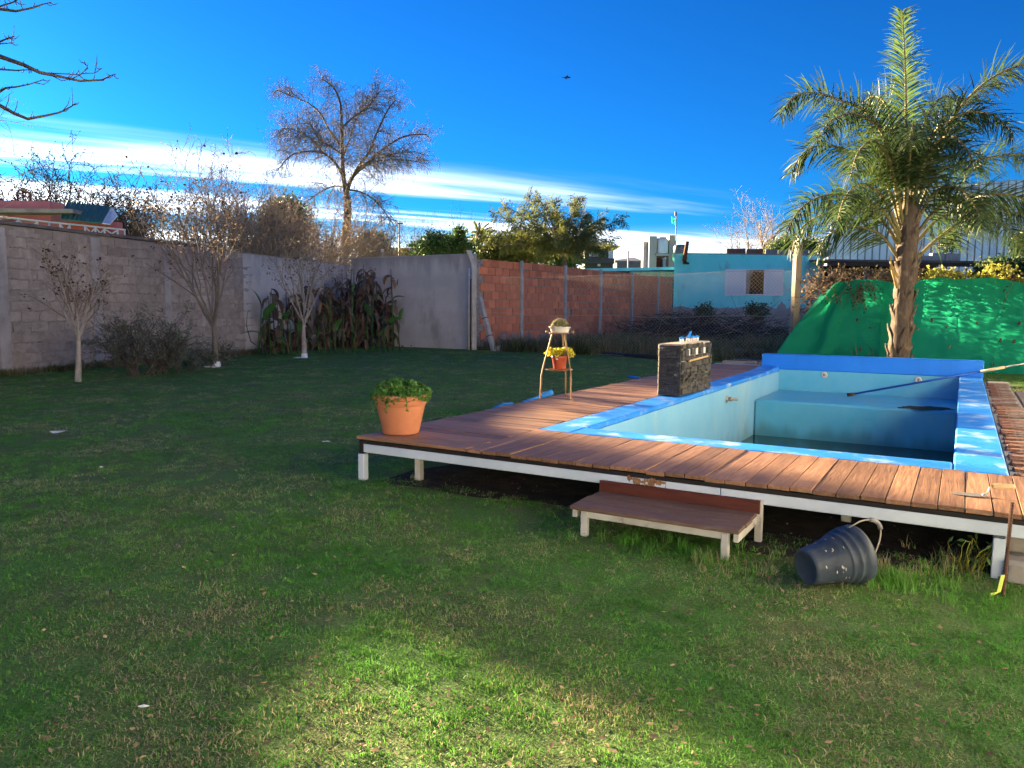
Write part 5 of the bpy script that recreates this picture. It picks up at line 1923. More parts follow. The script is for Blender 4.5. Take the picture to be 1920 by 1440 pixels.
# ------------------------------------------------------------------ trees left of the frame
def left_trees():
    """near bare tree whose branches reach into the upper left corner"""
    base = Vector((-5.6, 6.2, 0))
    D0 = 6.0
    t = thing('overhanging_tree', base, 0, 'bare knobbly tree reaching in from the upper left corner', 'tree')
    rnd = random.Random(33)
    tr, cr = MB(), MB()
    tr.tube([(0, 0, -.05), (.05, 0, 1.2), (.0, .05, 2.2), (.1, .05, 3.0), (.0, 0, 4.2), (-.2, .1, 5.4)], [.16, .13, .11, .09, .05, .02], 9)
    limbs = [
        ([(-700, 60), (-420, 60), (-180, 70), (0, 106), (45, 122), (75, 136), (110, 143), (150, 152), (190, 150), (207, 142), (217, 139)], 5.2, (0.0275, 0.0028)),
        ([(-700, 120), (-400, 150), (-120, 180), (0, 198), (25, 212), (52, 223), (85, 217), (112, 211), (133, 200), (143, 193)], 5.0, (0.0248, 0.0028)),
        ([(-700, -100), (-350, -60), (-150, -10), (0, 17), (30, 21), (60, 15), (80, 8), (97, 4)], 5.6, (0.0248, 0.0028)),
        ([(-500, -40), (-200, 0), (0, 12), (25, 4), (40, -6)], 5.6, (0.0165, 0.0035)),
        ([(-500, 60), (-200, 65), (0, 78), (14, 72), (27, 68)], 5.4, (0.0165, 0.0035)),
        ([(-200, 68), (0, 82), (26, 80)], 5.4, (0.0110, 0.0028)),
        ([(-400, 140), (-100, 160), (0, 172), (10, 165), (30, 163), (55, 158), (82, 149)], 5.3, (0.0165, 0.0028)),
        ([(-200, 110), (0, 130), (30, 132), (50, 131), (72, 130)], 5.2, (0.0110, 0.0021)),
        ([(75, 136), (150, 140), (165, 128), (158, 115)], 5.2, (0.0044, 0.0021)),
        ([(130, 150), (155, 138), (178, 137), (191, 128)], 5.2, (0.0044, 0.0021)),
    ]
    for pts, D, (r0, r1) in limbs:
        q = [at(x, y, D + .15 * math.sin(i)) - base for i, (x, y) in enumerate(pts)]
        n = len(q)
        rad = [r0 + (r1 - r0) * (i / (n - 1)) ** .55 for i in range(n)]
        (tr if r0 > .016 else cr).tube(q, rad, 6)
        # short spurs and buds along the visible part
        for i in range(n - 1):
            if pts[i + 1][0] < -60:
                continue
            ln = (q[i + 1] - q[i]).length
            for k in range(max(2, int(ln / .055))):
                p = q[i].lerp(q[i + 1], rnd.random())
                ax = (q[i + 1] - q[i]).normalized()
                e = Matrix.Rotation(rnd.uniform(0, 6.28), 3, ax) @ ax.orthogonal().normalized()
                d = (e + ax * .6 + Vector((0, 0, .35))).normalized()
                L_ = rnd.uniform(.012, .05) if rnd.random() < .8 else rnd.uniform(.06, .13)
                cr.tube([p, p + d * L_ * .6, p + (d + Vector((0, 0, .3))).normalized() * L_], [.0035, .003, .0015], 4)
    # the rest of its crown, left of the frame
    P = dict(n=[5, 4, 3], wob=[.12, .16, .2], grav=[.03, .0, 0], kids=[7, 5, 0], start=[.2, .2, 0], ang=[(25, 60), (25, 65), (0, 0)], ratio=[(.4, .6), (.4, .7), (0, 0)], max=2, tip=.4, minr=.004)
    for k in range(9):
        sg = []
        a = R(130 + 26 * k)
        grow(rnd, sg, Vector((0, 0, 2.2 + .3 * k)), Vector((math.cos(a), math.sin(a), .7)).normalized(), 1.9, .05, 0, P)
        for lev, pp, rr in sg:
            (tr if lev == 0 else cr).tube(pp, rr, 5 if lev == 0 else 3, cap=False)
    tr.build('trunk', M['bark_dark'], t)
    cr.build('crown', M['bark_dark'], t)
    # pale weeping tree behind, only its right side shows at the left edge
    base = gx(-35, 24)
    t = thing('weeping_tree', base, 0, 'pale fine twigged weeping tree at the left edge', 'tree')
    rnd = random.Random(35)
    segs = []
    P = dict(n=[5, 6, 6, 4], wob=[.05, .12, .14, .16], grav=[0, -.02, -.12, -.12], kids=[9, 8, 5, 0], start=[.3, .2, .15, 0], ang=[(25, 60), (25, 60), (25, 60), (0, 0)], ratio=[(.4, .6), (.4, .7), (.5, .9), (0, 0)], max=3, tip=.35, minr=.005)
    grow(rnd, segs, Vector((0, 0, -.05)), Vector((0, 0, 1)), 7.6, .14, 0, P)
    segs_mesh(segs, (0, 1), (8, 5, 3, 3)).build('trunk', M['bark_grey'], t)
    segs_mesh(segs, (2, 3), (8, 5, 3, 3)).build('crown', M['twig_tan'], t)


left_trees()


leafy('shading_cypress', -132, 560, 190, 30, 60, 81, 'unseen dense cypress added past the left edge to block sun', 'leaf_dark', 420, 40, .22, .5, .30, shell=.1)  # added off-frame to shade the lawn beside the sunlit patch

# ================================================================== lawn, beds, cloth
def cellnoise(x, y, s, seed=0.0):
    return mnoise.noise(Vector((x * s + seed, y * s - seed, seed * .37)))


def grass_material(name, g1, g2, straw, straw_amt, patch_scale=.55):
    m = bpy.data.materials.new(name)
    m.use_nodes = True
    N, L = m.node_tree.nodes, m.node_tree.links
    b = N['Principled BSDF']
    out = N['Material Output']
    b.inputs['Roughness'].default_value = .55
    b.inputs['Specular IOR Level'].default_value = .25
    geo = N.new('ShaderNodeNewGeometry')
    oi = N.new('ShaderNodeObjectInfo')

    def noise(sc, det=3):
        n = N.new('ShaderNodeTexNoise')
        n.inputs['Scale'].default_value = sc
        n.inputs['Detail'].default_value = det
        L.new(geo.outputs['Position'], n.inputs['Vector'])
        return n.outputs['Fac']

    def mixc(f, a, c):
        x = N.new('ShaderNodeMix')
        x.data_type = 'RGBA'
        if isinstance(f, float):
            x.inputs['Factor'].default_value = f
        else:
            L.new(f, x.inputs['Factor'])
        for i, q in ((6, a), (7, c)):
            if isinstance(q, tuple):
                x.inputs[i].default_value = (*q, 1)
            else:
                L.new(q, x.inputs[i])
        return x.outputs[2]

    def rng(v, a, c, lo=0., hi=1.):
        x = N.new('ShaderNodeMapRange')
        x.interpolation_type = 'SMOOTHSTEP'
        x.inputs['From Min'].default_value = a
        x.inputs['From Max'].default_value = c
        x.inputs['To Min'].default_value = lo
        x.inputs['To Max'].default_value = hi
        L.new(v, x.inputs['Value'])
        return x.outputs[0]

    def add(a, c):
        x = N.new('ShaderNodeMath')
        x.operation = 'ADD'
        L.new(a, x.inputs[0])
        if isinstance(c, float):
            x.inputs[1].default_value = c
        else:
            L.new(c, x.inputs[1])
        return x.outputs[0]
    base = mixc(rng(noise(patch_scale, 4), .36, .64), g1, g2)
    base = mixc(rng(noise(2.6, 4), .42, .72, 0, .55), base, tuple(x * .62 for x in g1))
    # straw: by blade and by dry patch
    dry = add(geo.outputs['Random Per Island'], rng(noise(1.1, 5), .40, .70, 0, .55))
    base = mixc(rng(dry, 1.0 - straw_amt, 1.12 - straw_amt), base, straw)
    hv = N.new('ShaderNodeHueSaturation')
    L.new(rng(oi.outputs['Random'], 0, 1, .72, 1.28), hv.inputs['Value'])
    L.new(base, hv.inputs['Color'])
    L.new(hv.outputs[0], b.inputs['Base Color'])
    tr = N.new('ShaderNodeBsdfTranslucent')
    L.new(hv.outputs[0], tr.inputs['Color'])
    ms = N.new('ShaderNodeMixShader')
    ms.inputs[0].default_value = .42
    L.new(b.outputs[0], ms.inputs[1])
    L.new(tr.outputs[0], ms.inputs[2])
    L.new(ms.outputs[0], out.inputs['Surface'])
    return m


M['grass'] = grass_material('lawn_blades', (.110, .345, .042), (.165, .385, .052), (.42, .37, .21), .075)
M['weed'] = grass_material('weed_blades', (.075, .125, .035), (.11, .14, .045), (.27, .21, .12), .30)


def tuft_mesh(name, seed, blades, h, w, spread, mat, lean=.45):
    rnd = random.Random(seed)
    V, F = [], []
    for k in range(blades):
        a = rnd.uniform(0, 6.283)
        r = spread * math.sqrt(rnd.random())
        p = Vector((r * math.cos(a), r * math.sin(a), -.004))
        b = rnd.uniform(0, 6.283)
        d = Vector((math.cos(b), math.sin(b), 0))
        s = Vector((-d.y, d.x, 0))
        hh = h * rnd.uniform(.55, 1.25)
        ln = rnd.uniform(.15, 1.0) * lean * hh
        o = len(V)
        ww = w * rnd.uniform(.7, 1.3)
        p1 = p + Vector((0, 0, hh * .55)) + d * ln * .35
        p2 = p + Vector((0, 0, hh * (1 - .25 * ln / hh))) + d * ln
        V += [p - s * ww, p + s * ww, p1 + s * ww * .8, p1 - s * ww * .8, p2]
        F += [(o, o + 1, o + 2, o + 3), (o + 3, o + 2, o + 4)]
    me = bpy.data.meshes.new(name)
    me.from_pydata([tuple(v) for v in V], [], F)
    me.materials.append(mat)
    me.update()
    return me


def scatter(name, pts, rots, scales, idx, variants, label, cat):
    """one object of blades: tufts instanced on the points by geometry nodes"""
    me = bpy.data.meshes.new(name)
    me.vertices.add(len(pts))
    me.vertices.foreach_set('co', np.asarray(pts, np.float32).ravel())
    a = me.attributes.new('rot', 'FLOAT_VECTOR', 'POINT')
    a.data.foreach_set('vector', np.asarray(rots, np.float32).ravel())
    a = me.attributes.new('sc', 'FLOAT_VECTOR', 'POINT')
    a.data.foreach_set('vector', np.asarray(scales, np.float32).ravel())
    a = me.attributes.new('kind', 'INT', 'POINT')
    a.data.foreach_set('value', np.asarray(idx, np.int32))
    me.update()
    o = link(name, me)
    tag(o, label, cat, kind='stuff')
    ng = bpy.data.node_groups.new(name + '_nodes', 'GeometryNodeTree')
    ng.interface.new_socket('Geometry', in_out='INPUT', socket_type='NodeSocketGeometry')
    ng.interface.new_socket('Geometry', in_out='OUTPUT', socket_type='NodeSocketGeometry')
    N, L = ng.nodes, ng.links
    gi, go = N.new('NodeGroupInput'), N.new('NodeGroupOutput')
    g2i = N.new('GeometryNodeGeometryToInstance')
    for me_ in reversed(variants):
        ob = bpy.data.objects.new(me_.name, me_)
        oi = N.new('GeometryNodeObjectInfo')
        oi.inputs['Object'].default_value = ob
        L.new(oi.outputs['Geometry'], g2i.inputs[0])
    iop = N.new('GeometryNodeInstanceOnPoints')
    L.new(gi.outputs[0], iop.inputs['Points'])
    L.new(g2i.outputs[0], iop.inputs['Instance'])
    iop.inputs['Pick Instance'].default_value = True

    def attr(nm, t):
        n = N.new('GeometryNodeInputNamedAttribute')
        n.data_type = t
        n.inputs['Name'].default_value = nm
        return [q for q in n.outputs if q.enabled][0]
    L.new(attr('kind', 'INT'), iop.inputs['Instance Index'])
    r2 = N.new('FunctionNodeEulerToRotation')
    L.new(attr('rot', 'FLOAT_VECTOR'), r2.inputs[0])
    L.new(r2.outputs[0], iop.inputs['Rotation'])
    L.new(attr('sc', 'FLOAT_VECTOR'), iop.inputs['Scale'])
    L.new(iop.outputs[0], go.inputs[0])
    md = o.modifiers.new('blades', 'NODES')
    md.node_group = ng
    return o


def on_lawn(x, y, margin=0.0):
    q = Vector((x, y, 0)) - PO
    u, v = q.dot(UU), q.dot(VV)
    if -.97 + margin < u < 3.95 and -.92 < v < 9.2:
        return False
    if u > 3.78 and -.5 < v < 6.95:
        return False
    if (Vector((x, y, 0)) - LW0).dot(LWN) < .12:
        return False
    if v > 15.2 + (0 if u < 2 else 0):
        # far side: plaster wall / fence line
        a = gx(888, 25.8)
        b = WP
        d = (b - a).normalized()
        nrm = Vector((-d.y, d.x, 0))
        if (Vector((x, y, 0)) - a).dot(nrm) > -.05:
            return False
    return True


def lawn():
    rn = np.random.default_rng(3)
    rnd = random.Random(3)
    pts, rots, scs, idx = [], [], [], []
    near_end = 0
    # strips of distance, the density falls and the tufts widen with it
    for y0, y1, dens, sc in ((1.7, 3.2, 560, .82), (3.2, 5, 400, .92), (5, 8, 230, 1.1), (8, 12, 110, 1.4), (12, 18, 50, 1.75), (18, 30, 24, 2.3)):
        xm = .70 * y1 + .4
        n = int(dens * 2 * xm * (y1 - y0))
        xs = rn.uniform(-xm, xm, n)
        ys = rn.uniform(y0, y1, n)
        for x, y in zip(xs, ys):
            if abs(x) > .70 * y + .4 or not on_lawn(x, y):
                continue
            f = cellnoise(x, y, .9) + .6 * cellnoise(x, y, 3.1, 4)
            if f < -.42 and rnd.random() < .7:
                continue
            g = cellnoise(x, y, .55, 9) + .6 * cellnoise(x, y, 1.9, 2)
            h = 1 + .45 * g
            # lush strips beside the step, the bucket and under the deck edge
            q = Vector((x, y, 0)) - PO
            u, v = q.dot(UU), q.dot(VV)
            if -1.75 < v < -.8 and u > .2:
                k = max(0, cellnoise(x, y, 2.4, 7) + .25)
                h *= 1 + .7 * k
            s = sc * rnd.uniform(.75, 1.25)
            pts.append((x, y, 0))
            rots.append((rnd.gauss(0, .10), rnd.gauss(0, .10), rnd.uniform(0, 6.28)))
            hs = min(1.05, sc ** .35) * rnd.uniform(.7, 1.3) * max(.45, h)
            scs.append((s, s, hs))
            idx.append(rnd.randrange(6))
    var = [tuft_mesh('grass_tuft_%d' % k, 100 + k, 34, .0150 + .002 * (k % 3), .0017, .060, M['grass'], 2.1 + .12 * k) for k in range(6)]
    scatter('grass', pts, rots, scs, idx, var, 'short worn green lawn grass covering the garden', 'grass')
    # loose taller tufts close to the deck and the fence
    pts, rots, scs, idx = [], [], [], []
    spots = [(1640, 1085, .14, 26), (1700, 1095, .16, 30), (1760, 1075, .2, 34), (1810, 1050, .18, 16), (1180, 1015, .12, 16), (1255, 1030, .12, 18), (1330, 1050, .1, 14), (1410, 1080, .12, 12), (720, 905, .12, 6), (1520, 1060, .1, 8)]
    for px, py, r, n in spots:
        c = ground(px, py)
        for k in range(n):
            pts.append((c.x + rnd.gauss(0, r), c.y + rnd.gauss(0, r * .7), 0))
            rots.append((0, 0, rnd.uniform(0, 6.28)))
            s = rnd.uniform(.4, .85)
            scs.append((s, s, s * rnd.uniform(.6, 1.0)))
            idx.append(rnd.randrange(3))
    var = [tuft_mesh('tall_tuft_%d' % k, 140 + k, 16, .13, .0028, .05, M['grass'], .8) for k in range(3)]
    scatter('tall_grass', pts, rots, scs, idx, var, 'longer unmown grass tufts beside step, bucket and deck', 'grass')
    # weeds of the rough lot and along the wall feet
    pts, rots, scs, idx = [], [], [], []
    a = gx(893, 26.0)
    d = (WP - a)
    ln = d.length
    d.normalize()
    nrm = Vector((-d.y, d.x, 0))
    for k in range(5200):
        s_ = rnd.uniform(-.2, ln + 2.5)
        w_ = abs(rnd.gauss(0, 4.0)) if rnd.random() < .8 else rnd.uniform(0, 14)
        p = a + d * s_ + nrm * (w_ - .05)
        if (p - BW0).dot(Vector((BWD.y, -BWD.x, 0))) < .15 or p.y > 41.5:
            continue
        if cellnoise(p.x, p.y, .5, 3) < -.25:
            continue
        pts.append((p.x, p.y, 0))
        rots.append((rnd.gauss(0, .15), rnd.gauss(0, .15), rnd.uniform(0, 6.28)))
        s = rnd.uniform(.7, 1.5) * (1.25 if cellnoise(p.x, p.y, .35, 8) > .1 else .8)
        scs.append((s, s, s * rnd.uniform(.6, 1.2)))
        idx.append(rnd.randrange(4))
    for k in range(700):      # foot of the block wall and the strip beside the cloth
        s_ = rnd.uniform(-1, LEN)
        p = LW0 + LWD * s_ + LWN * abs(rnd.gauss(.05, .12))
        pts.append((p.x, p.y, 0))
        rots.append((0, 0, rnd.uniform(0, 6.28)))
        s = rnd.uniform(.3, .7)
        scs.append((s, s, s))
        idx.append(rnd.randrange(4))
    for k in range(900):
        p = uv(rnd.uniform(3.9, 9), rnd.uniform(7.0, 9.6))
        pts.append((p.x, p.y, 0))
        rots.append((0, 0, rnd.uniform(0, 6.28)))
        s = rnd.uniform(.25, .6)
        scs.append((s, s, s))
        idx.append(rnd.randrange(4))
    var = [tuft_mesh('weed_tuft_%d' % k, 160 + k, 26, .32, .006, .16, M['weed'], .9) for k in range(4)]
    scatter('weeds', pts, rots, scs, idx, var, 'rank weeds covering the rough lot beyond the wire fence', 'weeds')


lawn()


# ------------------------------------------------------------------ black edging hose, stones and kerb blocks at the far lawn edge
def far_edge():
    rnd = random.Random(6)
    pts = [ground(x, y) for x, y in ((862, 652), (905, 656), (960, 657), (1010, 658), (1075, 661), (1140, 666), (1190, 670), (1232, 674))]
    t = tag(MB().tube([p + Vector((0, 0, .05)) for p in pts], .06, 8).build('edging_pipe', pm('black_pipe', (.014, .016, .022), (.025, .026, .03), 6, .5)), 'black plastic pipe lying along the far lawn edge', 'pipe')
    st = pm('field_stone', (.17, .155, .145), (.24, .22, .205), 4, .9, .5, 20, rv=.2)
    lab = ['pale flat stone left of the tiled pillar by the edging', 'stone half hidden behind the tiled pillar left side', 'stone just right of the tiled pillar top', 'long stone in the row behind the kerb blocks', 'rightmost stone of the row behind the kerb blocks']
    for k, (px, py, w) in enumerate(((1168, 662, .45), (1222, 660, .5), (1352, 664, .5), (1385, 667, .55), (1424, 668, .6))):
        p = ground(px, py)
        o = MB().ball((0, 0, .10), w * .5, 10, 7, (1.1, .6, .42), .14, rnd).build('stone', st, None, p)
        tag(o, lab[k], 'stone', 'stones along the lot edge')
    lab = ['left grey kerb block behind the end of the deck', 'middle grey kerb block behind the end of the deck', 'right grey kerb block behind the end of the deck']
    for k, (a, b, v) in enumerate(((-.98, -.30, 9.55), (-.28, .42, 9.6), (.44, 1.0, 9.58))):
        o = MB().box((0, 0, .20), (b - a - .015, .18, .40), bev=.015).build('kerb_block', M['concrete'], None, uv((a + b) / 2, v), -TH + .01 * k)
        tag(o, lab[k], 'block', 'kerb blocks behind the deck')
    o = MB().box((0, 0, .18), (.85, .16, .36), bev=.015).build('kerb_block', M['concrete_pale'], None, uv(-.62, 9.25), -TH - .04)
    tag(o, 'low pale kerb block standing before the others behind the deck', 'block', 'kerb blocks behind the deck')
    red = pm('red_cloth', (.36, .03, .04), (.28, .02, .03), 8, .8)
    for k, (u, v, l) in enumerate(((-.10, 9.2, 'small red bottle cap left on the far deck end'), (.35, 9.05, 'crumpled red cloth left on the far deck end'))):
        c = MB()
        c.ball((0, 0, .03), .05 + .03 * k, 8, 6, (1.5, 1, .5), .3, rnd)
        tag(c.build('red_scrap', red, None, uv(u, v, ZC if v < 9.05 else .3)), l, 'scrap')
    # white crumpled sheet beside the leaning post
    c = MB()
    c.ball((0, 0, .08), .17, 10, 7, (1, .8, .7), .25, rnd)
    tag(c.build('white_bag', pm('white_plastic', (.7, .7, .74), (.6, .6, .64), 9, .5), None, ground(949, 652)), 'crumpled white plastic bag by the foot of the leaning post', 'bag')


far_edge()


# ------------------------------------------------------------------ brush pile in the lot
def brush_pile():
    rnd = random.Random(14)
    a = gx(1150, 34)
    t = tag(link('brush_pile', None, None, gx(1300, 34)), 'dark heap of cut branches in front of the turquoise house', 'brush pile', kind='stuff')
    base = t.location
    mb, mb2 = MB(), MB()
    for k in range(1500):
        px = rnd.uniform(1165, 1480)
        D = rnd.uniform(30, 39)
        prof = .35 + .95 * math.exp(-((px - 1265) / 60) ** 2) + .75 * math.exp(-((px - 1385) / 70) ** 2)
        p = gx(px, D)
        z = prof * rnd.random() ** .7 * (1 - ((D - 35) / 6) ** 2 * .6)
        an = rnd.uniform(0, 6.28)
        d = Vector((math.cos(an), math.sin(an) * .6, rnd.gauss(.05, .28))).normalized()
        q = p - base + Vector((0, 0, max(.02, z)))
        L_ = rnd.uniform(.4, 1.8)
        pts = [q]
        for j in range(3):
            d = (d + Vector((rnd.gauss(0, .2), rnd.gauss(0, .2), rnd.gauss(0, .15) - .05))).normalized()
            q = q + d * L_ / 3
            pts.append(Vector((q.x, q.y, max(.02, q.z))))
        (mb2 if rnd.random() < .18 else mb).tube(pts, [.013, .011, .008, .004], 4, cap=False)
    mb.build('dark_branches', pm('dead_twigs', (.045, .034, .030), (.075, .056, .046), 3, .95), t)
    mb2.build('pale_branches', M['twig_tan'], t)
    core = MB()
    for k in range(46):
        px = rnd.uniform(1185, 1470)
        prof = .25 + .75 * math.exp(-((px - 1265) / 60) ** 2) + .55 * math.exp(-((px - 1385) / 70) ** 2)
        p = gx(px, rnd.uniform(33, 37)) - base
        core.ball((p.x, p.y, prof * .4), prof * .65, 8, 6, (1.5, 1, .7), .3, rnd)
    core.build('leaf_mould', M['soil_dark'], t)
    # small leafy plants standing in it
    for px, py, D, r, l in ((1322, 588, 36, 18, 'small green weed bush left before the turquoise wall'), (1418, 585, 37, 20, 'dark climbing weed under the white shutters')):
        rn = np.random.default_rng(px)
        b = gx(px, D)
        o = thing('weed_bush', b, 0, l, 'bush', 'weed bushes before the turquoise wall')
        zc = at(px, py, D).z
        V, F = leaf_quads(clumps(rn, (0, 0, zc), (r * D / FPX, .4, .5), 40, 26, .12, .2), .14, .5, rn)
        np_mesh('foliage', V, F, M['leaf_dark'], o)
        MB().tube([(0, 0, 0), (.02, 0, zc)], [.03, .015], 6).build('stem', M['bark_grey'], o)


brush_pile()


# ------------------------------------------------------------------ withered canna bed and the dark shrub
def canna_bed():
    rnd = random.Random(19)
    dead = pm('dead_canna', (.115, .082, .064), (.165, .115, .082), 5, .95, island=.45, trans=.2)
    deadl = pm('pale_dead_leaf', (.30, .18, .11), (.22, .13, .08), 5, .95, island=.4, trans=.3)
    grn = pm('canna_leaf', (.055, .155, .035), (.085, .20, .045), 3, .4, island=.2, trans=.35)

    def leaf(mb, p, d, L_, w, droop, curl=.3):
        s = d.cross(Vector((0, 0, 1)))
        if s.length < .1:
            s = Vector((1, 0, 0))
        s.normalize()
        s = Matrix.Rotation(rnd.uniform(-.8, .8), 3, d) @ s
        m = 6
        vs_ = []
        q = p.copy()
        for i in range(m + 1):
            u = i / m
            ww = w * math.sin(math.pi * min(1, .08 + .92 * u)) ** .8
            up = s.cross(d).normalized()
            vs_ += [q - s * ww + up * ww * curl, q.copy(), q + s * ww + up * ww * curl]
            d = (d + Vector((0, 0, -droop))).normalized()
            q = q + d * L_ / m
        mb.add(vs_, [(3 * i + e, 3 * i + e + 1, 3 * i + e + 4, 3 * i + e + 3) for i in range(m) for e in (0, 1)], True)
    n = 0
    for k in range(30):
        px = 476 + 290 * (k + rnd.random()) / 30
        py = 664 - 14 * (px - 476) / 290 - rnd.uniform(0, 9)
        b = ground(px, py)
        H = (1.4 + 1.0 * rnd.random()) if px < 600 else (2.0 + 1.2 * rnd.random())
        if k == 28:
            H = 3.1
        t = thing('canna_plant', b, 0, 'withered brown canna stalks in the bed before the plaster wall', 'plant', 'withered cannas in the corner bed')
        st, dl, pl = MB(), MB(), MB()
        for j in range(rnd.choice((3, 4, 4))):
            a = rnd.uniform(0, 6.28)
            q = Vector((rnd.gauss(0, .20), rnd.gauss(0, .12), 0))
            h = H * rnd.uniform(.7, 1.0)
            ln = rnd.uniform(0, .16)
            pts = [q, q + Vector((math.cos(a) * ln * .4, math.sin(a) * ln * .4, h * .5)), q + Vector((math.cos(a) * ln, math.sin(a) * ln, h))]
            st.tube(pts, [.022, .018, .010], 6)
            for i in range(15):
                u = rnd.uniform(.05, 1.0)
                p = pts[0].lerp(pts[2], u)
                b2 = rnd.uniform(0, 6.28)
                d = Vector((math.cos(b2), math.sin(b2), rnd.uniform(-.2, .9))).normalized()
                leaf(dl if rnd.random() < .75 else pl, p, d, rnd.uniform(.3, .65), rnd.uniform(.04, .09), rnd.uniform(.35, .7), .9)
            if rnd.random() < .6:
                for i in range(7):
                    p = pts[2] + Vector((rnd.gauss(0, .05), rnd.gauss(0, .05), rnd.uniform(-.25, .08)))
                    leaf(pl, p, Vector((rnd.gauss(0, 1), rnd.gauss(0, 1), .3)).normalized(), .12, .022, .3, .5)
        st.build('stalks', dead, t)
        dl.build('dead_leaves', dead, t)
        pl.build('pale_dead_leaves', deadl, t)
    # the few leaves still green, each one large enough to tell apart
    for px, py, L_, ang, D_ in ((490, 575, .75, 100, 23), (507, 585, .5, 70, 23), (486, 624, .7, 155, 22.8), (515, 640, .55, 40, 22.6), (535, 645, .4, 120, 22.6), (608, 590, .6, 60, 23.4), (598, 612, .55, 100, 23.4),
                                (560, 622, .5, 80, 23.2), (662, 548, .5, 80, 24), (737, 560, .6, 35, 25), (728, 605, .7, 45, 24.8), (712, 630, .6, 65, 24.4), (750, 600, .6, 80, 25), (722, 615, .6, 100, 24.4), (498, 600, .6, 80, 22.8), (545, 610, .6, 110, 22.9), (575, 640, .5, 60, 22.8), (630, 620, .6, 75, 23.6), (645, 590, .6, 110, 23.8), (668, 610, .6, 60, 23.9), (690, 590, .6, 95, 24.2), (700, 560, .5, 50, 24.4), (620, 570, .5, 130, 23.6), (530, 600, .6, 60, 22.9)):
        p = at(px, py, D_ - .3)
        t = thing('canna_leaf', p, 0, 'large green leaf left among the withered cannas', 'leaf', 'green leaves among the withered cannas')
        m1 = MB()
        a = R(ang)
        leaf(m1, Vector((0, 0, 0)), Vector((math.cos(a), -.25, math.sin(a))).normalized(), L_ * .8, .10, .16, .25)
        m1.build('blade', grn, t)
        m2 = MB().tube([(0, 0, 0), (-.05, .03, -p.z * .5), (-.03, .08, -p.z)], [.014, .016, .02], 5)
        m2.build('stalk', grn, t)
    # dark shrub against the block wall
    b = ground(262, 702)
    t = thing('dark_shrub', b + LWN * .1, 0, 'dark green willowy shrub against the block wall between young trees', 'shrub')
    rn = np.random.default_rng(4)
    segs = []
    P = dict(n=[5, 4, 3], wob=[.1, .14, .2], grav=[-.02, -.03, -.05], kids=[8, 4, 0], start=[.15, .2, 0], ang=[(15, 45), (20, 50), (0, 0)], ratio=[(.4, .7), (.4, .7), (0, 0)], max=2, tip=.4, minr=.004)
    for k in range(26):
        a = 6.28 * k / 26
        q = LWD * (rnd.gauss(0, .35)) + LWN * rnd.uniform(0, .3)
        grow(rnd, segs, q, Vector((math.cos(a) * .6, math.sin(a) * .6, 1)).normalized(), rnd.uniform(.6, 1.35), .016, 0, P)
    for k in range(12):
        q = LWD * (.8 + rnd.uniform(0, 1.6)) + LWN * .12
        grow(rnd, segs, q, Vector((rnd.gauss(0, .6), rnd.gauss(0, .6), .8)).normalized(), rnd.uniform(.3, .55), .012, 0, P)
    segs_mesh(segs, (0, 1, 2), (5, 4, 3)).build('stems', M['bark_dark'], t)
    A = np.array([tuple(p) for lev, pts, _ in segs for p in pts[1:]])
    A = A[rn.permutation(len(A))[:len(A) * 6 // 10]]
    A = A + rn.normal(size=A.shape) * .03
    A[:, 2] = np.maximum(A[:, 2], .03)
    V, F = leaf_quads(A, .13, .20, rn, droop=.2)
    np_mesh('foliage', V, F, pm('willowy_leaf', (.085, .11, .085), (.12, .14, .10), 4, .5, island=.4, trans=.25), t)
    # straggling twigs and a dead branch at the wall foot
    p0, p1 = ground(770, 651), ground(840, 648)
    tag(MB().tube([p0 - p0 + Vector((0, 0, .05)), (p1 - p0) * .4 + Vector((0, 0, .18)), (p1 - p0) * .8 + Vector((0, 0, .32)), (p1 - p0) + Vector((0, 0, .28))], [.02, .016, .01, .006], 5).build('fallen_branch', M['bark_dark'], None, p0), 'dark fallen branch lying at the foot of the plaster wall', 'branch')
    pts = [at(464, 585, 22.3), at(462, 610, 22.3), at(470, 640, 22.2), at(490, 655, 22.0), ground(500, 664)]
    o = MB().tube([p - pts[-1] for p in pts], [.006, .010, .012, .014, .016], 5).build('arched_stem', M['bark_dark'], None, pts[-1])
    tag(o, 'thin arched dark stem left of the canna bed', 'stem')


canna_bed()


# ------------------------------------------------------------------ green shade cloth with vines
TC0 = Vector((11.07, 17.4, 0)) + UU * 2.6       # right end, outside the frame
TCL = 6.8


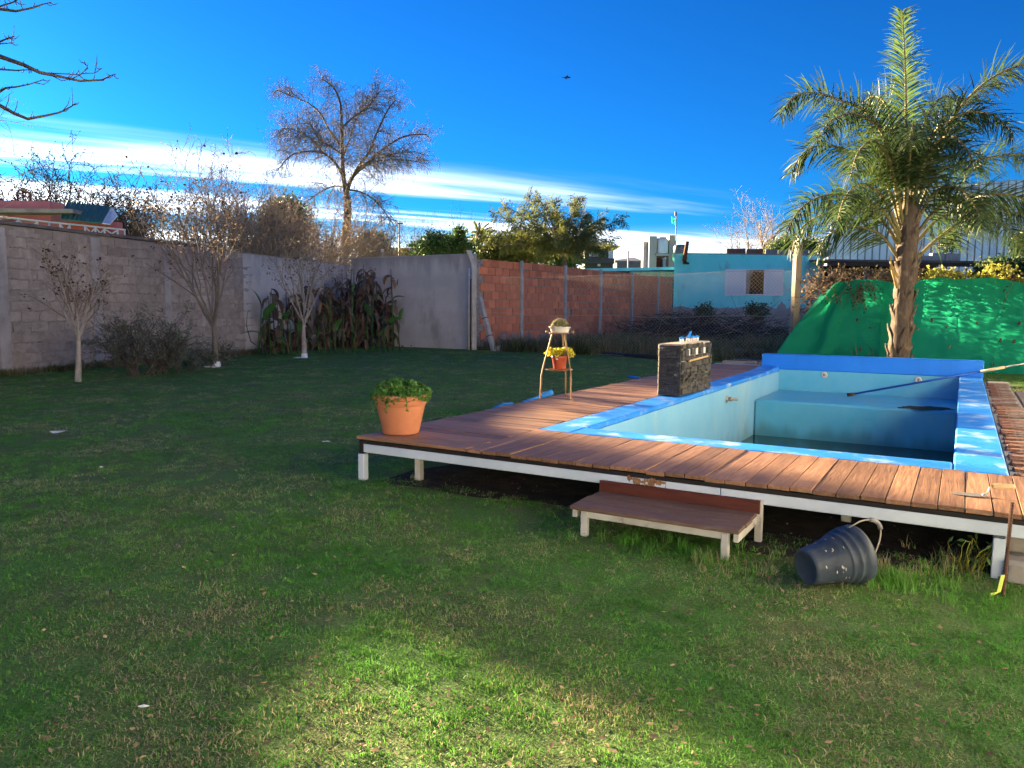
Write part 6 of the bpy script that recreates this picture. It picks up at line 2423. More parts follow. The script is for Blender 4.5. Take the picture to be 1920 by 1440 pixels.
def cloth():
    rot = math.atan2(-UU.y, -UU.x)
    t = thing('shade_cloth', TC0, 0, 'green shade cloth hung along the fence behind the palm', 'shade cloth')
    m = bpy.data.materials.new('green_cloth')
    m.use_nodes = True
    N, L = m.node_tree.nodes, m.node_tree.links
    b, out = N['Principled BSDF'], N['Material Output']
    tc = N.new('ShaderNodeTexCoord')
    nz = N.new('ShaderNodeTexNoise')
    nz.inputs['Scale'].default_value = 1.5
    nz.inputs['Detail'].default_value = 5
    L.new(tc.outputs['Object'], nz.inputs['Vector'])
    mx = N.new('ShaderNodeMix')
    mx.data_type = 'RGBA'
    mx.inputs[6].default_value = (.010, .27, .15, 1)
    mx.inputs[7].default_value = (.015, .36, .20, 1)
    L.new(nz.outputs['Fac'], mx.inputs['Factor'])
    L.new(mx.outputs[2], b.inputs['Base Color'])
    b.inputs['Roughness'].default_value = .8
    b.inputs['Specular IOR Level'].default_value = .12
    wv = N.new('ShaderNodeTexNoise')
    mp = N.new('ShaderNodeMapping')
    mp.inputs['Scale'].default_value = (5, 5, 26)
    L.new(tc.outputs['Object'], mp.inputs['Vector'])
    L.new(mp.outputs[0], wv.inputs['Vector'])
    wv.inputs['Scale'].default_value = 1.4
    bp = N.new('ShaderNodeBump')
    bp.inputs['Strength'].default_value = .7
    bp.inputs['Distance'].default_value = .02
    L.new(wv.outputs['Fac'], bp.inputs['Height'])
    L.new(bp.outputs[0], b.inputs['Normal'])
    tr = N.new('ShaderNodeBsdfTranslucent')
    tr.inputs['Color'].default_value = (.025, .50, .26, 1)
    ms = N.new('ShaderNodeMixShader')
    ms.inputs[0].default_value = .42
    L.new(b.outputs[0], ms.inputs[1])
    L.new(tr.outputs[0], ms.inputs[2])
    L.new(ms.outputs[0], out.inputs['Surface'])
    M['cloth'] = m

    def sheet(s0, s1, off, ztop, name, gather=0.0, ns=150, nz_=50):
        vs_, fs = [], []
        for i in range(ns + 1):
            s_ = s0 + (s1 - s0) * i / ns
            for j in range(nz_ + 1):
                v = j / nz_
                z = (ztop + .05 * math.sin(s_ * 2.3) + .03 * math.sin(s_ * 5.1)) * (1 - v)
                ss = s_
                w = off + .05 * mnoise.noise(Vector((s_ * .9, v * 1.2, 3.3))) * (.3 + v) + .03 * mnoise.noise(Vector((s_ * 2.6, v * 3.0, 7.1))) + .018 * mnoise.noise(Vector((s_ * 7, v * 11, 1.7)))
                if gather and s_ > s1 - gather:
                    # the free end is pulled down and outwards to the left
                    g = (s_ - (s1 - gather)) / gather
                    ss = s_ + g * (1.35 * v ** .8 - .55)
                    z = z * (1 - .08 * g) + .05 * g * (1 - v) * math.sin(v * 9)
                    w += g * (.13 * math.sin(s_ * 11 - v * 4 + 2 * mnoise.noise(Vector((s_ * 2, v * 3, 0)))) + .25 * v)
                p = -UU * ss - VV * w
                vs_.append((p.x, p.y, max(.012, z)))
        k = nz_ + 1
        fs = [(i * k + j, i * k + j + 1, (i + 1) * k + j + 1, (i + 1) * k + j) for i in range(ns) for j in range(nz_)]
        mb = MB().add(vs_, fs, True)
        return mb.build(name, m, t)
    sheet(0, 5.02, .10, 2.13, 'cloth_panel')
    sheet(4.86, 6.75, .04, 2.16, 'cloth_panel', gather=1.1)
    # blue-green folded hem along the pulled edge
    e0, e1 = None, None
    # posts and top wire behind
    for s_ in (0.0, 2.4, 4.9, 6.2):
        p = -UU * s_ + VV * .10
        MB().tube([(p.x, p.y, 0), (p.x, p.y, 2.25)], .045, 8).build('post', M['wood_dark'], t)
    MB().tube([tuple(-UU * (TCL * k / 12) + VV * .02 + Vector((0, 0, 2.16 + .02 * math.sin(k)))) for k in range(12)], .008, 5).build('top_wire', M['rust'], t)
    # little burrs caught in the cloth
    rnd = random.Random(44)
    for px, py, dk in ((1776, 612, 0), (1832, 606, 0), (1780, 650, 0), (1876, 638, 1), (1901, 640, 1), (1911, 606, 1), (1607, 600, 1), (1614, 654, 1), (1863, 683, 0), (1721, 617, 0), (1747, 600, 1)):
        d = ray(px, py)
        o = Vector((0, 0, CAM_H))
        k = ((TC0 - VV * .18) - o).dot(VV) / d.dot(VV)
        p = o + d * k - TC0
        MB().ball(p, .03 if not dk else .035, 6, 5, (1, .5, 1.3), .3, rnd).build('caught_leaf', M['dry_leaf'] if not dk else M['pods'], t)


cloth()


def vines():
    rnd = random.Random(51)
    rn = np.random.default_rng(51)
    t = tag(link('vine', None, None, TC0), 'dry and yellowing creeper growing over the top of the green cloth', 'vine', kind='stuff')
    mb, pts_y, pts_d = MB(), [], []
    for k in range(560):
        s_ = rnd.uniform(-.2, 6.6)
        z = rnd.uniform(.3, 2.2) if rnd.random() < .62 else rnd.uniform(1.95, 2.3)
        if 3.0 < s_ < 4.9 and z < 1.9 and rnd.random() < .85:
            continue
        q = -UU * s_ + VV * rnd.uniform(.02, .30) + Vector((0, 0, z))
        d = Vector((rnd.gauss(0, .6), rnd.gauss(0, .15), rnd.gauss(0, .6))).normalized()
        L_ = rnd.uniform(.3, 1.0)
        pts = [q]
        for j in range(4):
            d = (d + Vector((rnd.gauss(0, .4), rnd.gauss(0, .2), rnd.gauss(0, .4) - .08))).normalized()
            q = q + d * L_ / 4
            if (q.dot(VV)) < .0:
                q = q - VV * (q.dot(VV) - .02)
            q.z = min(max(q.z, .05), 2.42)
            pts.append(q.copy())
        mb.tube(pts, [.008, .007, .006, .005, .003], 4, cap=False)
        for p in pts[1:]:
            (pts_y if (p.z > 2.0 and s_ < 3.9) else pts_d).append(tuple(p))
    # strands hanging over the front of the cloth
    for k in range(46):
        s_ = rnd.choice((rnd.uniform(.2, 2.6), rnd.uniform(5.2, 6.2)))
        q = -UU * s_ - VV * .16 + Vector((0, 0, 2.12))
        d = Vector((rnd.gauss(0, .3), 0, -1)).normalized()
        pts = [q + VV * .2, q]
        for j in range(4):
            d = (d + Vector((rnd.gauss(0, .35), 0, rnd.gauss(0, .3)))).normalized()
            q = q + d * rnd.uniform(.08, .22)
            pts.append(q.copy())
        mb.tube(pts, .005, 4, cap=False)
        pts_d += [tuple(p + Vector((rnd.gauss(0, .02), -.02, rnd.gauss(0, .02)))) for p in pts[2:]]
    mb.build('stems', M['twig_brown'], t)
    A = np.repeat(np.array(pts_y), 7, 0)
    A = A + rn.normal(size=A.shape) * np.array([.07, .04, .045])
    V, F = leaf_quads(A, .085, .8, rn, droop=.2)
    np_mesh('yellow_leaves', V, F, M['leaf_yellow'], t)
    A = np.repeat(np.array(pts_d), 2, 0)
    A = A + rn.normal(size=A.shape) * .03
    V, F = leaf_quads(A, .07, .6, rn, droop=.2)
    np_mesh('dry_leaves', V, F, pm('dull_vine_leaf', (.075, .065, .03), (.11, .085, .04), 5, .9, island=.4, trans=.3), t)
    # tangle of dead creeper between the timber post and the cloth
    b = gx(1545, 20.6)
    t = tag(link('dead_creeper', None, None, b), 'brown tangle of dead creeper between timber post and cloth', 'creeper', kind='stuff')
    mb, lp = MB(), []
    for k in range(420):
        px = 1500 + 90 * rnd.random() ** .7
        py = 518 + 95 * rnd.random() ** 1.6 if px > 1525 else 520 + 60 * rnd.random()
        q = at(px, py, 20.6 + rnd.uniform(-.3, .3)) - b
        d = Vector((rnd.gauss(0, 1), rnd.gauss(0, .4), rnd.gauss(0, .8))).normalized()
        pts = [q]
        for j in range(4):
            d = (d + Vector((rnd.gauss(0, .5), rnd.gauss(0, .2), rnd.gauss(0, .4) - .1))).normalized()
            q = q + d * rnd.uniform(.05, .16)
            pts.append(q.copy())
        mb.tube(pts, [.008, .007, .006, .005, .003], 4, cap=False)
        lp += [tuple(p) for p in pts[2:]]
    mb.build('stems', M['twig_brown'], t)
    A = np.array(lp)
    A = A[rn.permutation(len(A))[:700]]
    V, F = leaf_quads(A, .07, .6, rn, droop=.3)
    np_mesh('dry_leaves', V, F, M['dry_leaf'], t)


vines()

# ================================================================== things on and around the deck
M['terracotta'] = pm('terracotta_plastic', (.52, .205, .105), (.46, .175, .09), 3, .45, .08, 30, stain=(.36, .15, .09), stain_scale=3, stain_amt=.35)
M['pot_red'] = pm('red_plastic_pot', (.42, .085, .042), (.37, .07, .036), 3, .4)
M['iron'] = pm('rusty_gold_iron', (.30, .19, .085), (.20, .11, .055), 8, .55, .2, metallic=.25)
M['blue_plastic'] = pm('blue_plastic', (.015, .20, .66), (.02, .24, .72), 4, .4)


def big_pot():
    p = uv(-.87, -.78, ZC)
    t = thing('terracotta_planter', p, 0, 'large terracotta pot of small leaved greenery on the deck corner', 'plant pot')
    prof = [(.02, .006), (.148, .002), (.152, .012), (.16, .05), (.185, .16), (.203, .235), (.205, .243), (.212, .247), (.214, .285), (.216, .292), (.236, .294), (.239, .302), (.239, .328), (.233, .334), (.214, .334), (.205, .30)]
    MB().lathe(prof, 48).build('pot', M['terracotta'], t)
    MB().disc(.209, .312, 32).build('soil', M['soil_dark'], t)
    rn = np.random.default_rng(8)
    n = 6200
    r = .245 * np.sqrt(rn.uniform(0, 1, n))
    a = rn.uniform(0, 6.283, n)
    h = .325 + .105 * (1 - (r / .27) ** 2) * rn.uniform(.25, 1, n) ** .5 + .022 * np.sin(a * 5 + r * 30)
    A = np.stack([r * np.cos(a), r * np.sin(a), h], 1)
    k = r > .20
    A[k, 2] -= rn.uniform(0, .045, k.sum())
    A[k, :2] *= rn.uniform(1.0, 1.06, k.sum())[:, None]
    V, F = leaf_quads(A, .021, .95, rn, up=.5)
    np_mesh('foliage', V, F, pm('herb_leaf', (.070, .19, .035), (.11, .25, .05), 10, .5, island=.4, trans=.35), t)
    # two trailing shoots over the rim
    mb, lp = MB(), []
    rnd = random.Random(3)
    for ang in (-1.85, -1.25, -2.3):
        q = Vector((.235 * math.cos(ang), .235 * math.sin(ang), .335))
        pts = [q]
        for j in range(4):
            q = q + Vector((.012 * math.cos(ang), .012 * math.sin(ang), -.018 - .006 * j))
            pts.append(q.copy())
        mb.tube(pts, .002, 4)
        lp += [tuple(x + Vector((rnd.gauss(0, .008), rnd.gauss(0, .008), rnd.gauss(0, .006)))) for x in pts for _ in range(7)]
    V, F = leaf_quads(np.array(lp), .018, .9, rn)
    o = np_mesh('trailing_shoots', V, F, bpy.data.materials['herb_leaf'], t)
    mb.build('shoot_stems', M['leaf_mid'], o)


big_pot()


def plant_stand():
    c = uv(-.86, 2.11, ZC)
    t = thing('plant_stand', c, 0, 'rusty gold three-legged iron plant stand on the deck edge', 'plant stand')
    feet = [uv(-1.03, 1.97, ZC) - c, uv(-.90, 2.36, ZC) - c, uv(-.66, 2.02, ZC) - c]
    zt = .765
    for k, f in enumerate(feet):
        dr = Vector((f.x, f.y, 0)).normalized()
        pts = [Vector((f.x, f.y, 0)) + dr * .035 + Vector((0, 0, .022)), Vector((f.x, f.y, 0)) + dr * .03 + Vector((0, 0, .006)), Vector((f.x, f.y, 0)) + dr * .008 + Vector((0, 0, .007)), Vector((f.x, f.y, .03)),
               Vector((f.x, f.y, 0)) * .96 + Vector((0, 0, .28)), Vector((f.x, f.y, 0)) * .84 + Vector((0, 0, .40)), Vector((f.x, f.y, 0)) * .42 + Vector((0, 0, zt - .02)), Vector((f.x, f.y, 0)) * .40 + Vector((0, 0, zt))]
        MB().tube(pts, [.007, .0085, .009, .009, .009, .009, .009, .009], 8).build('leg', M['iron'], t)
    for z, r, nm in ((.345, .155, 'ring'), (zt, .115, 'ring')):
        pts = [(r * math.cos(a), r * math.sin(a), z) for a in np.linspace(0, 2 * math.pi, 25)]
        MB().tube(pts, .006, 6).build(nm, M['rust'] if z < .5 else M['iron'], t)
    for f in feet:          # ties from the lower ring to the legs
        d = Vector((f.x, f.y, 0)).normalized()
        e = Vector((f.x, f.y, 0)) * .87
        MB().tube([d * .155 + Vector((0, 0, .345)), Vector((e.x, e.y, .345))], .005, 6).build('cross_bar', M['rust'], t)
    MB().box((0, 0, .343), (.30, .012, .008)).build('cross_bar', M['rust'], t)
    MB().box((0, 0, zt - .002), (.012, .22, .008)).build('cross_bar', M['iron'], t)
    for k, (x, y) in enumerate(((-.15, -.02), (.15, -.03))):
        MB().ball((x, y, zt + .015), .018, 8, 6).build('knob', M['iron'], t)
    # red pot with yellow flowers
    p = thing('red_flowerpot', c + Vector((0, 0, .352)), 0, 'red plastic pot of yellow flowering succulent in the stand', 'plant pot')
    MB().lathe([(.01, .001), (.066, .001), (.069, .012), (.088, .125), (.096, .128), (.098, .150), (.092, .153), (.084, .14)], 32).build('pot', M['pot_red'], p)
    MB().disc(.086, .142, 24).build('soil', M['soil_dark'], p)
    lab = MB().box((-.036, -.0855, .124), (.024, .004, .028), Matrix.Rotation(R(-22), 3, 'Z'))
    lab.build('price_tag', M['white_steel'], p)
    rn = np.random.default_rng(15)
    rnd = random.Random(15)
    A, st = [], MB()
    heads = []
    for k in range(58):
        a = rnd.uniform(0, 6.283)
        r = .17 * math.sqrt(rnd.random())
        z = .175 + .055 * rnd.random() - max(0, r - .10) * .45
        q = Vector((r * math.cos(a), r * math.sin(a) * .8, z))
        st.tube([(q.x * .35, q.y * .35, .14), (q.x * .8, q.y * .8, z - .01), q], .0035, 4, cap=False)
        heads.append(q)
    st.build('stems', pm('succulent_stem', (.22, .14, .07), (.17, .12, .05), 8, .7), p)
    for q in heads:
        for j in range(26):
            A.append(tuple(q + Vector((rnd.gauss(0, .009), rnd.gauss(0, .009), rnd.gauss(0, .008)))))
    V, F = leaf_quads(np.array(A), .021, .75, rn, up=.3)
    np_mesh('flowers', V, F, pm('yellow_rosette', (.58, .50, .03), (.48, .44, .05), 12, .5, island=.35, trans=.25), p)
    # white oval dish with a cactus cushion
    d = thing('white_dish', c + Vector((0, 0, zt + .008)), R(-15), 'white enamel dish of dense small cactus on top of the stand', 'plant dish')
    Sx = Matrix.Diagonal((1.0, .72, 1, 1))
    MB().lathe([(.01, 0), (.098, 0), (.104, .012), (.116, .058), (.130, .060), (.130, .066), (.112, .066), (.102, .03)], 36, Sx).build('dish', pm('enamel_white', (.68, .66, .62), (.60, .57, .52), 6, .35, stain=(.35, .25, .16), stain_scale=9, stain_amt=.5, stain_lo=.64), d)
    cm = MB()
    for k in range(130):
        a = rnd.uniform(0, 6.283)
        r = math.sqrt(rnd.random())
        x, y = .098 * r * math.cos(a), .068 * r * math.sin(a)
        z = .05 + .085 * math.sqrt(max(0, 1 - r * r)) * rnd.uniform(.8, 1.1)
        cm.ball((x, y, z), rnd.uniform(.011, .019), 6, 5, (1, 1, 1.25), .15, rnd)
    cm.build('cactus', pm('cactus_skin', (.16, .15, .05), (.11, .12, .045), 30, .8, .4, island=.4), d)
    sp = []
    for k in range(1800):
        a = rnd.uniform(0, 6.283)
        r = math.sqrt(rnd.random())
        sp.append((.102 * r * math.cos(a), .072 * r * math.sin(a), .055 + .092 * math.sqrt(max(0, 1 - r * r)) + rnd.uniform(-.005, .008)))
    V, F = leaf_quads(np.array(sp), .018, .12, rn, up=.6)
    np_mesh('spines', V, F, pm('cactus_spines', (.46, .38, .24), (.36, .28, .16), 20, .8, trans=.3), d)


plant_stand()


def step():
    t = thing('wooden_step', uv(1.10, -1.585, 0), -TH, 'low wooden plank step with dark red riser in front of deck', 'step')
    L_, dpt, z = 1.04, .45, .19
    for k in range(3):
        MB().box((0, 0, 0), (L_ + (.0, .01, -.008)[k], dpt / 3 - .006, .024), bev=.004).build('plank', pm('step_plank_%d' % k, (.17, .105, .080), (.115, .070, .055), 3, .6, .25, None, (1.2, 14, 14), stain=(.32, .27, .25), stain_scale=2, stain_amt=.3), t, (L_ / 2, dpt / 6 + dpt / 3 * k, z - .012))
    MB().box((L_ / 2 + .005, dpt + .012, z + .030), (L_ + .01, .022, .082), bev=.003).build('riser', M['riser'], t)
    zb = z - .026
    fw = .055
    MB().box((L_ / 2, .055, zb - .025), (L_ - .13, .03, .046), bev=.003).build('rail', M['rusty_steel'], t)
    for x in (.022, L_ - .022):
        MB().box((x, dpt / 2 + .02, zb - .027), (.03, dpt - .02, .05), bev=.003).build('rail', M['rusty_steel'], t)
    for x, y, h in ((.085, .05, zb), (L_ - .085, .05, zb), (.03, dpt + .035, .27), (L_ + .0, dpt + .035, .27)):
        MB().box((x, y, h / 2 - .01), (.042, .042, h + .0), bev=.003).build('leg', M['rusty_steel'], t)


step()


def bucket():
    c = ground(1562, 1098)
    t = thing('mortar_bucket', c, 0, 'dirty black mortar bucket lying on its side in the grass', 'bucket')
    rb, rt, h = .098, .148, .34
    taper = math.atan2(rt - rb, h)
    # axis lies to the right and a little away; resting on its side
    yaw = R(17)
    ax = Matrix.Rotation(yaw, 4, 'Z') @ Matrix.Rotation(R(90) - taper, 4, 'Y')
    T = Matrix.Translation((-.16 * math.cos(yaw), -.16 * math.sin(yaw) + .03, rb * math.cos(taper) * .92 + .012)) @ ax @ Matrix.Scale(.92, 4)
    blk = pm('dirty_black_plastic', (.034, .048, .072), (.058, .078, .108), 6, .5, .2, 30, stain=(.40, .40, .40), stain_scale=7, stain_amt=.55, stain_lo=.60)
    prof = [(.001, .004), (rb * .86, .004), (rb * .9, .0), (rb, .004), (rb + .006, .02), (rb + .030, .20), (rb + .046, .204), (rb + .048, .210), (rb + .043, .245), (rb + .058, .250), (rb + .059, .256), (rb + .052, .288), (rb + .068, .293), (rb + .066, .325), (rb + .066, .328), (rb + .066, .34), (rb + .058, .34), (rb + .045, .25), (rb - .002, .02), (.001, .016)]
    MB().lathe(prof, 40, T, wob=.012).build('shell', blk, t)
    # bail of wire with a grip, standing away from the rim
    a = T @ Vector((-(rb + .062), .0, .305))
    b = T @ Vector(((rb + .062) * .97, -.03, .305))
    up = (T.to_3x3() @ Vector((0, 0, 1))).normalized()
    wv = up * .17 + Vector((0, 0, .10))
    pts = []
    for k in range(17):
        u = k / 16
        pts.append(a.lerp(b, u) + wv * (math.sin(math.pi * u) ** .6))
    MB().tube(pts, .0045, 6).build('bail', pm('bail_wire', (.35, .33, .29), (.25, .22, .18), 8, .5), t)
    MB().tube(pts[3:9], .012, 8).build('grip', pm('pale_grip', (.30, .30, .30), (.12, .12, .13), 9, .6), t)
    for q in (a, b):
        MB().ball(q, .014, 8, 6).build('lug', blk, t)
    # splashes of dry mortar
    rnd = random.Random(2)
    mb = MB()
    for k in range(26):
        an, z = rnd.uniform(2.0, 5.6), rnd.uniform(.05, .2)
        r = rb + .034 * (z / .215) + .0065
        n = 7
        s1, s2 = rnd.uniform(.002, .012), rnd.uniform(.001, .005)
        ps = []
        for q in range(n):
            aa = an + s1 * math.cos(6.283 * q / n) / r * rnd.uniform(.7, 1.3)
            zz = z + s2 * math.sin(6.283 * q / n) * rnd.uniform(.7, 1.3)
            ps.append(T @ Vector((r * math.cos(aa), r * math.sin(aa), zz)))
        mb.add(ps, [tuple(range(n))])
    mb.build('mortar_splashes', M['concrete_pale'], t)


bucket()


def trowel():
    p = ground(1850, 931, ZC)
    t = thing('trowel', p, R(-8), 'mason trowel with pale wooden handle lying on the deck', 'trowel')
    k = 4.3 / FPX
    st = pm('trowel_steel', (.40, .38, .36), (.30, .28, .26), 8, .35, metallic=.6, stain=(.35, .33, .3), stain_scale=9, stain_amt=.6)
    bl = [(-.18, .035), (-.15, .052), (-.10, .06), (-.03, .045), (.0, .016), (.0, -.006), (-.03, -.028), (-.10, -.022), (-.15, .0)]
    MB().prism(bl, .004, .0065).build('blade', st, t)
    MB().tube([(-.02, .008, .007), (.0, .008, .012), (.012, .008, .03), (.016, .008, .052), (.03, .008, .060)], [.006, .006, .0055, .005, .005], 8).build('tang', st, t)
    hp = [(.03, .011), (.04, .013), (.065, .0145), (.10, .0155), (.13, .0145), (.142, .0135), (.146, .008)]
    T = Matrix.Translation((0, .008, .060)) @ Matrix.Rotation(R(90), 4, 'Y')
    mb = MB().lathe([(r, x) for x, r in hp], 16, T)
    mb.add([T @ Vector((.008 * math.cos(6.283 * q / 12), .008 * math.sin(6.283 * q / 12), .146)) for q in range(12)], [tuple(range(12))])
    mb.build('handle', pm('pale_wood', (.55, .42, .24), (.46, .34, .19), 6, .6, .15, None, (2, 14, 14)), t)


trowel()


def rebar():
    b = ground(1880, 1118)
    t = thing('rebar_stake', b, 0, 'rusty ribbed steel bar stuck upright at the deck corner', 'stake')
    top = at(1898, 942, b.y + .12) - b
    rs = pm('rebar_rust', (.10, .050, .032), (.065, .034, .024), 14, .85, .4)
    pts = [Vector((0, 0, -.05)).lerp(top, u) for u in np.linspace(0, 1, 70)]
    MB().tube(pts, [.0085 + .0016 * (k % 2) for k in range(70)], 8, smooth=False).build('bar', rs, t)
    a, c, e = at(1880, 1078, b.y - .02) - b, at(1872, 1110, b.y - .03) - b, at(1858, 1117, b.y - .04) - b
    m = pm('lime_strap', (.46, .56, .10), (.40, .50, .09), 6, .6)
    s = MB()
    w = Vector((.010, 0, .0))
    s.add([a - w, a + w, c + w, c - w], [(0, 1, 2, 3)])
    s.add([c - w, c + w, e + Vector((0, 0, .012)), e - Vector((0, 0, .004))], [(0, 1, 2, 3)])
    o = s.build('plastic_strap', m, None, b)
    md = o.modifiers.new('thick', 'SOLIDIFY')
    md.thickness = .003
    tag(o, 'lime green plastic strap leaning against the rusty bar', 'strap')


rebar()


def pillar():
    """tile-clad service block on the left coping"""
    t = thing('tiled_pillar', uv(0, 3.1, ZC), -TH, 'black stone tiled block with white holes on the left coping', 'pillar')
    u0, u1, L_, H = -.01, .265, 1.2, .63
    MB().box(((u0 + u1) / 2, L_ / 2, H / 2), (u1 - u0 - .03, L_ - .03, H - .03)).build('core', M['concrete'], t)
    top = MB().box(((u0 + u1) / 2, L_ / 2, H - .006), (u1 - u0 - .01, L_ - .01, .022), bev=.006)
    top.build('mortar_top', pm('sandy_mortar', (.42, .37, .30), (.34, .30, .24), 6, .95, .4), t)
    rnd = random.Random(28)
    blk = pm('black_slate', (.022, .023, .027), (.045, .046, .052), 7, .5, .5, 40, rv=.35, grain=True, stain=(.55, .55, .57), stain_scale=5, stain_amt=.85, stain_lo=.56, stretch=(1, 1, 3))
    brn = pm('brown_slate', (.075, .070, .060), (.045, .042, .038), 7, .7, .6, 40, rv=.35, grain=True, stain=(.44, .41, .37), stain_scale=10, stain_amt=.7, stain_lo=.56)
    # front face (towards the camera): thin courses
    z = .012
    while z < H - .03:
        h = rnd.choice((.028, .038, .05))
        h = min(h, H - .012 - z)
        x = u0
        while x < u1 - .01:
            w = min(rnd.uniform(.06, .14), u1 - x)
            if u1 - x - w < .04:
                w = u1 - x
            MB().box((0, 0, 0), (w - .003, .022 + rnd.uniform(0, .012), h - .003), bev=.003).build('tile', blk, t, (x + w / 2, -.004, z + h / 2))
            x += w
        z += h
    # right face (to the pool): irregular upright pieces
    holes = [(.28, .52), (.60, .525), (.93, .53)]
    z = .01
    while z < H - .04:
        h = rnd.choice((.04, .06, .085))
        h = min(h, H - .008 - z)
        y = .012
        while y < L_ - .02:
            w = min(rnd.uniform(.05, .13), L_ - y)
            if L_ - y - w < .03:
                w = L_ - y
            cy, cz = y + w / 2, z + h / 2
            if not any(abs(cy - a) < .05 + w / 2 and abs(cz - b) < .03 + h / 2 for a, b in holes):
                MB().box((0, 0, 0), (.018 + rnd.uniform(0, .040), w - .004, h - .004 + rnd.uniform(-.012, .010)), Matrix.Rotation(rnd.gauss(0, .05), 3, 'X'), bev=.005).build('tile', blk if rnd.random() < .3 else brn, t, (u1 + .001, cy, cz + rnd.uniform(-.01, .01)))
            y += w
        z += h
    # left face, seen as a ragged pale edge
    for k in range(9):
        MB().box((0, 0, 0), (.02 + rnd.uniform(0, .014), L_ - .03, H / 9 - .006), bev=.006).build('tile', bpy.data.materials['sandy_mortar'] if k % 2 else M['concrete_pale'], t, (u0 - .006, L_ / 2, H / 9 * (k + .5)))
    wh = pm('white_socket', (.68, .68, .66), (.58, .58, .56), 9, .6)
    for a, b in holes:
        MB().box((u1 + .002, a, b), (.012, .075, .085), bev=.004).build('white_patch', wh, t)
    MB().box((u1 + .03, .60, .435), (.022, .78, .022), Matrix.Rotation(R(1.5), 3, 'X'), .003).build('wooden_lath', pm('lath', (.58, .40, .20), (.50, .34, .17), 5, .7, 0, None, (14, 2, 14)), t)
    # four valve stems with blue levers on top
    for k, y in enumerate((.42, .66, .86, 1.04)):
        v = MB().lathe([(.022, 0), (.022, .02), (.026, .022), (.026, .036), (.016, .05), (.001, .052)], 14, Matrix.Translation((.13, y, H + .004))).build('valve', wh, t)
        if k == 1:
            h = MB().tube([(.13, y - .05, H + .062), (.13, y, H + .066), (.13, y + .05, H + .085), (.135, y + .085, H + .125), (.14, y + .10, H + .13)], [.012, .016, .016, .016, .014], 8)
        else:
            h = MB().tube([(.13, y - .07, H + .058), (.13, y, H + .066), (.13, y + .07, H + .058)], [.013, .018, .013], 8)
        h.build('lever', M['blue_plastic'], v)


pillar()


def pool_pole():
    a = ground(1600, 741, -.005)
    b = at(1842, 703, 11.97)
    b.z = .47
    d = (b - a).normalized()
    e = at(1877, 695, 12.7)
    t = thing('pool_pole', a, 0, 'long blue telescopic pool pole resting on the right coping', 'pole')
    bl = pm('blue_alloy', (.012, .07, .36), (.015, .09, .42), 4, .35, metallic=.3)
    o = Vector((0, 0, .02))
    MB().tube([o, (b - a)], .017, 10).build('tube', bl, t)
    q = (b - a) + d * .30
    MB().tube([(b - a) - d * .03, q], [.024, .022], 12).build('collar', pm('cream_plastic', (.62, .55, .36), (.55, .48, .30), 6, .5), t)
    MB().tube([q, q + d * .34], .012, 10).build('inner_tube', pm('alloy', (.55, .55, .55), (.45, .45, .45), 6, .35, metallic=.5), t)
    MB().tube([o - d * .10 + Vector((0, 0, .005)), o + d * .02], [.03, .024], 10).build('end_cap', M['pods'], t)


pool_pole()


def noodles():
    fm = pm('blue_foam', (.03, .24, .72), (.04, .28, .78), 5, .7, stain=(.55, .6, .75), stain_scale=6, stain_amt=.5, stain_lo=.62)
    a, m, b = ground(982, 757, .30), ground(1008, 748, .33), ground(1036, 735, .42)
    o = MB().tube([Vector((0, 0, 0)), m - a, (m - a).lerp(b - a, .5) + Vector((0, 0, .01)), b - a], .034, 14).build('foam_noodle', fm, None, a)
    tag(o, 'blue foam noodle leaning on the deck edge under the stand', 'pool noodle')
    a, b = ground(924, 768, .10), ground(962, 758, .16)
    o = MB().tube([Vector((0, 0, 0)), (b - a) * .5 + Vector((0, 0, .03)), b - a], .025, 12).build('blue_hose', fm, None, a)
    tag(o, 'short blue hose end in the grass left of the stand', 'hose')
    a, b = ground(1178, 706, .18), ground(1200, 709, .18)
    o = MB().tube([Vector((0, 0, 0)), (b - a)], .022, 12).build('blue_hose', fm, None, a)
    tag(o, 'short blue hose end beside the deck left of the tiled block', 'hose')


noodles()


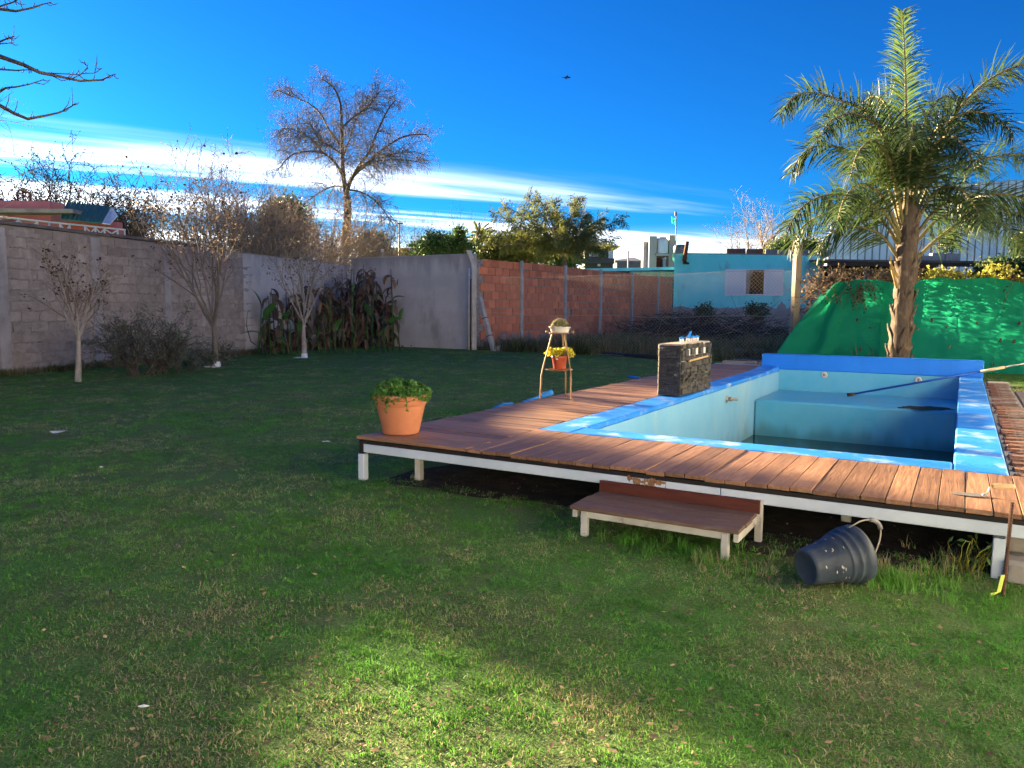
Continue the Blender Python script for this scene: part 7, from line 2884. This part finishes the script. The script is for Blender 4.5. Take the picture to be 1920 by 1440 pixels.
def litter():
    rnd = random.Random(61)
    wp = pm('white_paper', (.68, .72, .78), (.6, .64, .7), 8, .8)
    for px, py, w, l in ((112, 812, .11, 'white paper scrap on the lawn far left'), (270, 1325, .022, 'tiny white scrap in the near left lawn'), (613, 829, .05, 'thin pale sliver on the lawn left of the pot'), (190, 876, .02, 'tiny white dot of litter below the paper scrap')):
        p = ground(px, py, .03)
        q = MB()
        n = 8
        vs_ = [(w * math.cos(6.283 * k / n) * rnd.uniform(.5, 1.1), w * .5 * math.sin(6.283 * k / n) * rnd.uniform(.5, 1.1), rnd.uniform(0, .3) * w) for k in range(n)]
        q.add(vs_ + [(0, 0, .004 + w * .2)], [(k, (k + 1) % n, n) for k in range(n)])
        o = q.build('paper_scrap', wp, None, p)
        md = o.modifiers.new('thick', 'SOLIDIFY')
        md.thickness = .002
        tag(o, l, 'scrap')
    # fallen leaves and pale clods near the deck: too many and too small to tell apart
    A = []
    for k in range(260):
        px, py = rnd.uniform(700, 1200), rnd.uniform(880, 1010)
        if rnd.random() < .4:
            px, py = rnd.uniform(1450, 1900), rnd.uniform(960, 1110)
        p = ground(px, py, .016)
        A.append(tuple(p))
    for k in range(1100):
        p = ground(rnd.uniform(40, 1880), rnd.uniform(760, 1430), .028)
        if on_lawn(p.x, p.y):
            A.append(tuple(p))
    rn = np.random.default_rng(61)
    V, F = leaf_quads(np.array(A), .028, .6, rn, droop=-.1)
    V[:, 2] = .012 + (V[:, 2] - .012) * .4
    o = np_mesh('fallen_leaves', V, F, pm('fallen_leaf', (.30, .22, .14), (.20, .14, .09), 6, .9, island=.5, trans=.2))
    tag(o, 'small dry fallen leaves scattered over lawn and bare earth', 'leaves', kind='stuff')
    # weed with thin yellow-green stems under the deck's right end
    p = ground(1825, 1075)
    t = thing('yellow_weed', p, 0, 'straggly yellow green weed under the right end of the deck', 'weed')
    st, lp = MB(), []
    for k in range(16):
        a = rnd.uniform(0, 6.28)
        q = Vector((rnd.gauss(0, .04), rnd.gauss(0, .03), 0))
        d = Vector((math.cos(a) * .5, math.sin(a) * .3, 1)).normalized()
        pts = [q]
        for j in range(5):
            d = (d + Vector((rnd.gauss(0, .25), rnd.gauss(0, .1), -.12))).normalized()
            q = q + d * rnd.uniform(.03, .05)
            pts.append(q.copy())
        st.tube(pts, .003, 4)
        lp += [tuple(x) for x in pts[2:]]
    st.build('stems', M['leaf_yellow'], t)
    V, F = leaf_quads(np.array(lp), .045, .35, np.random.default_rng(2))
    np_mesh('leaves', V, F, M['leaf_mid'], t)


litter()


def bird():
    p = at(1063, 145.5, 30)
    t = thing('flying_bird', p, R(4), 'small dark bird gliding high in the clear sky', 'bird')
    dk = pm('bird_dark', (.03, .028, .028), (.05, .045, .04), 9, .8)
    MB().tube([(-.13, 0, 0), (-.10, 0, .0), (-.04, 0, .0), (.05, 0, .005), (.10, 0, .012), (.125, 0, .01), (.145, 0, .005)], [.012, .022, .034, .034, .022, .018, .003], 8).build('body', dk, t)
    for sg in (-1, 1):
        MB().prism([(.05, 0), (.03, .10 * sg), (-.01, .26 * sg), (-.03, .24 * sg), (-.05, .10 * sg), (-.05, 0)] if sg > 0 else [(.05, 0), (-.05, 0), (-.05, -.10), (-.03, -.24), (-.01, -.26), (.03, -.10)], .012, .020).build('wing', dk, t)
    MB().prism([(-.10, -.02), (-.10, .02), (-.19, .035), (-.19, -.035)], -.003, .003).build('tail', dk, t)


bird()
